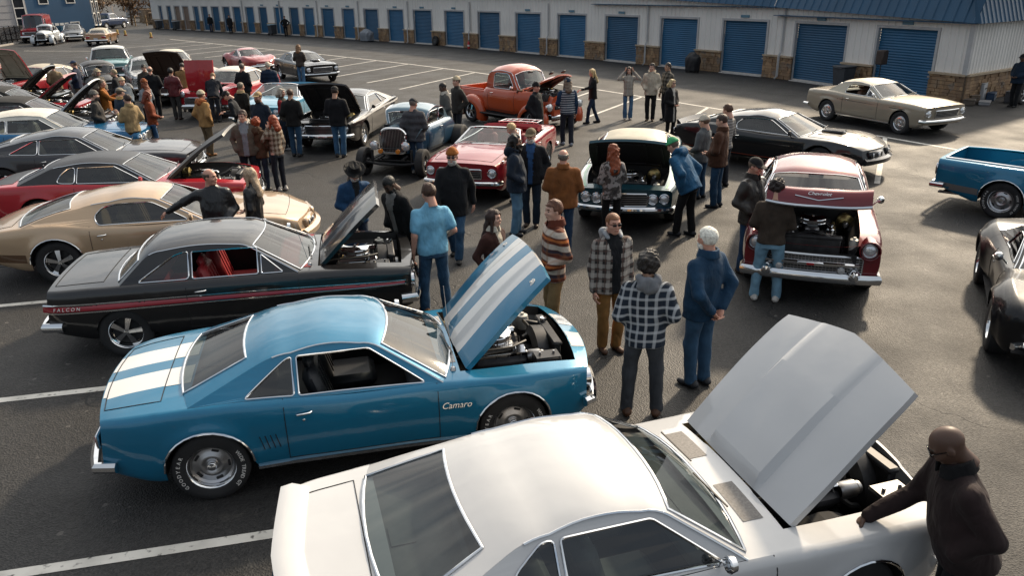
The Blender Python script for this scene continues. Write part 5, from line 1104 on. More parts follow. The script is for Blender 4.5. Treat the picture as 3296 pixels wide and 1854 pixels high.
# ---- trucks and rods
def fendered(c, r=.47, w=.34, yc=.76, mat=None, rear=True, tail=.25):
    m = mat or c.mat; h = c.sp['wb'] / 2
    pontoon(c.root, h, yc, c.sp['wr'], r, w, m, tail)
    if rear: pontoon(c.root, -h, yc, c.sp['wr'], r, w, m, tail, front=False)
    b = MB()
    for sg in (1, -1): b.box((0, sg * (yc + .0), .36), (c.sp['wb'] - 2 * r + .06, w * .9, .05), 0, bev=.02)
    b.build('running_board', BLACK, c.root)
def pod_lights(c, x, y, z, q=.09):
    for sg in (1, -1):
        m = MB(); m.lathe([(.0, -.16), (q * .7, -.12), (q * 1.1, -.02), (q * 1.12, .02), (q * .98, .022)], 18, 0, 'X', (x, sg * y, z)); m.lathe([(q * .98, .022), (q * .5, .045), (0, .05)], 18, 1, 'X', (x, sg * y, z)); m.build('headlight', [CHROME, LENS], c.root)
c = Car(F1, (.36, 25.45), -48.0, ORANGE, 'orange red fifties pickup truck with hood raised', name='pickup_truck', cat='truck', wheel='mag5c', hood_open=30, hood_under=M('dark_hood_underside', (.06, .012, .008), .6), interior=TAN_I, group=ROW3, engine_col=(.05, .05, .05)); C22 = c
bed_box(c, .62, ORANGE); fendered(c, .50, .36, .78); pod_lights(c, 2.02, .66, .76, .105)
m = MB(); m.box((1.99, 0, .66), (.12, 1.10, .44), 0, bev=.06); m.build('front_panel', ORANGE, c.root)
m = MB(); m.box((2.06, 0, .74), (.05, .95, .12), 0, bev=.02); m.box((2.08, 0, .74), (.05, .7, .05), 1, bev=.02); m.build('grille', [BLACK, CHROME], c.root)
m = MB(); ln = c.sp['hood'][1] - c.sp['hood'][0]; 
for sg in (1, -1): m.box((ln * .86, sg * .26, -.03), (.14, .14, .05), 0, bev=.02)
m.build('hood_nostril', BLACK, c.hoodo)
m = MB()
for sg in (1, -1): m.tube([(-2.26, sg * .66, 1.06), (-1.0, sg * .66, 1.06)], .025, 6)
m.tube([(-2.28, -.66, 1.05), (-2.28, .66, 1.05)], .025, 6); m.build('bed_rail', ORANGE, c.root); c.mirror(-1, .5)
c = Car(F100, (-19.3, 39.2), -68.0, paint('sea_green', (.13, .30, .31), .0), 'sea green pickup truck with white cab roof', name='pickup_truck', cat='truck', roof=M('white_cab_paint', (.66, .66, .62), .35, coat=.8), wheel='hubcap', group=ROW3, detail=False); bed_box(c, .66, c.mat); c.mirror(1, .6); c.mirror(-1, .6)
DUSTY = paint('dusty_black', (.03, .028, .026), rough=.5, coat=.5)
c = Car(COUPE30, (-16.4, 32.0), -52.0, DUSTY, 'dusty black thirties coupe behind the crowd', wheel='whitewall', group=ROW3, detail=False); fendered(c, .46, .30, .72, tail=.35); pod_lights(c, 1.75, .52, .80)
c = Car(dict(CHEV), (-19.9, 34.0), -104.0, REDP, 'red car with beige roof and pale hood raised at the left', roof=VINYLT, wheel='rally', hood_open=66, hood_under=M('cream_hood_underside', (.42, .36, .26), .7, vary=(.15, 4)), group=ROW2, detail=False)
# blue thirties rod, bare front wheels
ROD = dict(COUPE30); ROD.update(wb=2.75, xf=1.28, xr=-1.75, wr=.33, tw=.20, wrr=.39, twr=.30, track=.74, trackr=.76, hood=(.62, 1.20), hv=.88, W=[(-1.75, .56), (-1.2, .66), (-.4, .68), (.3, .62), (.62, .52), (1.0, .40), (1.28, .34)], belt=[(-1.75, .84), (-1.2, 1.02), (-.4, 1.06), (.4, 1.04), (1.28, 1.0)], gh=(.46, .34, -.72, -1.10), rail=1.40, yr=.56, roofc=.08, win=[[(-.30, 0), (-.30, 1), (.26, 1), (.34, 0)], [(-.80, .1), (-.72, .9), (-.36, 1), (-.36, 0), (-.72, 0)]], bump=[None, None], grille=None, trunk=None, door=(-.40, .42), crown=[(-1.75, .06), (-.9, .08), (.5, .07), (1.28, .06)], vx=(.88,), sill=[(-1.75, .50), (-1.3, .42), (.6, .42), (1.28, .50)])
RODB = paint('rod_blue', (.022, .075, .14), .3)
c = Car(ROD, (-2.42, 19.65), 255.0, RODB, 'dark blue thirties hot rod with bare front wheels', name='hot_rod', wheel='bare', group=ROW2, hood_open=None, interior=NAVY_I, roof=paint('rod_roof', (.16, .25, .30), .3)); C21 = c
m = MB(); m.tube([(1.30, y, z) for y, z in densify(fillet([(-.30, .52), (.30, .52), (.33, .98), (.20, 1.10), (-.20, 1.10), (-.33, .98)], .10), .1)], .035, 6, closed=True); m.build('radiator_shell', CHROME, c.root)
m = MB(); m.box((1.28, 0, .80), (.04, .60, .58), 0, bev=.02); m.build('radiator', BLACK, c.root)
m = MB()
for k in range(15): y = -.27 + .54 * k / 14; m.tube([(1.31, y, .54), (1.31, y, 1.06)], .006, 4)
m.build('grille_bars', STEEL, c.root)
pod_lights(c, 1.52, .40, .74, .10)
m = MB(); m.tube([(1.47, -.44, .66), (1.47, .44, .66)], .014, 6); m.tube([(1.50, -.66, .34), (1.46, -.3, .28), (1.46, .3, .28), (1.50, .66, .34)], .032, 8); m.tube([(1.375, -.62, .36), (1.375, .62, .36)], .018, 6)
for sg in (1, -1): m.tube([(1.40, sg * .62, .34), (.4, sg * .40, .44)], .02, 6); m.tube([(1.2, sg * .30, .44), (1.55, sg * .30, .42)], .03, 6); m.lathe([(.0, .30), (.035, .29), (.035, .02), (0, 0)], 10, 0, 'Z', (1.44, sg * .50, .34))
m.build('front_axle', BLACK, c.root)
m = MB()
for sg in (1, -1): m.lathe([(0, .05), (.055, .045), (.06, .0), (.05, -.03)], 14, 0, 'X', (1.56, sg * .22, .62))
m.build('fog_lamp', AMBER, c.root)
m = MB(); m.box((.95, .62, .98), (.60, .02, .30), 0, rot=Matrix.Rotation(R(-35), 3, 'X'), bev=.008); m.build('raised_hood_side', paint('rod_roof', (.16, .25, .30), .3), c.root)

# ---- far left corner
c = Car(MUST65, (-33.9, 68.2), 104.0, paint('bronze', (.32, .17, .07), .4), 'bronze coupe seen from behind near the blue building', roof=VINYLT, wheel='hubcap', detail=False)
c = Car(COUPE30, (-39.0, 69.2), -76.0, paint('silver_white', (.50, .53, .55), .3), 'silver forties coupe by the blue building', wheel='hubcap', detail=False); fendered(c, .46, .34, .72, tail=.35); pod_lights(c, 1.75, .62, .80)
c = Car(SEDAN, (-39.4, 74.2), -66.0, paint('grey_modern', (.08, .085, .09), .4), 'dark grey modern sedan by the blue wall', wheel='rally', detail=False)
FT = dict(F100); c = Car(FT, (-46.4, 95.5), 75.0, paint('dark_blue_truck', (.012, .035, .10), .2), 'dark blue pickup truck parked beyond the blue building', name='pickup_truck', cat='truck', wheel='hubcap', detail=False); bed_box(c, .66, c.mat)
VAN = dict(F100); VAN.update(gh=(.92, .72, -2.30, -2.42), rail=2.25, yr=.80, gw=.90, gb=.6, bed=None, win=[[(.0, 0), (.0, .75), (.55, .75), (.72, 0)]], winr=[.05], belt=[(-2.55, 1.2), (.8, 1.2), (1.5, 1.14), (2.22, 1.08)], hood=(1.05, 2.10), door=(-.05, .86), roofc=.12, crown=[(-2.55, .0), (.9, .05), (2.22, .02)])
c = Car(VAN, (-42.2, 73.4), -72.0, REDP, 'red delivery van at the far left', name='delivery_van', cat='van', wheel='hubcap', detail=False, glass_key='clear')
# ================================================================= people
def surface_nets(fn, lo, hi, h):
    """isosurface of a signed distance field, one quad mesh"""
    ax = [np.arange(lo[i] - 1.5 * h, hi[i] + 1.6 * h, h) for i in range(3)]; n = [len(a) for a in ax]
    X = np.stack(np.meshgrid(*ax, indexing='ij'), -1); D = fn(X.reshape(-1, 3)).reshape(n)
    ins = D < 0; cs = (n[0]-1, n[1]-1, n[2]-1); cnt = np.zeros(cs); pos = np.zeros(cs + (3,))
    for a in range(3):
        for b0 in (0, 1):
            for c0 in (0, 1):
                o1 = [0, 0, 0]; o2 = [0, 0, 0]; o2[a] = 1; bb, cc = [i for i in range(3) if i != a]; o1[bb] = o2[bb] = b0; o1[cc] = o2[cc] = c0
                s1 = tuple(slice(o1[i], o1[i] + cs[i]) for i in range(3)); s2 = tuple(slice(o2[i], o2[i] + cs[i]) for i in range(3))
                d1, d2 = D[s1], D[s2]; m = ins[s1] != ins[s2]; t = np.where(m, d1 / np.where(m, d1 - d2, 1), 0)
                off = np.zeros(cs + (3,)); off[..., a] = t; off[..., bb] = b0; off[..., cc] = c0
                pos += off * m[..., None]; cnt += m
    act = cnt > 0; idx = -np.ones(cs, int); idx[act] = np.arange(act.sum())
    I = np.argwhere(act); V = pos[act] / cnt[act][:, None]; V = (V + I) * h + np.array([ax[0][0], ax[1][0], ax[2][0]])
    F = []
    for a in range(3):
        bb, cc = [(1, 2), (2, 0), (0, 1)][a]
        s1 = [slice(1, cs[i]) for i in range(3)]; s2 = list(s1); s1[a] = slice(0, cs[a]); s2[a] = slice(1, cs[a] + 1)
        A, B = ins[tuple(s1)], ins[tuple(s2)]; m = A != B; q = np.argwhere(m)
        if len(q) == 0: continue
        base = q.copy(); base[:, bb] += 1; base[:, cc] += 1
        def gi(db, dc): r = base.copy(); r[:, bb] -= db; r[:, cc] -= dc; return idx[r[:, 0], r[:, 1], r[:, 2]]
        f = np.stack([gi(0, 0), gi(1, 0), gi(1, 1), gi(0, 1)], 1); fl = A[m]; f[~fl] = f[~fl][:, ::-1]; F.append(f)
    F = np.concatenate(F); return V, F[:, ::1]
def smin(a, b, k):
    h = np.clip(.5 + .5 * (b - a) / k, 0, 1); return b + (a - b) * h - k * h * (1 - h)
def capsule(X, a, b, r1, r2, sc=None):
    a, b = np.asarray(a, float), np.asarray(b, float); P = X - a; d = b - a
    if sc is not None: P = P * sc; d = d * sc
    t = np.clip((P @ d) / max(1e-9, d @ d), 0, 1); return np.linalg.norm(P - t[:, None] * d, axis=1) - (r1 + (r2 - r1) * t)
def ell(X, c, r):
    r = np.asarray(r, float); q = (X - np.asarray(c)) / r; k = np.linalg.norm(q, axis=1); return (k - 1) * r.min()
def loft(X, prof):
    """upright body of oval sections: (z, half width, half depth, x centre)"""
    p = np.array(prof, float); z = X[:, 2]; a = np.interp(z, p[:, 0], p[:, 1]); b = np.interp(z, p[:, 0], p[:, 2]); c = np.interp(z, p[:, 0], p[:, 3])
    q = np.abs(X[:, 1] / a) ** 2.3 + np.abs((X[:, 0] - c) / b) ** 2.3; d = (q ** (1 / 2.3) - 1) * np.minimum(a, b)
    return np.maximum(d, np.maximum(p[0, 0] - z, z - p[-1, 0]))
SKINS = {'fair': (.58, .34, .25), 'ruddy': (.54, .28, .20), 'tan': (.42, .24, .16), 'brown': (.11, .055, .034), 'dark': (.085, .045, .030)}
def skin_mat(k): return M('skin_' + k, SKINS[k], .5, vary=(.08, 14))
HEAD = {}
def head_template():
    if 'h' in HEAD: return HEAD['h']
    def fn(X):
        d = ell(X, (-.012, 0, .028), (.098, .077, .090)); d = smin(d, ell(X, (.022, 0, -.035), (.072, .062, .078)), .03)
        d = smin(d, ell(X, (.050, 0, -.098), (.030, .034, .024)), .03)                                        # chin
        d = smin(d, capsule(X, (.084, 0, .012), (.106, 0, -.028), .008, .014), .014)                            # nose
        for s in (1, -1):
            d = smin(d, capsule(X, (.083, s * .014, .026), (.070, s * .046, .022), .012, .010), .012)           # brow
            d = -smin(-d, ell(X, (.096, s * .031, .004), (.020, .018, .012)), .012)                           # eye socket
            d = np.minimum(d, ell(X, (.072, s * .031, .004), (.013, .014, .011)))
            d = smin(d, ell(X, (.058, s * .040, -.028), (.030, .022, .024)), .02)                               # cheek
            e = ell(X, (-.004, s * .079, -.006), (.020, .010, .032)); d = smin(d, e, .008)
            d = smin(d, ell(X, (.088, s * .010, -.062), (.012, .016, .007)), .010)
        d = smin(d, capsule(X, (-.030, 0, -.06), (-.045, 0, -.17), .052, .060), .03)                            # neck
        return d
    V, F = surface_nets(fn, (-.13, -.10, -.17), (.13, .10, .125), .0075)
    c = V[F].mean(1); mi = np.zeros(len(F), int)
    mi[(c[:, 0] > .066) & (np.abs(np.abs(c[:, 1]) - .031) < .013) & (np.abs(c[:, 2] - .004) < .0075)] = 1
    mi[(c[:, 0] > .07) & (np.abs(np.abs(c[:, 1]) - .030) < .020) & (np.abs(c[:, 2] - .028) < .006)] = 2
    mi[(c[:, 0] > .074) & (np.abs(c[:, 1]) < .024) & (np.abs(c[:, 2] + .062) < .006)] = 3
    HEAD['h'] = (V, F, mi); return HEAD['h']
def hand_template():
    if 'hand' in HEAD: return HEAD['hand']
    def fn(X):
        d = capsule(X, (0, 0, .02), (0, 0, -.03), .022, .026, np.array([1, 1.35, 1])); d = smin(d, ell(X, (.002, 0, -.062), (.040, .017, .042)), .014)
        for k, (x, l) in enumerate(((.029, .068), (.010, .078), (-.010, .072), (-.028, .056))):
            a = np.array((x, 0., -.092)); b = a + np.array((x * .12, .010, -l * .45)); c = b + np.array((0, .022, -l * .36)); e = c + np.array((0, .022, -l * .14))
            for p, q, r1, r2 in ((a, b, .0092, .0085), (b, c, .0085, .0078), (c, e, .0078, .0068)): d = smin(d, capsule(X, p, q, r1, r2), .003)
        a = np.array((.030, .004, -.040)); b = np.array((.056, .014, -.068)); c = np.array((.062, .026, -.096))
        d = smin(d, capsule(X, a, b, .013, .011), .010); d = smin(d, capsule(X, b, c, .011, .008), .004); return d
    HEAD['hand'] = surface_nets(fn, (-.055, -.04, -.20), (.085, .075, .045), .0062); return HEAD['hand']
def hair_template(style):
    if style in HEAD: return HEAD[style]
    ph = rng.uniform(0, 6, 6)
    dr = rng.normal(size=(9, 3)); dr /= np.linalg.norm(dr, axis=1)[:, None]; p9 = rng.uniform(0, 6, 9); f9 = rng.uniform(.6, 2.2, 9)
    def nzf(X, a, f): return a * .75 * sum(np.sin(X @ d * f * q + p) / q ** .5 for d, p, q in zip(dr, p9, f9))
    cr = lambda X, g: ell(X, (-.012, 0, .028), (.098 + g, .077 + g, .090 + g))
    lo, hi, h = (-.16, -.13, -.16), (.12, .13, .17), .010
    if style in ('short', 'crop', 'curly', 'balding', 'buzz'):
        g = {'short': .014, 'crop': .010, 'curly': .030, 'balding': .010, 'buzz': .006}[style]; am = {'short': .0022, 'crop': .0008, 'curly': .0048, 'balding': .001, 'buzz': .0004}[style]; fr = 60 if style != 'curly' else 80; h = .010 if style != 'curly' else .008
        def fn(X):
            d = cr(X, g) + nzf(X, am, fr); line = .028 + .55 * np.clip(.030 - X[:, 0], -.05, .03) * 0
            front = np.maximum(X[:, 0] - .062, -(X[:, 2] - .052)); cut = np.where(X[:, 0] > .045, .058 - X[:, 2], np.where(X[:, 0] > -.01, .006 - X[:, 2] - .2 * (X[:, 0] * 0), -.070 - X[:, 2])); d = np.maximum(d, cut)
            if style == 'balding': d = np.maximum(d, X[:, 2] - .055)
            if style == 'curly': d = np.maximum(d, -.10 - X[:, 2])
            return d
    elif style in ('long', 'longwavy', 'bob', 'shoulder'):
        L_ = {'long': .38, 'longwavy': .40, 'bob': .14, 'shoulder': .24}[style]; am = .007 if style == 'longwavy' else .0035; lo = (-.19, -.17, -L_ - .02)
        def fn(X):
            d = cr(X, .016); c = capsule(X, (-.045, 0, .02), (-.140, 0, -L_ + .06), .088, .080, np.array([1.35, .85, 1]))
            d = smin(d, c, .03) + nzf(X, am, 48)
            for s in (1, -1): d = smin(d, capsule(X, (.010, s * .078, .02), (.015, s * .092, -min(.20, L_ - .05)), .022, .026), .02)
            face = np.maximum(np.maximum(.030 - X[:, 0], np.abs(X[:, 1]) - .062), X[:, 2] - .066); return np.maximum(d, -face)
    elif style == 'beard':
        lo, hi = (-.03, -.09, -.17), (.13, .09, .0)
        def fn(X):
            d = ell(X, (.034, 0, -.075), (.074, .064, .068)) + nzf(X, .003, 70); d = np.maximum(d, X[:, 2] + .040); d = np.maximum(d, -(X[:, 0] + .005))
            return np.maximum(d, -ell(X, (.104, 0, -.060), (.02, .024, .010)))
    elif style == 'bigbeard':
        lo, hi = (-.05, -.11, -.24), (.15, .11, .02)
        def fn(X):
            d = smin(ell(X, (.034, 0, -.075), (.078, .072, .070)), ell(X, (.050, 0, -.14), (.060, .060, .075)), .03) + nzf(X, .006, 55); d = np.maximum(d, X[:, 2] + .040); return np.maximum(d, -(X[:, 0] + .015))
    elif style == 'cap':
        hi = (.21, .13, .17)
        def fn(X):
            d = np.maximum(cr(X, .018), .050 - X[:, 2] - .1 * X[:, 0]); v = np.maximum(np.abs(X[:, 2] - (.052 - .25 * (X[:, 0] - .08) - 3.0 * X[:, 1] ** 2)) - .006, np.sqrt((X[:, 0] - .06) ** 2 * .8 + X[:, 1] ** 2 * 1.4) - .105); v = np.maximum(v, .05 - X[:, 0]); return smin(d, v, .006)
        h = .008
    elif style == 'flatcap':
        hi = (.16, .13, .17)
        def fn(X): d = smin(np.maximum(cr(X, .020), .058 - X[:, 2]), ell(X, (.02, 0, .085), (.125, .105, .038)), .02); return np.maximum(d, .048 - X[:, 2])
    elif style == 'beanie':
        def fn(X):
            Y = X.copy(); Y[:, 2] = (X[:, 2] - .03) * .86 + .03; d = np.maximum(cr(Y, .018) + .0025 * np.sin(np.arctan2(X[:, 1], X[:, 0] + .012) * 22), .040 - X[:, 2]); f = np.maximum(cr(X, .024) + .002 * np.sin(np.arctan2(X[:, 1], X[:, 0] + .012) * 22), np.abs(X[:, 2] - .058) - .022); return smin(d, f, .006)
    elif style == 'pombeanie':
        hi = (.13, .13, .22)
        def fn(X):
            Y = X.copy(); Y[:, 2] = (X[:, 2] - .03) * .86 + .03; d = np.maximum(cr(Y, .018), .040 - X[:, 2]); f = np.maximum(cr(X, .024), np.abs(X[:, 2] - .058) - .022); d = smin(d, f, .006); return smin(d, ell(X, (-.012, 0, .165), (.04, .04, .036)) + nzf(X, .004, 120), .01)
    elif style == 'hat':
        lo, hi = (-.21, -.19, .0), (.20, .19, .20); h = .0085
        def fn(X):
            r = np.sqrt(((X[:, 0] + .012) / 1.12) ** 2 + X[:, 1] ** 2); c = np.maximum(r - (.098 - .12 * np.maximum(0, X[:, 2] - .06)), np.abs(X[:, 2] - .105) - .055); c = np.maximum(c, -ell(X, (-.01, 0, .178), (.09, .025, .03)))
            b = np.maximum(r - .165, np.abs(X[:, 2] - (.060 + 1.1 * X[:, 1] ** 2)) - .005); return smin(c, b, .012)
    elif style == 'hood':                                             # hood lying on the back
        lo, hi = (-.26, -.19, -.30), (.08, .19, -.02); h = .014
        def fn(X):
            d = capsule(X, (-.10, -.07, -.12), (-.10, .07, -.12), .055, .055); d = smin(d, ell(X, (-.135, 0, -.17), (.060, .12, .085)), .03); d = smin(d, capsule(X, (.05, -.085, -.15), (-.07, -.09, -.11), .026, .034), .03); d = smin(d, capsule(X, (.05, .085, -.15), (-.07, .09, -.11), .026, .034), .03)
            return np.maximum(d, -ell(X, (-.09, 0, -.09), (.045, .06, .05))) + nzf(X, .003, 40)
    elif style == 'collar':
        lo, hi = (-.14, -.14, -.20), (.13, .14, -.06); h = .011
        def fn(X):
            r = np.sqrt(((X[:, 0] + .03) / 1.05) ** 2 + X[:, 1] ** 2); d = np.abs(r - (.084 + .25 * np.maximum(0, -.10 - X[:, 2]))) - .013; d = np.maximum(d, np.abs(X[:, 2] + .135 - .15 * np.minimum(0, -X[:, 0] - .02)) - .042); return np.maximum(d, -(np.maximum(np.abs(X[:, 1]) - .022, .02 - X[:, 0])))
    V, F = surface_nets(fn, lo, hi, h); me = bpy.data.meshes.new(style); me.from_pydata(V.tolist(), [], F.tolist()); me.polygons.foreach_set('use_smooth', [True] * len(F)); me.materials.append(None); me.update()
    HEAD[style] = me; return me
def cloth(key, c, rough=.85, pat=None, c2=None, c3=None):
    k = 'cloth_' + key
    if k in MATS: return MATS[k]
    m, nt, b = new_mat(k); c = col(c); b.inputs['Roughness'].default_value = rough; b.inputs['Specular IOR Level'].default_value = .3 if rough > .5 else .5
    b.inputs['Sheen Weight'].default_value = .03 if rough > .6 else 0.
    o = noise_mix(nt, tuple(x * .72 for x in c), tuple(min(1, x * 1.25) for x in c), 7.0, .3, .7, 5)
    if pat:
        tc = N(nt, 'ShaderNodeTexCoord'); sx = N(nt, 'ShaderNodeSeparateXYZ'); L(nt, tc.outputs['Object'], sx.inputs[0])
        def band(sock, per, duty, phase=0.):
            mu = N(nt, 'ShaderNodeMath', operation='MULTIPLY_ADD', i_1=1. / per, i_2=phase); L(nt, sock, mu.inputs[0]); fr = N(nt, 'ShaderNodeMath', operation='FRACT'); L(nt, mu.outputs[0], fr.inputs[0]); pp = N(nt, 'ShaderNodeMath', operation='PINGPONG', i_1=.5); L(nt, fr.outputs[0], pp.inputs[0]); lt = N(nt, 'ShaderNodeMapRange', i_1=duty / 2 - .035, i_2=duty / 2 + .035, i_3=1., i_4=0.); L(nt, pp.outputs[0], lt.inputs[0]); return lt.outputs[0]
        yx = N(nt, 'ShaderNodeMath', operation='ADD'); xs = N(nt, 'ShaderNodeMath', operation='MULTIPLY', i_1=.8); L(nt, sx.outputs[0], xs.inputs[0]); L(nt, sx.outputs[1], yx.inputs[0]); L(nt, xs.outputs[0], yx.inputs[1])
        def over(o, mask, cc, f=1.):
            mx = N(nt, 'ShaderNodeMix', data_type='RGBA'); s = N(nt, 'ShaderNodeMath', operation='MULTIPLY', i_1=f); L(nt, mask, s.inputs[0]); L(nt, s.outputs[0], mx.inputs[0]); L(nt, o, mx.inputs[6]); mx.inputs[7].default_value = (*col(cc), 1); return mx.outputs[2]
        if pat == 'plaid':
            for (pr, dt, ph, cc, f) in ((.115, .45, 0., c2, .55), (.115, .12, .4, c3 or c2, .8)):
                o = over(o, band(sx.outputs[2], pr, dt, ph), cc, f); o = over(o, band(yx.outputs[0], pr, dt, ph), cc, f)
        elif pat == 'window':
            o = over(o, band(sx.outputs[2], .088, .30), c2, .55); o = over(o, band(yx.outputs[0], .088, .30), c2, .55)
        elif pat == 'bands':
            o = over(o, band(sx.outputs[2], .155, .42, 0.), c2, .95); o = over(o, band(sx.outputs[2], .155, .20, .45), c3, .9); o = over(o, band(sx.outputs[2], .31, .14, .20), (.02, .025, .04), .95); o = over(o, band(yx.outputs[0], .10, .3), (.30, .12, .05), .35)
        elif pat == 'quilt':
            pass
        elif pat == 'camo':
            o = noise_mix(nt, o, c2, 11.0, .50, .54, 3); o = noise_mix(nt, o, c3, 8.0, .58, .62, 3)
        elif pat == 'hstripe':
            o = over(o, band(sx.outputs[2], .06, .4), c2, .9)
    L(nt, o, b.inputs['Base Color'])
    tc = N(nt, 'ShaderNodeTexCoord'); mp = N(nt, 'ShaderNodeMapping'); mp.inputs['Scale'].default_value = (1., 1., .55); L(nt, tc.outputs['Object'], mp.inputs[0]); n1 = N(nt, 'ShaderNodeTexNoise', i_Scale=8.0, i_Detail=2.5, i_Distortion=.5); L(nt, mp.outputs[0], n1.inputs['Vector'])
    b1 = N(nt, 'ShaderNodeBump', i_Strength=.9, i_Distance=.04); L(nt, n1.outputs[0], b1.inputs['Height'])
    if pat == 'quilt':
        sx = N(nt, 'ShaderNodeSeparateXYZ'); L(nt, tc.outputs['Object'], sx.inputs[0]); mu = N(nt, 'ShaderNodeMath', operation='MULTIPLY', i_1=42.); L(nt, sx.outputs[2], mu.inputs[0]); si = N(nt, 'ShaderNodeMath', operation='SINE'); L(nt, mu.outputs[0], si.inputs[0]); b2 = N(nt, 'ShaderNodeBump', i_Strength=.5, i_Distance=.015); L(nt, si.outputs[0], b2.inputs['Height']); L(nt, b1.outputs[0], b2.inputs['Normal']); L(nt, b2.outputs[0], b.inputs['Normal'])
    else: L(nt, b1.outputs[0], b.inputs['Normal'])
    MATS[k] = m; return m
ARM = {  # elbow, wrist relative to the shoulder: forward, outward, up
    'down': ((-.03, .05, -.28), (.05, .06, -.53)), 'pocket': ((-.10, .10, -.26), (.05, .03, -.46)), 'jpocket': ((-.06, .085, -.26), (.13, .0, -.38)), 'behind': ((-.13, .07, -.25), (-.17, -.10, -.45)),
    'cross': ((.05, .08, -.27), (.22, -.14, -.20)), 'hips': ((-.14, .18, -.21), (.02, .03, -.42)), 'reach': ((.18, .05, -.20), (.42, .0, -.24)), 'point': ((.22, .04, -.12), (.47, .02, -.04)), 'phone': ((.07, .07, -.27), (.28, -.03, -.14)),
    'face': ((.16, .10, -.18), (.15, -.07, .06)), 'head': ((.14, .20, -.02), (.06, .02, .20)), 'front': ((.01, .08, -.27), (.20, -.09, -.36)), 'lean': ((.12, .16, -.20), (.30, .22, -.40)), 'side': ((-.02, .10, -.27), (.04, .20, -.50)), 'swingf': ((.08, .05, -.26), (.24, .05, -.44)), 'swingb': ((-.14, .06, -.24), (-.16, .08, -.50))}
def rotm(axis, deg): return np.array(Matrix.Rotation(R(deg), 3, axis))
def mesh_of(name, V, F, mats, parent, mi=None):
    me = bpy.data.meshes.new(name); me.from_pydata(V.tolist(), [], F.tolist()); me.polygons.foreach_set('use_smooth', [True] * len(F))
    for m in mats: me.materials.append(m)
    if mi is not None: me.polygons.foreach_set('material_index', mi.astype(int).tolist())
    me.update(); o = bpy.data.objects.new(name, me); COL.objects.link(o); o.parent = parent; return o
def person(x, y, yaw, label, H=1.76, top='jacket', tc='#222226', legs='#26364e', shoes='#1b1a1a', hair=('short', '#2b1d14'), hat=None, beard=None, glasses=False, skin='fair', bulk=1., female=False, arms=('down', 'down'), lean=0., head=(0, 0), stance='stand', inner=None, sleeves=None, hood=None, collar=None, pat=None, c2=None, c3=None, rough=.85, res=.022, hem=None, flare=1., group=None, z0=0., sit=False, hatc='#111111', name='person', legdir=0.):
    k = H / 1.75; seed = rng.uniform(0, 6.28, 8); bk = bulk; sw = (.192 if not female else .160) * (1 + .35 * (bk - 1)); hip = .092 if not female else .098
    # joints, upright, then the upper body leans about the hip
    Lm = rotm('Y', lean); pv = np.array((0., 0., .93))
    def up(p): return Lm @ (np.asarray(p, float) - pv) + pv + np.array((-.10 * math.sin(R(lean)), 0, 0))
    legsj = {}
    for s in (1, -1):
        fx = {'stand': .0 + s * .02, 'walk': s * .20, 'wide': 0., 'step': s * .10}[stance]; wy = {'stand': .085, 'walk': .07, 'wide': .15, 'step': .09}[stance]
        hp = np.array((-.10 * math.sin(R(lean)) * 1.0, s * hip, .90)); an = np.array((fx, s * wy, .085)); kn = (hp + an) / 2 + np.array((.035 if stance != 'walk' else .06, s * .012, .01)); legsj[s] = (hp, kn, an)
    armj = {}
    for s, a in zip((1, -1), arms):
        e, w_ = ARM[a] if isinstance(a, str) else a; sh = np.array((-.005, s * sw * .95, 1.385)); el = sh + np.array((e[0], s * e[1], e[2])); wr = sh + np.array((w_[0], s * w_[1], w_[2])); armj[s] = (up(sh), up(el), up(wr), a)
    inv = Lm.T; 
    def unl(X): return (X - pv - np.array((-.10 * math.sin(R(lean)), 0, 0))) @ Lm + pv
    def wr_(X, amp): return amp * (np.sin(X[:, 2] * 34 + 6 * X[:, 1] + seed[0]) * .5 + np.sin(X[:, 2] * 21 - 9 * X[:, 0] + seed[1]) * .6 + np.sin(X[:, 1] * 30 + X[:, 2] * 13 + seed[2]) * .5)
    hb = hem if hem is not None else {'jacket': .80, 'shirt': .83, 'tee': .84, 'coat': .50, 'hoodie': .80, 'vest': .84, 'puffer': .78}[top]
    th = {'jacket': .016, 'shirt': .006, 'tee': .004, 'coat': .02, 'hoodie': .018, 'vest': .014, 'puffer': .036}[top]; bl = max(0, bk - 1)
    fm = 1.06 if not female else .92
    tp = [(hb, (.170 + th + .10 * bl) * fm * (1.05 if hb > .7 else 1.15), .125 + th + .16 * bl, .012 + .05 * bl), (1.0, (.160 + th + .14 * bl) * fm, .112 + th + .20 * bl, .012 + .07 * bl), (1.12, (.162 + th + .12 * bl) * fm, .112 + th + .17 * bl, .010 + .06 * bl), (1.28, (.176 + th + .06 * bl) * fm, .115 + th + .07 * bl, .004), (1.36, (.168 + th + .03 * bl) * fm, .105 + th, -.004), (1.42, (.140 + th) * fm, .085 + th, -.010), (1.465, .100 * fm + th, .070 + th * .8, -.013), (1.50, .070 + th * .6, .062 + th * .5, -.014), (1.525, .060 + th * .3, .056 + th * .3, -.012)]
    ra = (.056 + th * .75 + .022 * bl) * fm; rb_ = (.046 + th * .65 + .012 * bl) * fm; rc = (.036 + th * .6) * fm
    short = top == 'tee'
    def top_t(X): return loft(unl(X), tp)
    def top_a(X):
        d = None
        for s in (1, -1):
            sh, el, wq, a = armj[s]; d1 = capsule(X, sh, el if not short else sh + (el - sh) * .72, ra, rb_ * (1.05 if not short else 1.25))
            if not short: d1 = smin(d1, capsule(X, el, wq, rb_ * 1.04, rc), .02)
            d = d1 if d is None else np.minimum(d, d1)
        return d
    def fn_top(X): return smin(top_t(X), top_a(X), .055) + wr_(X, .0042 if top != 'puffer' else .003)
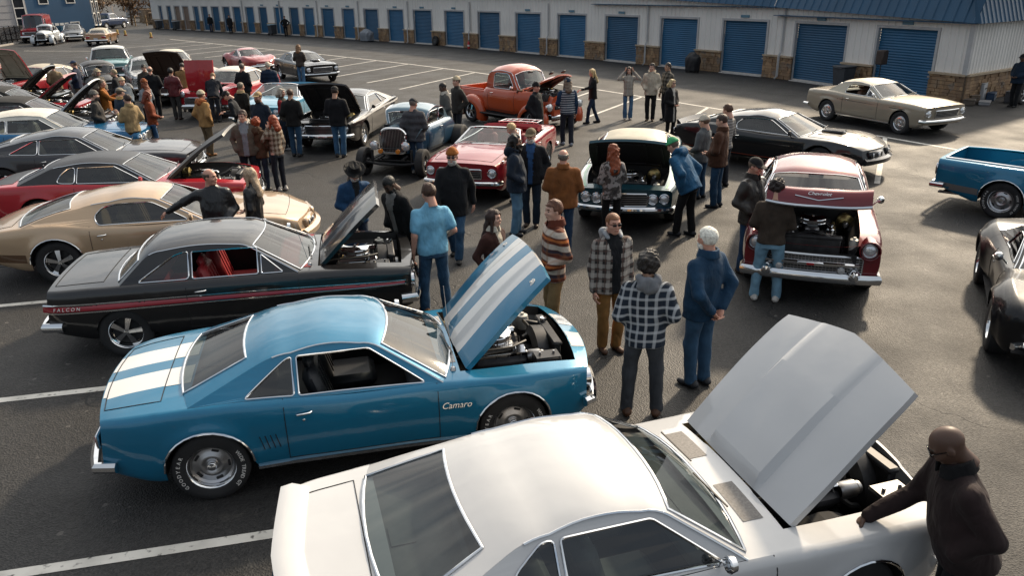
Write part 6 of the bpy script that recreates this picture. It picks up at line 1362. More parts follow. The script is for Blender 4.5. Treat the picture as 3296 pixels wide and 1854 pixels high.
    J = np.array([q for s in (1, -1) for q in armj[s][:3]] + [up((0, 0, hb)), up((0, 0, 1.5)), up((.15, .2, 1.2)), up((-.15, -.2, 1.2)), up((.17 + .2 * bl, 0, 1.0)), up((-.17, 0, hb)), up((.17, 0, hb))])
    lo, hi = J.min(0) - .10, J.max(0) + .10; lo[2] = max(lo[2], .3)
    V, F = surface_nets(fn_top, lo, hi, res); C = V[F].mean(1); mi = np.zeros(len(F), int); U = unl(C); mats = [cloth(label + '_top', tc, rough, pat, c2, c3)]
    if inner:
        wdt, ic = inner; mi[(U[:, 0] > .02) & (np.abs(U[:, 1]) < wdt * (1 + .8 * np.clip((U[:, 2] - 1.25) / .2, 0, 1))) & (top_t(C) < top_a(C) + .01)] = len(mats); mats.append(cloth(label + '_inner', ic, .85))
    if sleeves: mi[top_a(C) < top_t(C) - .004] = len(mats); mats.append(cloth(label + '_sleeves', sleeves, .85))
    root = bpy.data.objects.new(name, None)      # replaced by the body mesh below
    bpy.data.objects.remove(root)
    # ---- body: one mesh with head, neck, arms, legs and hands
    def fn_body(X):
        d = loft(unl(X), [(.80, .150 * fm, .105, .01), (1.0, .135 * fm, .090, .0), (1.28, .150 * fm, .095, 0), (1.42, .12, .07, -.01), (1.50, .055, .052, -.012), (1.56, .052, .052, -.005)])
        for s in (1, -1):
            sh, el, wq, a = armj[s]; d = smin(d, capsule(X, sh, el, .050 * fm, .042 * fm), .02); d = smin(d, capsule(X, el, wq, .043 * fm, .029 * fm), .012)
            hp, kn, an = legsj[s]; d = smin(d, capsule(X, hp, kn, .075, .05), .02); d = smin(d, capsule(X, kn, an, .05, .035), .015)
        return d
    JJ = np.concatenate([J, np.array([q for s in (1, -1) for q in legsj[s]])]); lo, hi = JJ.min(0) - .07, JJ.max(0) + .07; hi[2] = max(hi[2], up((0, 0, 1.56))[2])
    BV, BF = surface_nets(fn_body, lo, hi, .024 if short else .034); parts = [(BV, BF, np.zeros(len(BF), int))]
    HR = Lm @ rotm('Z', head[0]) @ rotm('Y', head[1]); hc = up((.012, 0, 1.632)); hv, hf, hm = head_template(); hs = 1.0 if not female else .95
    parts.append(((hv * hs) @ HR.T + hc, hf, hm))
    gv, gf = hand_template()
    for s in (1, -1):
        sh, el, wq, a = armj[s]
        if a in ('pocket', 'jpocket'): continue
        z = -(wq - el) / np.linalg.norm(wq - el); xr = np.array((1., 0, 0)) if abs(z[0]) < .8 else np.array((0, -s * 1., .4)); yv = np.cross(z, xr); yv /= np.linalg.norm(yv); xv = np.cross(yv, z); Mx = np.stack([xv, yv, z], 1)
        q = gv.copy(); q[:, 1] *= -s; parts.append(((q * (1.0 if not female else .9)) @ Mx.T + wq + (wq - el) / np.linalg.norm(wq - el) * .012, gf if s < 0 else gf[:, ::-1], np.zeros(len(gf), int)))
    n = 0; AV, AF, AM = [], [], []
    for v, f, m in parts: AV.append(v); AF.append(f + n); AM.append(m); n += len(v)
    hcx = col(hair[1]) if hair else (.1, .08, .06)
    body = mesh_of(name, np.concatenate(AV), np.concatenate(AF), [skin_mat(skin), M('eye_dark', (.02, .016, .014), .3), M('brow_' + str(hair[1] if hair else 'x'), tuple(c_ * .6 for c_ in hcx), .8), M('lip_' + skin, tuple(c_ * t for c_, t in zip(SKINS[skin], (.8, .6, .62))), .5)], None, np.concatenate(AM))
    body.location = (x, y, z0); body.rotation_euler = (0, 0, R(yaw)); body.scale = (k, k, k); tag(body, label, 'person', group)
    mesh_of({'jacket': 'jacket', 'shirt': 'shirt', 'tee': 'shirt', 'coat': 'coat', 'hoodie': 'hoodie', 'vest': 'vest', 'puffer': 'jacket'}[top], V, F, mats, body, mi)
    # ---- trousers
    lz = .03; lf = 1. if not female else .88
    def fn_leg(X):
        d = loft(X - np.array((-.10 * math.sin(R(lean)), 0, 0)), [(.80, .160 + .06 * bl, .110 + .08 * bl, .0), (.90, .168 + .07 * bl, .118 + .10 * bl, .0), (.98, .158 + .09 * bl, .108 + .12 * bl, .0), (1.03, .150 + .10 * bl, .100 + .13 * bl, .0)])
        for s in (1, -1):
            hp, kn, an = legsj[s]; d1 = smin(capsule(X, hp, kn, (.095 + .02 * bl) * lf, .073 * lf), capsule(X, kn, an, .073 * lf, .066 * flare * lf), .02); d = smin(d, d1, .025)
        return np.maximum(np.maximum(d + wr_(X * np.array((1, 1, .8)), .0045), lz - X[:, 2]), X[:, 2] - min(1.03, hb + .05))
    LJ = np.array([q for s in (1, -1) for q in legsj[s]]); lo, hi = LJ.min(0) - .13 - .1 * bl, LJ.max(0) + .13 + .1 * bl; lo[2] = .02; hi[2] = 1.05
    V, F = surface_nets(fn_leg, lo, hi, res); mesh_of('trousers', V, F, [cloth('trousers_' + str(legs), legs)], body)
    # ---- shoes
    for s in (1, -1):
        hp, kn, an = legsj[s]
        def fn_s(X):
            P = X - np.array((an[0], an[1], 0)); a = R(8 * s); q = P.copy(); q[:, 0] = P[:, 0] * math.cos(a) + P[:, 1] * math.sin(a); q[:, 1] = -P[:, 0] * math.sin(a) + P[:, 1] * math.cos(a)
            d = capsule(q, (-.055, 0, .040), (.125, 0, .030), .042, .038, np.array([1, 1, 1.15])); d = smin(d, capsule(q, (-.03, 0, .05), (-.01, 0, .11), .046, .050), .03); return np.maximum(d, -q[:, 2])
        V, F = surface_nets(fn_s, (an[0] - .13, an[1] - .09, 0), (an[0] + .19, an[1] + .09, .16), .016); mesh_of('shoe', V, F, [M('shoe_' + str(shoes), shoes, .6, vary=(.3, 20))], body)
    # ---- hair, hat, glasses, hood
    He = Matrix(HR.tolist()).to_euler()
    def wear(nm, style, mat, sc_=1.0):
        o = bpy.data.objects.new(nm, hair_template(style)); COL.objects.link(o); o.parent = body; o.location = tuple(hc); o.rotation_euler = He if style not in ('hood', 'collar') else Matrix(Lm.tolist()).to_euler(); o.scale = (hs * sc_,) * 3; o.material_slots[0].link = 'OBJECT'; o.material_slots[0].material = mat; return o
    def hairm(c): return M('hair_' + str(c), c, .55, vary=(.35, 40), bump=(70, .8, .01))
    if hair and hair[0] != 'bald': wear('hair', hair[0], hairm(hair[1]))
    if beard: wear('beard', beard[0], hairm(beard[1]))
    if hat: wear({'cap': 'cap', 'flatcap': 'flat_cap', 'beanie': 'beanie', 'pombeanie': 'beanie', 'hat': 'brimmed_hat'}[hat], hat, cloth('hat_' + str(hatc), hatc, .8))
    if hood: wear('hood', 'hood', cloth('hood_' + str(hood), hood))
    if collar: wear('collar', 'collar', cloth('collar_' + str(collar), collar))
    if glasses:
        g = MB()
        for s in (1, -1): g.box((.104, s * .031, .004), (.008, .044, .028), 0, bev=.003); g.tube([(.10, s * .052, .008), (.0, s * .080, .006)], .003, 4)
        g.tube([(.106, -.012, .010), (.106, .012, .010)], .003, 4); o = g.build('sunglasses', M('sunglass_lens', (.008, .008, .009), .1), body); o.location = tuple(hc); o.rotation_euler = He; o.scale = (hs,) * 3
    return body
# ---------------------------------------------------------------- the crowd
NEAR, MID, FAR = .016, .022, .030
CR = 'visitors walking round the show cars'; LC = 'crowd among the cars at the left'; BC = 'visitors by the pickup truck'
J1, J2, J3, J4 = '#26384a', '#2f4d68', '#41607f', '#15181f'
person(2.83, 3.97, 172, 'bald man in dark brown jacket leaning on the white fender', 1.78, 'jacket', (.020, .011, .011), legs='#101114', hair=None, collar='#0b0b0e', skin='dark', bulk=1.25, lean=19, arms=('jpocket', ((.17, .05, -.23), (.52, -.02, -.30))), head=(-8, 18), glasses=True, res=NEAR, stance='step')
person(1.34, 7.12, 84, 'man in blue and white plaid shirt jacket with grey hood', 1.80, 'jacket', '#1c2633', legs='#3b3f45', shoes='#4a2f1e', hair=('curly', '#1b1512'), skin='tan', arms=('jpocket', 'jpocket'), hood='#6d7075', pat='window', c2=(.50, .53, .56), res=NEAR, group=CR, stance='wide')
person(2.07, 7.73, 128, 'white haired man in navy jacket with hands behind his back', 1.86, 'jacket', '#163650', legs=J2, shoes='#23252b', hair=('crop', (.78, .74, .66)), beard=('beard', (.72, .69, .62)), skin='ruddy', arms=('behind', 'behind'), head=(-6, 0), collar='#163650', res=NEAR, group=CR, bulk=1.12)
person(1.19, 8.66, -72, 'man in sunglasses and brown plaid jacket with tan trousers', 1.76, 'jacket', '#33302f', legs='#8a6437', shoes='#4a2f1e', hair=('buzz', '#7a4e2e'), skin='ruddy', arms=('down', 'down'), glasses=True, hood='#9aa0a6', inner=(.055, '#101318'), pat='plaid', c2=(.46, .42, .38), c3=(.10, .06, .05), res=NEAR, group=CR)
person(.53, 9.05, 196, 'young man in orange banded plaid overshirt and tan trousers', 1.82, 'jacket', '#5a2a1c', legs='#8f7550', hair=('short', '#5a3420'), skin='fair', arms=('jpocket', 'down'), head=(10, 0), pat='bands', c2=(.56, .48, .40), c3=(.55, .16, .04), res=NEAR, group=CR, collar='#5a2a1c')
person(-.22, 9.35, -38, 'smiling girl in brown jacket with white fleece collar', 1.64, 'jacket', '#3b201a', legs=J1, hair=('long', '#2e1a12'), skin='fair', female=True, arms=('pocket', 'pocket'), collar='#c9c0b0', inner=(.030, '#b8b0a0'), res=NEAR, group=CR, head=(10, 0))
person(-1.06, 9.95, 112, 'man in light blue short sleeved shirt and jeans', 1.82, 'tee', '#74aecb', legs=J2, shoes='#6b4a2c', hair=('short', '#3f2616'), skin='ruddy', arms=('down', 'jpocket'), bulk=1.16, lean=4, head=(14, 14), res=NEAR, group=CR, stance='wide')
person(-1.62, 11.0, -128, 'man in black jacket over striped shirt looking into the engine bay', 1.76, 'coat', '#0f1013', legs='#1b1d22', hair=('buzz', '#0a0908'), beard=('beard', '#0a0908'), skin='dark', arms=('down', 'jpocket'), lean=16, head=(0, 24), inner=(.05, '#8d8a86'), res=NEAR, group=CR)
person(-.91, 12.2, -96, 'man in orange beanie, sunglasses and black shirt jacket', 1.84, 'jacket', '#121418', legs=J2, shoes='#101010', hair=None, hat='beanie', hatc='#93551f', beard=('beard', (.42, .40, .37)), glasses=True, skin='ruddy', bulk=1.14, arms=('swingb', 'swingf'), stance='walk', res=.019, group=CR, hem=.74)
person(-2.44, 11.78, -62, 'man in black brimmed hat and denim jacket by the raised black hood', 1.74, 'jacket', '#1c3f60', legs='#1c2a3a', hair=('shoulder', '#8a8074'), hat='hat', hatc='#0d0e10', beard=('beard', (.55, .53, .50)), skin='ruddy', arms=('hips', 'front'), lean=12, head=(-14, 22), inner=(.03, '#101318'), res=.019, group=CR)
person(.09, 13.45, -4, 'long haired bearded man in navy jacket standing in profile', 1.82, 'jacket', '#1a2533', legs='#5b7f99', shoes='#22252c', hair=('shoulder', '#120f0e'), beard=('bigbeard', '#140f0d'), skin='tan', bulk=1.22, arms=('jpocket', 'jpocket'), glasses=True, head=(-10, 0), hood='#1a2533', res=.019, group=CR)
person(.39, 13.98, -98, 'smiling man in patterned cap and open black jacket over blue shirt', 1.82, 'jacket', '#15171c', legs='#1b2836', shoes='#33241a', hair=('crop', '#9a8f80'), hat='cap', hatc='#6a5c46', beard=('beard', (.6, .58, .54)), skin='ruddy', arms=('pocket', 'pocket'), inner=(.045, '#2a4d78'), res=.019, group=CR, head=(-12, 4))
person(.87, 12.45, 84, 'heavy man in tan brown jacket seen from behind', 1.74, 'jacket', '#7a4a25', legs='#243a52', hair=('balding', '#6f6a62'), skin='ruddy', bulk=1.34, arms=('front', 'front'), collar='#7a4a25', res=.019, group=CR)
person(1.75, 12.98, 100, 'woman with long red hair in grey patterned jacket', 1.70, 'jacket', '#4a4644', legs='#0d0d0f', hair=('longwavy', '#7d3a17'), skin='fair', female=True, arms=('front', 'front'), pat='camo', c2=(.28, .26, .25), c3=(.04, .035, .035), res=.019, group=CR)
person(3.09, 13.23, 140, 'man in blue hoodie and green cap bending towards the engine', 1.80, 'hoodie', '#1f4f70', legs='#0d0d0f', shoes='#1f2228', hair=('crop', '#5a4a3c'), hat='beanie', hatc='#3f9a66', skin='fair', bulk=1.22, arms=('pocket', 'pocket'), lean=30, head=(4, 0), hood='#1f4f70', res=.019, group=CR, stance='step')
person(4.12, 15.06, 150, 'tall man in brown canvas jacket looking down at the coupe', 1.84, 'jacket', '#452a1b', legs='#28455f', shoes='#2b2d33', hair=('crop', '#3a2a20'), skin='fair', bulk=1.2, arms=('front', 'front'), head=(10, 14), collar='#452a1b', res=.021, group=CR)
person(3.95, 15.75, 140, 'youth in grey and black knit beanie beside the brown jacket', 1.70, 'hoodie', '#55595c', legs='#28455f', hair=('short', '#5a4433'), hat='beanie', hatc='#b5aea0', skin='fair', arms=('front', 'front'), head=(10, 12), res=MID, group=CR)
person(4.67, 16.7, 130, 'person in grey striped knit sweater by the black fastback', 1.78, 'shirt', '#6f6c68', legs='#20242c', hair=('short', '#4a2f1e'), skin='fair', arms=('front', 'front'), head=(10, 14), pat='hstripe', c2=(.30, .29, .28), res=MID, group=CR)
person(3.63, 11.3, -52, 'man in black cap and dark leather jacket beside the red sedan', 1.80, 'jacket', '#2f2c29', legs='#1f3a57', shoes='#3a2f28', hair=('crop', '#5a4a3c'), hat='cap', hatc='#121214', skin='ruddy', bulk=1.12, arms=('pocket', 'jpocket'), rough=.42, inner=(.04, '#141518'), collar='#2f2c29', res=.018, group=CR, head=(0, 12))
person(3.59, 10.17, 72, 'curly haired person in brown sweater and pale jeans at the red sedan', 1.74, 'shirt', '#3a3129', legs='#6f93a8', shoes='#b9b6b0', hair=('curly', '#1f1512'), skin='tan', arms=('front', 'front'), head=(0, 14), lean=6, res=.018, group=CR, stance='wide', hem=.86)
person(-4.48, 11.40, -78, 'balding man in black leather jacket resting an arm on the gold car', 1.76, 'jacket', '#17191c', legs='#1a1c22', hair=('balding', '#4a3a2c'), skin='ruddy', arms=('jpocket', ((-.04, .25, -.12), (-.12, .50, -.26))), head=(62, 0), rough=.35, bulk=1.1, res=.019, group=CR)
person(-4.02, 11.79, 168, 'woman with long grey blonde hair in black leather jacket', 1.68, 'jacket', '#15171a', legs='#1a1c22', hair=('long', '#a8937a'), skin='fair', female=True, arms=('down', 'front'), rough=.35, glasses=True, res=.019, group=CR, head=(10, 0))
person(-5.76, 16.97, -80, 'man in grey canvas jacket over pale sweatshirt', 1.80, 'jacket', '#5c5348', legs='#141a24', hair=('short', '#3a241a'), skin='fair', arms=('pocket', 'pocket'), inner=(.06, '#7d8288'), hood='#c8c2b6', res=MID, group=CR, head=(-20, 8))
person(-5.52, 17.05, 84, 'red haired teenager in brown hoodie seen from behind', 1.62, 'hoodie', '#4f3a2a', legs='#2b3646', hair=('curly', '#8f3d18'), skin='fair', arms=('jpocket', 'jpocket'), hood='#4f3a2a', res=MID, group=CR)
person(-5.12, 16.99, 150, 'woman with wavy auburn hair and plaid shirt, hand to her face', 1.68, 'shirt', '#5a4432', legs='#20242c', shoes='#b0aca4', hair=('shoulder', '#8a3a16'), skin='fair', female=True, arms=('face', 'down'), pat='plaid', c2=(.42, .36, .28), c3=(.10, .06, .04), res=MID, group=CR)
person(-6.28, 19.86, -110, 'bearded man in tan cap and navy jacket', 1.82, 'jacket', '#16202d', legs='#1a2433', hair=('crop', '#5a4232'), hat='cap', hatc='#a58a64', beard=('beard', '#4a3222'), skin='ruddy', bulk=1.15, arms=('down', 'pocket'), res=.024, group=CR)
person(-6.22, 21.7, -10, 'grey haired woman in olive vest with red sleeves', 1.68, 'vest', '#3d3a33', sleeves='#7a1420', legs='#1a2433', shoes='#9a9a9a', hair=('bob', '#a59a8c'), skin='ruddy', female=True, arms=('front', 'front'), res=.024, group=CR)
person(-5.72, 20.75, 84, 'man in plain black jacket and blue jeans facing the black coupe', 1.78, 'jacket', '#1b1a1a', legs='#2c4a64', hair=('buzz', '#4a3526'), skin='tan', arms=('jpocket', 'jpocket'), res=.024, group=CR)
person(-4.5, 20.54, 86, 'man in black cap and black jacket with grey reflective band', 1.84, 'jacket', '#101116', legs='#3b5f7e', hair=('crop', '#2a1d14'), hat='cap', hatc='#0b0c10', skin='tan', bulk=1.15, arms=('front', 'front'), head=(0, 10), res=.024, group=CR)
person(-2.24, 18.48, 70, 'man in grey quilted puffer jacket and dark cap', 1.78, 'puffer', '#45464a', legs='#3b5068', shoes='#a8a6a2', hair=('crop', '#6a6058'), hat='cap', hatc='#2b2d33', skin='ruddy', bulk=1.12, arms=('jpocket', 'front'), pat='quilt', res=.024, group=CR, head=(-10, 10))
person(-1.70, 21.4, 205, 'man in grey shawl collared cardigan beside the hot rod', 1.80, 'jacket', '#55534f', legs='#4a5a6c', hair=('buzz', '#0c0a09'), skin='dark', arms=('front', 'jpocket'), collar='#b5aea2', res=.024, group=CR, head=(0, 14), lean=6)
person(-1.45, 22.3, 215, 'person in cream knit hat behind the grey cardigan', 1.84, 'jacket', '#33312e', legs='#20242c', hair=('crop', '#3a2a20'), hat='beanie', hatc='#b3a68c', skin='fair', arms=('pocket', 'pocket'), res=.026, group=CR)
person(.74, 21.32, -30, 'man in long black coat and black beanie by the orange pickup', 1.76, 'coat', '#101318', legs='#15171c', hair=('crop', '#2a1d14'), hat='beanie', hatc='#0c0d10', skin='ruddy', bulk=1.15, arms=('pocket', 'pocket'), res=.024, group=BC, head=(-20, 6))
person(1.61, 21.62, 100, 'man in navy beanie and striped denim vest at the pickup grille', 1.82, 'vest', '#34404d', sleeves='#16304a', legs='#262a33', shoes='#8a8f96', hair=('shoulder', '#6a5a4a'), hat='beanie', hatc='#14283c', skin='ruddy', arms=('front', 'down'), pat='hstripe', c2=(.42, .44, .46), res=.024, group=BC, stance='step')
person(2.69, 25.18, 190, 'woman with long blonde hair in black jacket and high boots', 1.70, 'jacket', '#101114', legs='#1c2e45', shoes='#17110f', hair=('long', '#c0a878'), skin='fair', female=True, arms=('reach', 'down'), inner=(.05, '#3a2c30'), stance='walk', res=.026, group=BC, lean=4, head=(10, 4))
person(3.90, 25.75, -94, 'woman in pale plaid jacket holding both hands to her head', 1.68, 'jacket', '#a39a8c', legs='#4a6c8c', shoes='#a8a49c', hair=('long', '#2a1a12'), skin='fair', female=True, arms=('head', 'head'), pat='plaid', c2=(.30, .27, .24), c3=(.45, .42, .38), flare=1.35, res=.026, group=BC)
person(4.58, 25.44, -105, 'young man in cream hoodie and black trousers', 1.80, 'hoodie', '#b5aa98', legs='#101114', shoes='#5a4a3a', hair=('short', '#20150f'), skin='fair', arms=('jpocket', 'jpocket'), hood='#b5aa98', res=.026, group=BC, head=(-20, 0))
person(5.10, 25.5, -150, 'man in dark olive plaid shirt next to the cream hoodie', 1.80, 'shirt', '#332f26', legs='#1f2126', hair=('short', '#20150f'), skin='tan', arms=('down', 'down'), pat='plaid', c2=(.20, .18, .15), c3=(.03, .03, .03), res=.026, group=BC)
person(4.62, 22.4, -60, 'blonde woman in sunglasses and long black coat', 1.66, 'coat', '#0e0e10', legs='#0e0e10', hair=('bob', '#c6b083'), skin='fair', female=True, arms=('front', 'front'), glasses=True, inner=(.03, '#a8a49c'), res=.026, group=BC)
person(-8.17, 21.06, 55, 'man in tan hooded jacket, cream beanie and brown work boots', 1.73, 'jacket', '#a07a4c', legs='#6b5a44', shoes='#8a5a2c', hair=('crop', '#5a4232'), hat='beanie', hatc='#b8ac94', skin='fair', bulk=1.12, arms=('pocket', 'pocket'), hood='#a8643a', res=.024, group=CR)
person(-7.35, 21.4, 190, 'man in black cap and dark hoodie stooping with a phone', 1.74, 'hoodie', '#14181e', legs='#15171c', hair=('crop', '#2a1d14'), hat='cap', hatc='#15171b', skin='fair', arms=('phone', 'phone'), lean=24, head=(0, 20), res=.026, group=CR)
person(-7.66, 22.75, 60, 'man in black coat with tan fur collar by the light blue convertible', 1.74, 'jacket', '#15130f', legs='#3a3126', hair=('crop', '#6a5f50'), skin='ruddy', collar='#a58f6c', arms=('jpocket', 'jpocket'), res=.026, group=CR, bulk=1.15)
person(-9.35, 28.2, 70, 'man in black bomber jacket beside the bright red car', 1.78, 'jacket', '#13161b', legs='#4a4236', hair=('crop', '#5a5046'), skin='ruddy', arms=('jpocket', 'jpocket'), bulk=1.2, res=FAR, group=CR)
person(-8.55, 28.6, 95, 'white haired man in navy quilted jacket and jeans', 1.78, 'puffer', '#16263a', legs='#33536f', hair=('short', '#b8ac98'), skin='ruddy', arms=('front', 'front'), pat='quilt', res=FAR, group=CR)
person(-9.51, 36.77, 80, 'long haired man in brown leather jacket by the black notchback', 1.80, 'jacket', '#2e251f', legs='#4a6f90', hair=('shoulder', '#7a5a3c'), skin='tan', arms=('front', 'front'), rough=.5, res=FAR, group=CR)
person(-11.54, 27.41, 90, 'person in maroon leather jacket seen from behind', 1.74, 'jacket', '#5a1a20', legs='#3a3836', shoes='#2b1710', hair=('short', '#15100d'), skin='tan', arms=('front', 'front'), rough=.45, res=FAR, group=LC)
person(-11.95, 29.3, 95, 'man in tan suede jacket leaning over the brown car', 1.76, 'jacket', '#7a5c38', legs='#3a3836', hair=('short', '#20150f'), skin='tan', arms=('reach', 'reach'), lean=20, head=(0, 14), bulk=1.15, res=FAR, group=LC)
person(-9.95, 26.75, 100, 'person in dark jacket bending into the red car engine', 1.74, 'jacket', '#161a22', legs='#2a2c30', hair=('crop', '#8a6a4a'), skin='fair', arms=('reach', 'reach'), lean=38, head=(0, 10), res=FAR, group=LC)
person(-12.98, 28.62, -60, 'man in charcoal jacket looking down beside the patterned car', 1.76, 'jacket', '#3a352f', legs='#1c2026', hair=('short', '#15100d'), skin='fair', arms=('jpocket', 'down'), head=(-20, 16), res=FAR, group=LC)
person(-12.36, 27.68, 110, 'bald man in black jacket seen from behind', 1.78, 'jacket', '#0f1116', legs='#15171c', hair=('balding', '#7a7064'), skin='ruddy', arms=('jpocket', 'jpocket'), bulk=1.2, res=FAR, group=LC)
person(-14.3, 27.89, -20, 'person in cream cap and grey coat near the dusty black coupe', 1.72, 'jacket', '#57534b', legs='#2a2c30', hair=('bob', '#8f8474'), hat='cap', hatc='#b0a184', skin='fair', arms=('front', 'front'), res=FAR, group=LC)
person(-13.52, 27.49, 200, 'bearded man in black coat talking by the dusty black coupe', 1.72, 'coat', '#14161a', legs='#1c2026', hair=('short', '#8a7a60'), beard=('beard', '#8a7a60'), skin='fair', arms=('jpocket', 'jpocket'), res=FAR, group=LC)
person(-12.35, 24.22, 20, 'man in bright orange work jacket', 1.74, 'jacket', '#8f561f', legs='#1f3a57', hair=('crop', '#7a6e60'), skin='ruddy', arms=('phone', 'reach'), bulk=1.1, res=FAR, group=LC)
person(-12.1, 25.0, -40, 'person in cream knit beanie within the left crowd', 1.70, 'jacket', '#5b6670', legs='#262a33', hair=('short', '#4a3a2c'), hat='beanie', hatc='#c0b296', skin='fair', arms=('jpocket', 'jpocket'), res=FAR, group=LC)
person(-10.63, 21.74, 60, 'man in slate vest and cap seen from behind, left crowd', 1.76, 'vest', '#2c3846', sleeves='#33404f', legs='#2a4a6c', hair=('crop', '#4a3a2c'), hat='cap', hatc='#8a8070', skin='fair', bulk=1.15, arms=('front', 'front'), collar='#b09060', res=.026, group=LC)
person(-11.0, 21.05, 20, 'man in grey beanie and long charcoal coat', 1.78, 'coat', '#2e2c2a', legs='#2a2c30', hair=('crop', '#3a2c22'), hat='beanie', hatc='#6a6660', beard=('beard', '#3a2c22'), skin='fair', bulk=1.1, arms=('jpocket', 'jpocket'), inner=(.035, '#5a5046'), res=.026, group=LC)
person(-9.79, 20.34, 150, 'man in sunglasses and tan corduroy jacket', 1.76, 'jacket', '#9a8460', legs='#4a4034', hair=('short', '#2a1a12'), skin='fair', arms=('phone', 'jpocket'), glasses=True, collar='#9a8460', res=.026, group=LC, head=(10, 0))
person(-9.75, 21.4, 30, 'auburn haired woman in rust coloured jacket', 1.72, 'jacket', '#71341a', legs='#2a4a6c', hair=('shoulder', '#6a2c14'), skin='fair', female=True, arms=('down', 'front'), res=.026, group=LC)
person(-11.19, 24.5, 150, 'woman in orange beanie, grey sweater and flared black trousers', 1.70, 'shirt', '#7d8288', legs='#101114', shoes='#4a2414', hair=('longwavy', '#74391b'), hat='beanie', hatc='#8a4a20', skin='fair', female=True, arms=('front', 'front'), flare=1.5, res=.026, group=LC)
person(-16.89, 29.83, 130, 'man in beige jacket at the red car with pale hood', 1.74, 'jacket', '#8a7a60', legs='#20242c', hair=('short', '#20150f'), hat='cap', hatc='#1a1a1c', skin='fair', arms=('jpocket', 'jpocket'), res=FAR, group=LC)
person(-16.2, 30.05, 190, 'man in navy cap and navy jacket, leftmost standing pair', 1.82, 'jacket', '#16223a', legs='#5a4f42', hair=('crop', '#5a4a3c'), hat='cap', hatc='#2a3a55', skin='fair', arms=('jpocket', 'jpocket'), bulk=1.1, res=FAR, group=LC)
person(-30.5, 84.2, -80, 'distant person in black standing by the far left doors', 1.75, 'jacket', '#101216', legs='#16304a', hair=('short', '#15100d'), skin='fair', res=FAR)
person(-27.3, 80.6, -60, 'distant person in dark coat by a blue door', 1.75, 'coat', '#15181c', legs='#101216', hair=('short', '#15100d'), skin='tan', res=FAR)
person(-20.2, 74.4, -80, 'distant person in black beside a covered bin', 1.78, 'jacket', '#0c0c0e', legs='#0c0c0e', hair=('short', '#15100d'), skin='tan', arms=('hips', 'hips'), res=FAR)
person(17.3, 26.9, 200, 'man in navy jacket by the motorcycle at the right edge', 1.75, 'jacket', '#122436', legs='#101216', hair=('short', '#15100d'), hat='cap', hatc='#101014', skin='brown', arms=('front', 'front'), bulk=1.2, res=FAR, head=(0, 10))
person(.15, 15.75, 175, 'woman with blonde bun leaning over the red convertible door', 1.64, 'shirt', '#4a4a48', legs='#262a33', hair=('short', '#c9a878'), skin='fair', female=True, arms=('front', 'front'), lean=10, head=(0, 16), res=MID, group=CR)
# ================================================================= far left corner
def seg_frame(A, B):
    a, b = Vector((*A, 0)), Vector((*B, 0)); t = (b - a).normalized(); n = Vector((-t.y, t.x, 0)); return a, t, n, (b - a).length
BLUEW = M('blue_stucco', (.012, .062, .135), .7, vary=(.08, .5)); GREYW = M('grey_cladding', (.30, .30, .31), .6, vary=(.08, .7)); DARKG = M('dark_window_glass', (.012, .014, .018), .08, spec=.8); WFRAME = M('white_window_frame', (.62, .61, .58), .5)
def obox(mb, fr, s0, s1, z0, z1, o0, o1, m=0):
    a, t, n, l = fr; v = []
    for z in (z0, z1):
        for (s, o) in ((s0, o0), (s1, o0), (s1, o1), (s0, o1)): p = a + t * s + n * o; v.append((p.x, p.y, z))
    mb.add(v, [(3, 2, 1, 0), (4, 5, 6, 7), (0, 1, 5, 4), (1, 2, 6, 5), (2, 3, 7, 6), (3, 0, 4, 7)], m)
def flip(fr): a, t, n, l = fr; return (a, t, -n, l)
f1 = seg_frame((-43.9, 87.1), (-47.0, 80.4)); 
if f1[2].x < 0: f1 = flip(f1)
bb = empty('office_building'); tag(bb, 'blue and grey office building at the far left', 'building')
m = MB(); obox(m, f1, 0, 7.4, 0, 9, -9, 0); m.build('blue_wall', BLUEW, bb, smooth=False)
def window(fr, s0, s1, z0, z1, rows=1, cols=1):
    m = MB(); obox(m, fr, s0, s1, z0, z1, -.02, .02); w = m.build('window', DARKG, bb, smooth=False); m = MB(); t = .09
    obox(m, fr, s0 - t, s0, z0 - t, z1 + t, -.02, .07); obox(m, fr, s1, s1 + t, z0 - t, z1 + t, -.02, .07); obox(m, fr, s0, s1, z1, z1 + t, -.02, .069); obox(m, fr, s0, s1, z0 - t, z0, -.02, .069)
    for i in range(1, rows): z = z0 + (z1 - z0) * i / rows; obox(m, fr, s0, s1, z - .05, z + .05, .0, .06)
    for i in range(1, cols): s = s0 + (s1 - s0) * i / cols; obox(m, fr, s - .04, s + .04, z0, z1, .0, .061)
    m.build('window_frame', WFRAME, w, smooth=False)
for s in (5.25, 2.25):
    window(f1, s - .45, s + .45, .55, 1.15); window(f1, s - .45, s + .45, 3.1, 3.9); window(f1, s - .45, s + .45, 5.6, 6.4)
f2 = seg_frame((-47.0, 80.4), (-51.2, 71.5)); 
if f2[2].x < 0: f2 = flip(f2)
m = MB(); obox(m, f2, 0, 9.6, 0, 9, -9, .35); m.build('grey_wall', GREYW, bb, smooth=False)
f2b = (f2[0] + f2[2] * .35, f2[1], f2[2], f2[3])
window(f2b, .25, 1.25, .9, 4.6, rows=4); window(f2b, 4.4, 5.2, 2.2, 4.4, rows=2)
m = MB(); 
for z in lin(.6, 8.4, 14): obox(m, f2b, 1.45, 9.6, z, z + .025, .0, .02)
m.build('cladding_joint', M('joint_grey', (.16, .16, .17), .7), bb, smooth=False)
f3 = seg_frame((-43.9, 87.1), (-46.2, 95.0)); 
if f3[2].x < 0: f3 = flip(f3)
f3b = (f3[0] + f3[2] * .02, f3[1], f3[2], f3[3]); window(f3b, .3, 1.3, .8, 5.4, rows=4); window(f3b, 2.6, 3.6, .8, 5.4, rows=4)
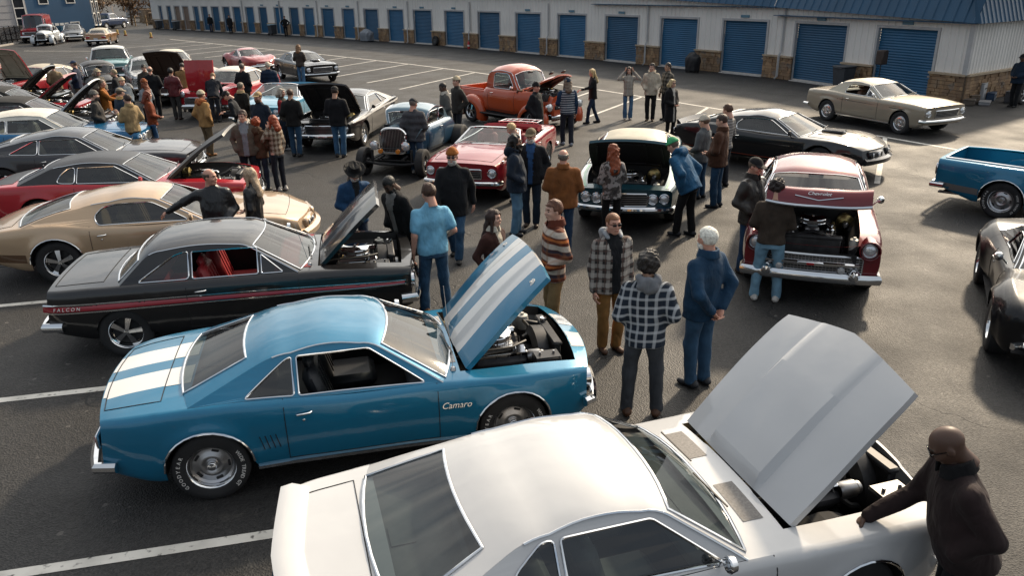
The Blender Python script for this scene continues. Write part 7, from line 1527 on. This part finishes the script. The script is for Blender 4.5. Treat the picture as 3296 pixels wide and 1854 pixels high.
BINB = M('recycling_blue', (.02, .10, .17), .5)
for k, s in enumerate((4.3, 3.75, 3.2)):
    m = MB(); obox(m, f1, s - .22, s + .22, .95, 1.18, .02, .05); o = m.build('wall_sign', WFRAME, bb, smooth=False)
    a, t, n, l = f1; p = a + t * s + n * .55; q = MB(); q.box((0, 0, .38), (.42, .42, .76), 0, bev=.05); q.box((0, 0, .80), (.46, .46, .08), 0, bev=.03); r = empty('recycling_bin', (p.x, p.y, 0), math.atan2(t.y, t.x)); q.build('bin_body', BINB, r); w = MB()
    for d in (-.14, .14): w.lathe([(.0, -.03), (.07, -.03), (.07, .03), (0, .03)], 10, 0, 'Y', (d, .22, .07))
    w.build('bin_wheel', RUBBER, r); tag(r, ['blue recycling bin nearest the grey wall', 'middle of three blue recycling bins', 'blue recycling bin nearest the building corner'][k], 'bin', 'recycling bins by the blue wall')
# kerb and dark fence
kerb = MB()
for A, B in (((-42.1, 67.0), (-43.0, 72.0)), ((-43.0, 72.0), (-43.9, 82.0)), ((-43.9, 82.0), (-42.6, 88.5))):
    fr = seg_frame(A, B); obox(kerb, fr, 0, fr[3], 0, .13, -.15, .0)
o = kerb.build('kerb', M('kerb_concrete', (.34, .32, .29), .85, vary=(.15, 2)), None, smooth=False); tag(o, 'pale concrete kerb along the blue building', None, None, 'structure')
fn_ = empty('iron_fence', (-44.5, 70, 0)); tag(fn_, 'dark metal fence at the far left edge', 'fence'); fr = seg_frame((-43.3, 66.5), (-44.6, 76.5)); IRON = M('black_iron', (.012, .012, .013), .5)
for k in range(11):
    p = fr[0] + fr[1] * k; m = MB(); m.box((p.x + 44.5, p.y - 70, .7), (.08, .08, 1.4)); m.build('fence_post', IRON, fn_, smooth=False)
for z in (.25, .75, 1.3):
    m = MB(); a, b = fr[0], fr[0] + fr[1] * 10; m.tube([(a.x + 44.5, a.y - 70, z), (b.x + 44.5, b.y - 70, z)], .04, 4); m.build('fence_rail', IRON, fn_, smooth=False)
m = MB()
for k in range(80): p = fr[0] + fr[1] * (k / 8); m.box((p.x + 44.5, p.y - 70, .72), (.03, .03, 1.15))
o = m.build('fence_picket', IRON, fn_, smooth=False); o['kind'] = 'stuff'
# yellow bollards
for k, (x, y) in enumerate(((-41.5, 83.0), (-40.0, 81.5), (-39.35, 82.4), (-37.65, 80.4), (-33.2, 75.9))):
    r = empty('bollard', (x, y, 0)); m = MB(); m.lathe([(.0, .50), (.08, .49), (.10, .45), (.10, .0)], 14, 0, 'Z'); m.build('post', M('bollard_yellow', (.50, .33, .08), .6, vary=(.2, 6)), r); m = MB(); m.lathe([(.16, .0), (.16, .10), (.10, .12)], 14, 0, 'Z'); m.build('base', M('bollard_base', (.22, .08, .04), .8), r)
    tag(r, ['yellow bollard closest to the blue building', 'second yellow bollard from the blue building', 'third yellow bollard from the blue building', 'fourth yellow bollard from the blue building', 'lone yellow bollard nearest the stall lines'][k], 'bollard', 'yellow bollards at the driveway')
# ---------------------------------------------------------------- yard behind the driveway
BARK = M('bare_bark', (.10, .065, .042), .9, vary=(.3, 5)); TWIG = M('dry_twigs', (.19, .105, .055), .9, vary=(.35, 2)); DRYL = M('dry_leaves', (.17, .10, .05), .9, vary=(.35, 3))
def bare_tree(x, y, h, label, w=2.2, n=500, leaf=.3):
    r = empty('bare_tree', (x, y, 0)); m = MB(); rr = random.Random(int(x * 97 + y * 31)); tips = []
    m.tube([(0, 0, 0), (.05, 0, h * .25), (.1, .05, h * .55), (.12, .1, h * .8)], [.16, .12, .07, .03], 7)
    for k in range(16):
        z = h * rr.uniform(.22, .75); a = rr.uniform(0, 6.28); l = w * rr.uniform(.5, 1.) * (1.1 - z / h * .6); p = (.08, .04, z); q = (l * .5 * math.cos(a), l * .5 * math.sin(a), z + l * .35); e = (l * math.cos(a), l * math.sin(a), z + l * rr.uniform(.5, .9)); m.tube([p, q, e], [.05, .03, .012], 5); tips += [q, e]
    m.build('trunk', BARK, r); c = MB()
    for k in range(n):
        b = Vector(rr.choice(tips)) + Vector((rr.gauss(0, .45), rr.gauss(0, .45), rr.gauss(0, .4))); d = Vector((rr.gauss(0, 1), rr.gauss(0, 1), rr.gauss(.5, .8))).normalized(); l = rr.uniform(.3, .8); s = d.cross(Vector((rr.random(), rr.random(), rr.random()))).normalized() * (.02 if rr.random() > leaf else .09)
        b.z = max(b.z, .1); c.add([b - s, b + s, b + d * l + s * .3, b + d * l - s * .3], [(0, 1, 2, 3)], 0 if s.length < .05 else 1)
    c.build('crown', [TWIG, DRYL], r, smooth=False); tag(r, label, 'tree', 'bare winter trees behind the driveway')
bare_tree(-49.5, 100, 6.0, 'brown bare tree right beside the blue building', 2.6, 900, .5); bare_tree(-47.6, 104, 4.2, 'low brown bare tree behind the dark blue pickup', 2.2, 700, .6); bare_tree(-51, 118, 5.5, 'bare tree in front of the white house', 2.4, 600); bare_tree(-45.0, 116, 4.6, 'bare tree at the end of the storage building', 2.4, 800, .6); bare_tree(-58, 128, 7.0, 'tall bare tree left of the white house', 3.2, 800)
hs = empty('white_house', (-58, 138, 0)); tag(hs, 'white house with blue roof and railing far behind', 'house'); HW = M('white_siding', (.55, .54, .52), .7, vary=(.06, 1)); m = MB(); m.box((0, 0, 2.3), (9, 6, 4.6)); m.build('wall', HW, hs, smooth=False)
m = MB(); m.add([(-5, -3.6, 4.6), (5, -3.6, 4.6), (5, 0, 6.8), (-5, 0, 6.8), (-5, 3.6, 4.6), (5, 3.6, 4.6)], [(0, 1, 2, 3), (3, 2, 5, 4)]); m.build('roof', ROOFB, hs, smooth=False)
for k in range(5):
    m = MB(); m.box((-3.4 + 1.7 * k, -3.03, 3.4), (.8, .05, 1.2)); w = m.build('window', DARKG, hs, smooth=False)
for k in range(15):
    m = MB(); m.box((-4.4 + .63 * k, -3.6, 2.05), (.10, .10, 1.1)); m.build('baluster', HW, hs, smooth=False)
m = MB(); m.box((0, -3.6, 2.62), (9.1, .14, .12)); m.box((0, -3.4, 1.45), (9.2, .9, .14)); m.build('porch_deck', HW, hs, smooth=False)
PAL = M('stacked_stone', (.27, .20, .135), .9, vary=(.35, 2.5)); WOOD = M('pallet_wood', (.25, .17, .09), .9, vary=(.3, 4))
for k, (x, y, w_, h_) in enumerate(((-45.4, 106, 1.6, 1.3), (-43.2, 104, 1.5, .9), (-47.8, 110, 1.8, 1.6), (-43.8, 110, 1.7, 1.5), (-41.9, 107, 1.3, 1.1), (-49.6, 113, 1.8, 1.2))):
    r = empty('stone_pallet', (x, y, 0), .3 * k); m = MB()
    for j in range(4): m.box((0, -.55 + .36 * j, .12), (w_, .12, .04))
    for j in range(3): m.box((-w_ * .45 + j * w_ * .45, 0, .05), (.12, 1.3, .10))
    m.build('pallet', WOOD, r, smooth=False); s = MB(); z = .15
    while z < h_:
        for i in range(5): s.box((-w_ * .4 + i * w_ * .2, random.uniform(-.05, .05), z + .09), (w_ * .19, 1.1 + random.uniform(-.1, .1), .17), 0, random.uniform(-.08, .08))
        z += .18
    o = s.build('stacked_stone', PAL, r, smooth=False); o['kind'] = 'stuff'
    tag(r, ['stone pallet in the middle of the yard', 'low stone pallet nearest the driveway', 'tall stone pallet at the left of the yard', 'tall stone pallet behind the middle one', 'stone pallet closest to the storage building', 'stone pallet furthest back in the yard'][k], 'pallet', 'pallets of stone in the yard')
yf = empty('yard_fence', (-46, 100, 0)); tag(yf, 'weathered wooden fence in front of the stone yard', 'fence')
for k in range(9):
    m = MB(); m.box((-5 + 1.25 * k, .35 * k, .6), (.12, .12, 1.2)); m.build('fence_post', WOOD, yf, smooth=False)
for z in (.45, .95):
    m = MB(); m.tube([(-5, 0, z), (5, 2.8, z)], .05, 4); m.build('fence_rail', WOOD, yf, smooth=False)
# wooded rise that closes the view
hv = []; hf = []; nx = 40
for i in range(nx + 1):
    x = -320 + 640 * i / nx; zt = 9 + 5 * math.sin(x * .02) + 2.5 * math.sin(x * .061 + 1); hv += [(x, 250, -1), (x, 285, zt * .6), (x, 330, zt)]
for i in range(nx):
    for k in (0, 1): a = 3 * i + k; hf.append((a, a + 3, a + 4, a + 1))
o = mk('hill', hv, hf, M('winter_wood', (.11, .085, .06), .95, vary=(.4, .15), bump=(.6, 1., 1.)), None); tag(o, 'brown wooded rise on the horizon', None, None, 'structure')

# ================================================================= things along the storage building
def bin_(x, y, rz, label, cover=None):
    r = empty('trash_bin', (x, y, 0), rz); m = MB(); c0 = M('bin_grey', (.045, .05, .058), .6, vary=(.2, 5))
    v = []; 
    for z, w_ in ((.10, .24), (.9, .31)): v += [(-w_, -w_, z), (w_, -w_, z), (w_, w_, z), (-w_, w_, z)]
    m.add(v, [(3, 2, 1, 0), (0, 1, 5, 4), (1, 2, 6, 5), (2, 3, 7, 6), (3, 0, 4, 7)]); m.build('bin_body', c0, r, smooth=False)
    m = MB(); m.box((0, 0, .94), (.68, .68, .07), 0, bev=.03); m.tube([(-.2, .36, .9), (.2, .36, .9)], .02, 6); m.build('bin_lid', cover or c0, r); m = MB()
    for d in (-.26, .26): m.lathe([(0, -.03), (.10, -.03), (.10, .03), (0, .03)], 12, 0, 'X', (d, .26, .10))
    m.build('bin_wheel', RUBBER, r); tag(r, label, 'bin', 'trash bins along the storage building')
P, t, n = fac(5.35); p = P + n * .7; bin_(p.x, p.y, math.atan2(t.y, t.x), 'dark trash bin between the two nearest blue doors')
P, t, n = fac(63.5); p = P + n * .9; bin_(p.x, p.y, math.atan2(t.y, t.x), 'trash bin with pale blue lid beside the far person in black', M('pale_blue_lid', (.20, .30, .36), .6))
P, t, n = fac(82.3); p = P + n * .9; bin_(p.x, p.y, math.atan2(t.y, t.x), 'trash bin by the tan doors', M('pale_grey_lid', (.36, .38, .40), .6))
P, t, n = fac(86.3); p = P + n * .9; bin_(p.x, p.y, math.atan2(t.y, t.x), 'trash bin at the far end of the storage building', M('pale_grey_lid', (.36, .38, .40), .6))
def covered(x, y, rz, label, mat, s=1.):
    r = empty('covered_grill', (x, y, 0), rz); rr = random.Random(3)
    def fnc(X): return np.maximum(smin(ell(X, (0, 0, .55), (.62 * s, .42 * s, .42)), np.maximum(np.maximum(np.abs(X[:, 0]) - .52 * s, np.abs(X[:, 1]) - .36 * s), np.abs(X[:, 2] - .36) - .34), .12) + .02 * np.sin(X[:, 0] * 19 + X[:, 2] * 9) * np.sin(X[:, 1] * 15), .05 - X[:, 2])
    V, F = surface_nets(fnc, (-.75, -.6, 0), (.75, .6, 1.05), .05); mesh_of('cover', V, F, [mat], r); m = MB()
    for a in (-.4, .4):
        for b in (-.25, .25): m.box((a * s, b * s, .04), (.06, .06, .08))
    m.build('foot', BLACK, r, smooth=False); tag(r, label, 'grill')
P, t, n = fac(52.0 - 4.2); p = P + n * .9; covered(p.x, p.y, math.atan2(t.y, t.x), 'covered grill under a grey tarp by a far blue door', M('grey_tarp', (.20, .22, .25), .7, bump=(8, .5, .03)))
P, t, n = fac(14.2); p = P + n * .95; covered(p.x, p.y, math.atan2(t.y, t.x), 'covered black grill at the stone pier behind the cream hoodie', M('black_tarp', (.012, .012, .014), .6, bump=(8, .5, .03)), .6)
P, t, n = fac(39.6); p = P + n * .32; wm, tm = wheel_mesh('bare', .34, .22); o = inst('spare_wheel', wm, None, (p.x, p.y, .34), (0, 0, math.atan2(t.y, t.x) + math.pi)); inst('tyre', tm, o); o.rotation_euler = (R(-8), 0, math.atan2(t.y, t.x) + math.pi); tag(o, 'spare wheel leaning on a stone pier', 'wheel')
P, t, n = fac(35.05); p = P + n * .45; r = empty('fire_extinguisher', (p.x, p.y, 0)); m = MB(); m.lathe([(0, 0), (.085, 0), (.09, .03), (.09, .40), (.05, .48), (.025, .50), (.025, .55)], 14, 0, 'Z'); m.lathe([(.092, .16), (.092, .28)], 14, 1, 'Z'); m.build('cylinder', [M('extinguisher_red', (.42, .02, .02), .35), WHITE], r); m = MB(); m.tube([(-.02, 0, .55), (.12, 0, .60)], .015, 5); m.tube([(0, 0, .55), (.10, .04, .50), (.11, .04, .25)], .012, 5); m.build('valve', BLACK, r); tag(r, 'red fire extinguisher standing by a downspout', 'extinguisher')
r = empty('loudspeaker', (14.05, 30.15, 0), R(-60)); m = MB(); m.box((0, 0, 1.42), (.30, .34, .52), 0, bev=.03); m.build('cabinet', M('speaker_black', (.05, .035, .03), .7), r); m = MB(); m.tube([(0, 0, .1), (0, 0, 1.18)], .02, 6)
for a in (0, 120, 240): m.tube([(0, 0, .45), (.42 * math.cos(R(a)), .42 * math.sin(R(a)), .02)], .014, 5)
m.build('tripod', BLACK, r); tag(r, 'black loudspeaker on a tripod before the nearest blue door', 'speaker')
# motorcycle and clutter at the right end
r = empty('motorcycle', (18.6, 27.8, 0), R(205)); wm, tm = wheel_mesh('mag5c', .33, .14)
for x in (.72, -.70): o = inst('wheel', wm, r, (x, 0, .33)); inst('tyre', tm, o)
BK = paint('black', (.006, .006, .007))
m = MB(); m.box((-.02, 0, .42), (.50, .30, .36), 0, bev=.06)
for a in (-.12, .14): m.box((a, 0, .66), (.16, .26, .26), 0, rot=Matrix.Rotation(R(40 if a > 0 else -40), 3, 'Y'), bev=.03)
m.build('engine', CHROME, r); m = MB(); m.lathe([(0, .32), (.12, .28), (.17, .1), (.16, -.15), (.08, -.28), (0, -.3)], 16, 0, 'X', (.12, 0, .90)); m.build('fuel_tank', BK, r)
m = MB(); m.box((-.40, 0, .80), (.56, .28, .12), 0, bev=.05); m.build('seat', BLACK, r); m = MB()
for s in (1, -1): m.tube([(.72, s * .10, .33), (.42, s * .10, 1.05)], .025, 7); m.tube([(-.70, s * .12, .33), (-.1, s * .12, .45)], .03, 6)
m.tube([(.36, -.38, 1.16), (.44, -.2, 1.12), (.44, .2, 1.12), (.36, .38, 1.16)], .014, 6); m.build('fork', CHROME, r); m = MB(); m.lathe([(0, -.14), (.08, -.08), (.10, .04), (.09, .06), (0, .07)], 16, 0, 'X', (.60, 0, .98)); m.build('headlight', [CHROME], r); m = MB()
for x, a0, a1 in ((.72, 20, 120), (-.70, 40, 170)): m.sweep([(x + .38 * math.cos(R(a)), 0, .33 + .38 * math.sin(R(a))) for a in lin(a0, a1, 10)], [(-.08, 0), (.08, 0), (.07, .02), (-.07, .02)], up=(0, 1, 0)) if False else m.tube([(x + .37 * math.cos(R(a)), 0, .33 + .37 * math.sin(R(a))) for a in lin(a0, a1, 10)], .07, 6, flat=.3)
m.build('mudguard', BK, r); tag(r, 'black motorcycle parked at the right edge by the wall', 'motorcycle')
CL = [('plastic_crate', (.36, .37, .38), 'white plastic crate standing against the stone end wall', (17.05, 28.35), (.45, .12, .62)), ('cardboard_box', (.14, .10, .07), 'brown cardboard box low by the stone end wall', (16.5, 28.0), (.40, .32, .26)), ('tool_box', (.02, .05, .10), 'blue tool box beside the white crate', (17.5, 28.55), (.55, .26, .26)), ('cardboard_box', (.09, .07, .055), 'dark cardboard box nearest the building corner', (16.15, 27.55), (.5, .36, .18)), ('parts_tray', (.28, .28, .29), 'metal parts tray lying on the ground by the wall', (16.7, 27.55), (.55, .35, .10)), ('cooler', (.06, .06, .07), 'dark cooler in front of the motorcycle', (17.9, 28.0), (.5, .36, .36))]
for nm, c_, lb, (x, y), (a, b, h_) in CL:
    r = empty(nm, (x, y, 0), R(35 + random.uniform(-25, 25))); m = MB(); m.box((0, 0, h_ / 2), (a, b, h_), 0, bev=.02); m.build('body', M(nm + str(c_), c_, .6, vary=(.25, 6)), r); m = MB(); m.box((0, 0, h_ + .012), (a * 1.04, b * 1.04, .03), 0, bev=.01); m.build('lid', M(nm + 'lid' + str(c_), tuple(q * .8 for q in c_), .6, vary=(.25, 6)), r); m = MB(); m.tube([(-a * .25, -b * .53, h_ * .7), (-a * .2, -b * .6, h_ * .75), (a * .2, -b * .6, h_ * .75), (a * .25, -b * .53, h_ * .7)], .012, 5); m.build('handle', BLACK, r); tag(r, lb, 'box' if 'box' in nm else nm.split('_')[-1], 'clutter by the end wall')
# small flag at the far left row
r = empty('flag', (-19.2, 30.4, 0), R(-70)); m = MB(); m.tube([(0, 0, .6), (0, 0, 2.0)], .012, 6); m.build('pole', STEEL, r)
v = []; f = []; mi = []; nx, nz_ = 12, 13
for i in range(nx + 1):
    for j in range(nz_ + 1): v.append((i * .055, .05 * math.sin(i * .9 + j * .15), 1.98 - j * .032 - i * .018))
for i in range(nx):
    for j in range(nz_): a = i * (nz_ + 1) + j; f.append((a, a + nz_ + 1, a + nz_ + 2, a + 1)); mi.append(2 if (i < 5 and j < 7) else (0 if j % 2 == 0 else 1))
mk('cloth', v, f, [M('flag_red', (.40, .03, .03), .8), M('flag_white', (.6, .58, .55), .8), M('flag_blue', (.02, .03, .10), .8)], r, True, 60, mi); tag(r, 'small striped flag on a pole at the far left', 'flag')
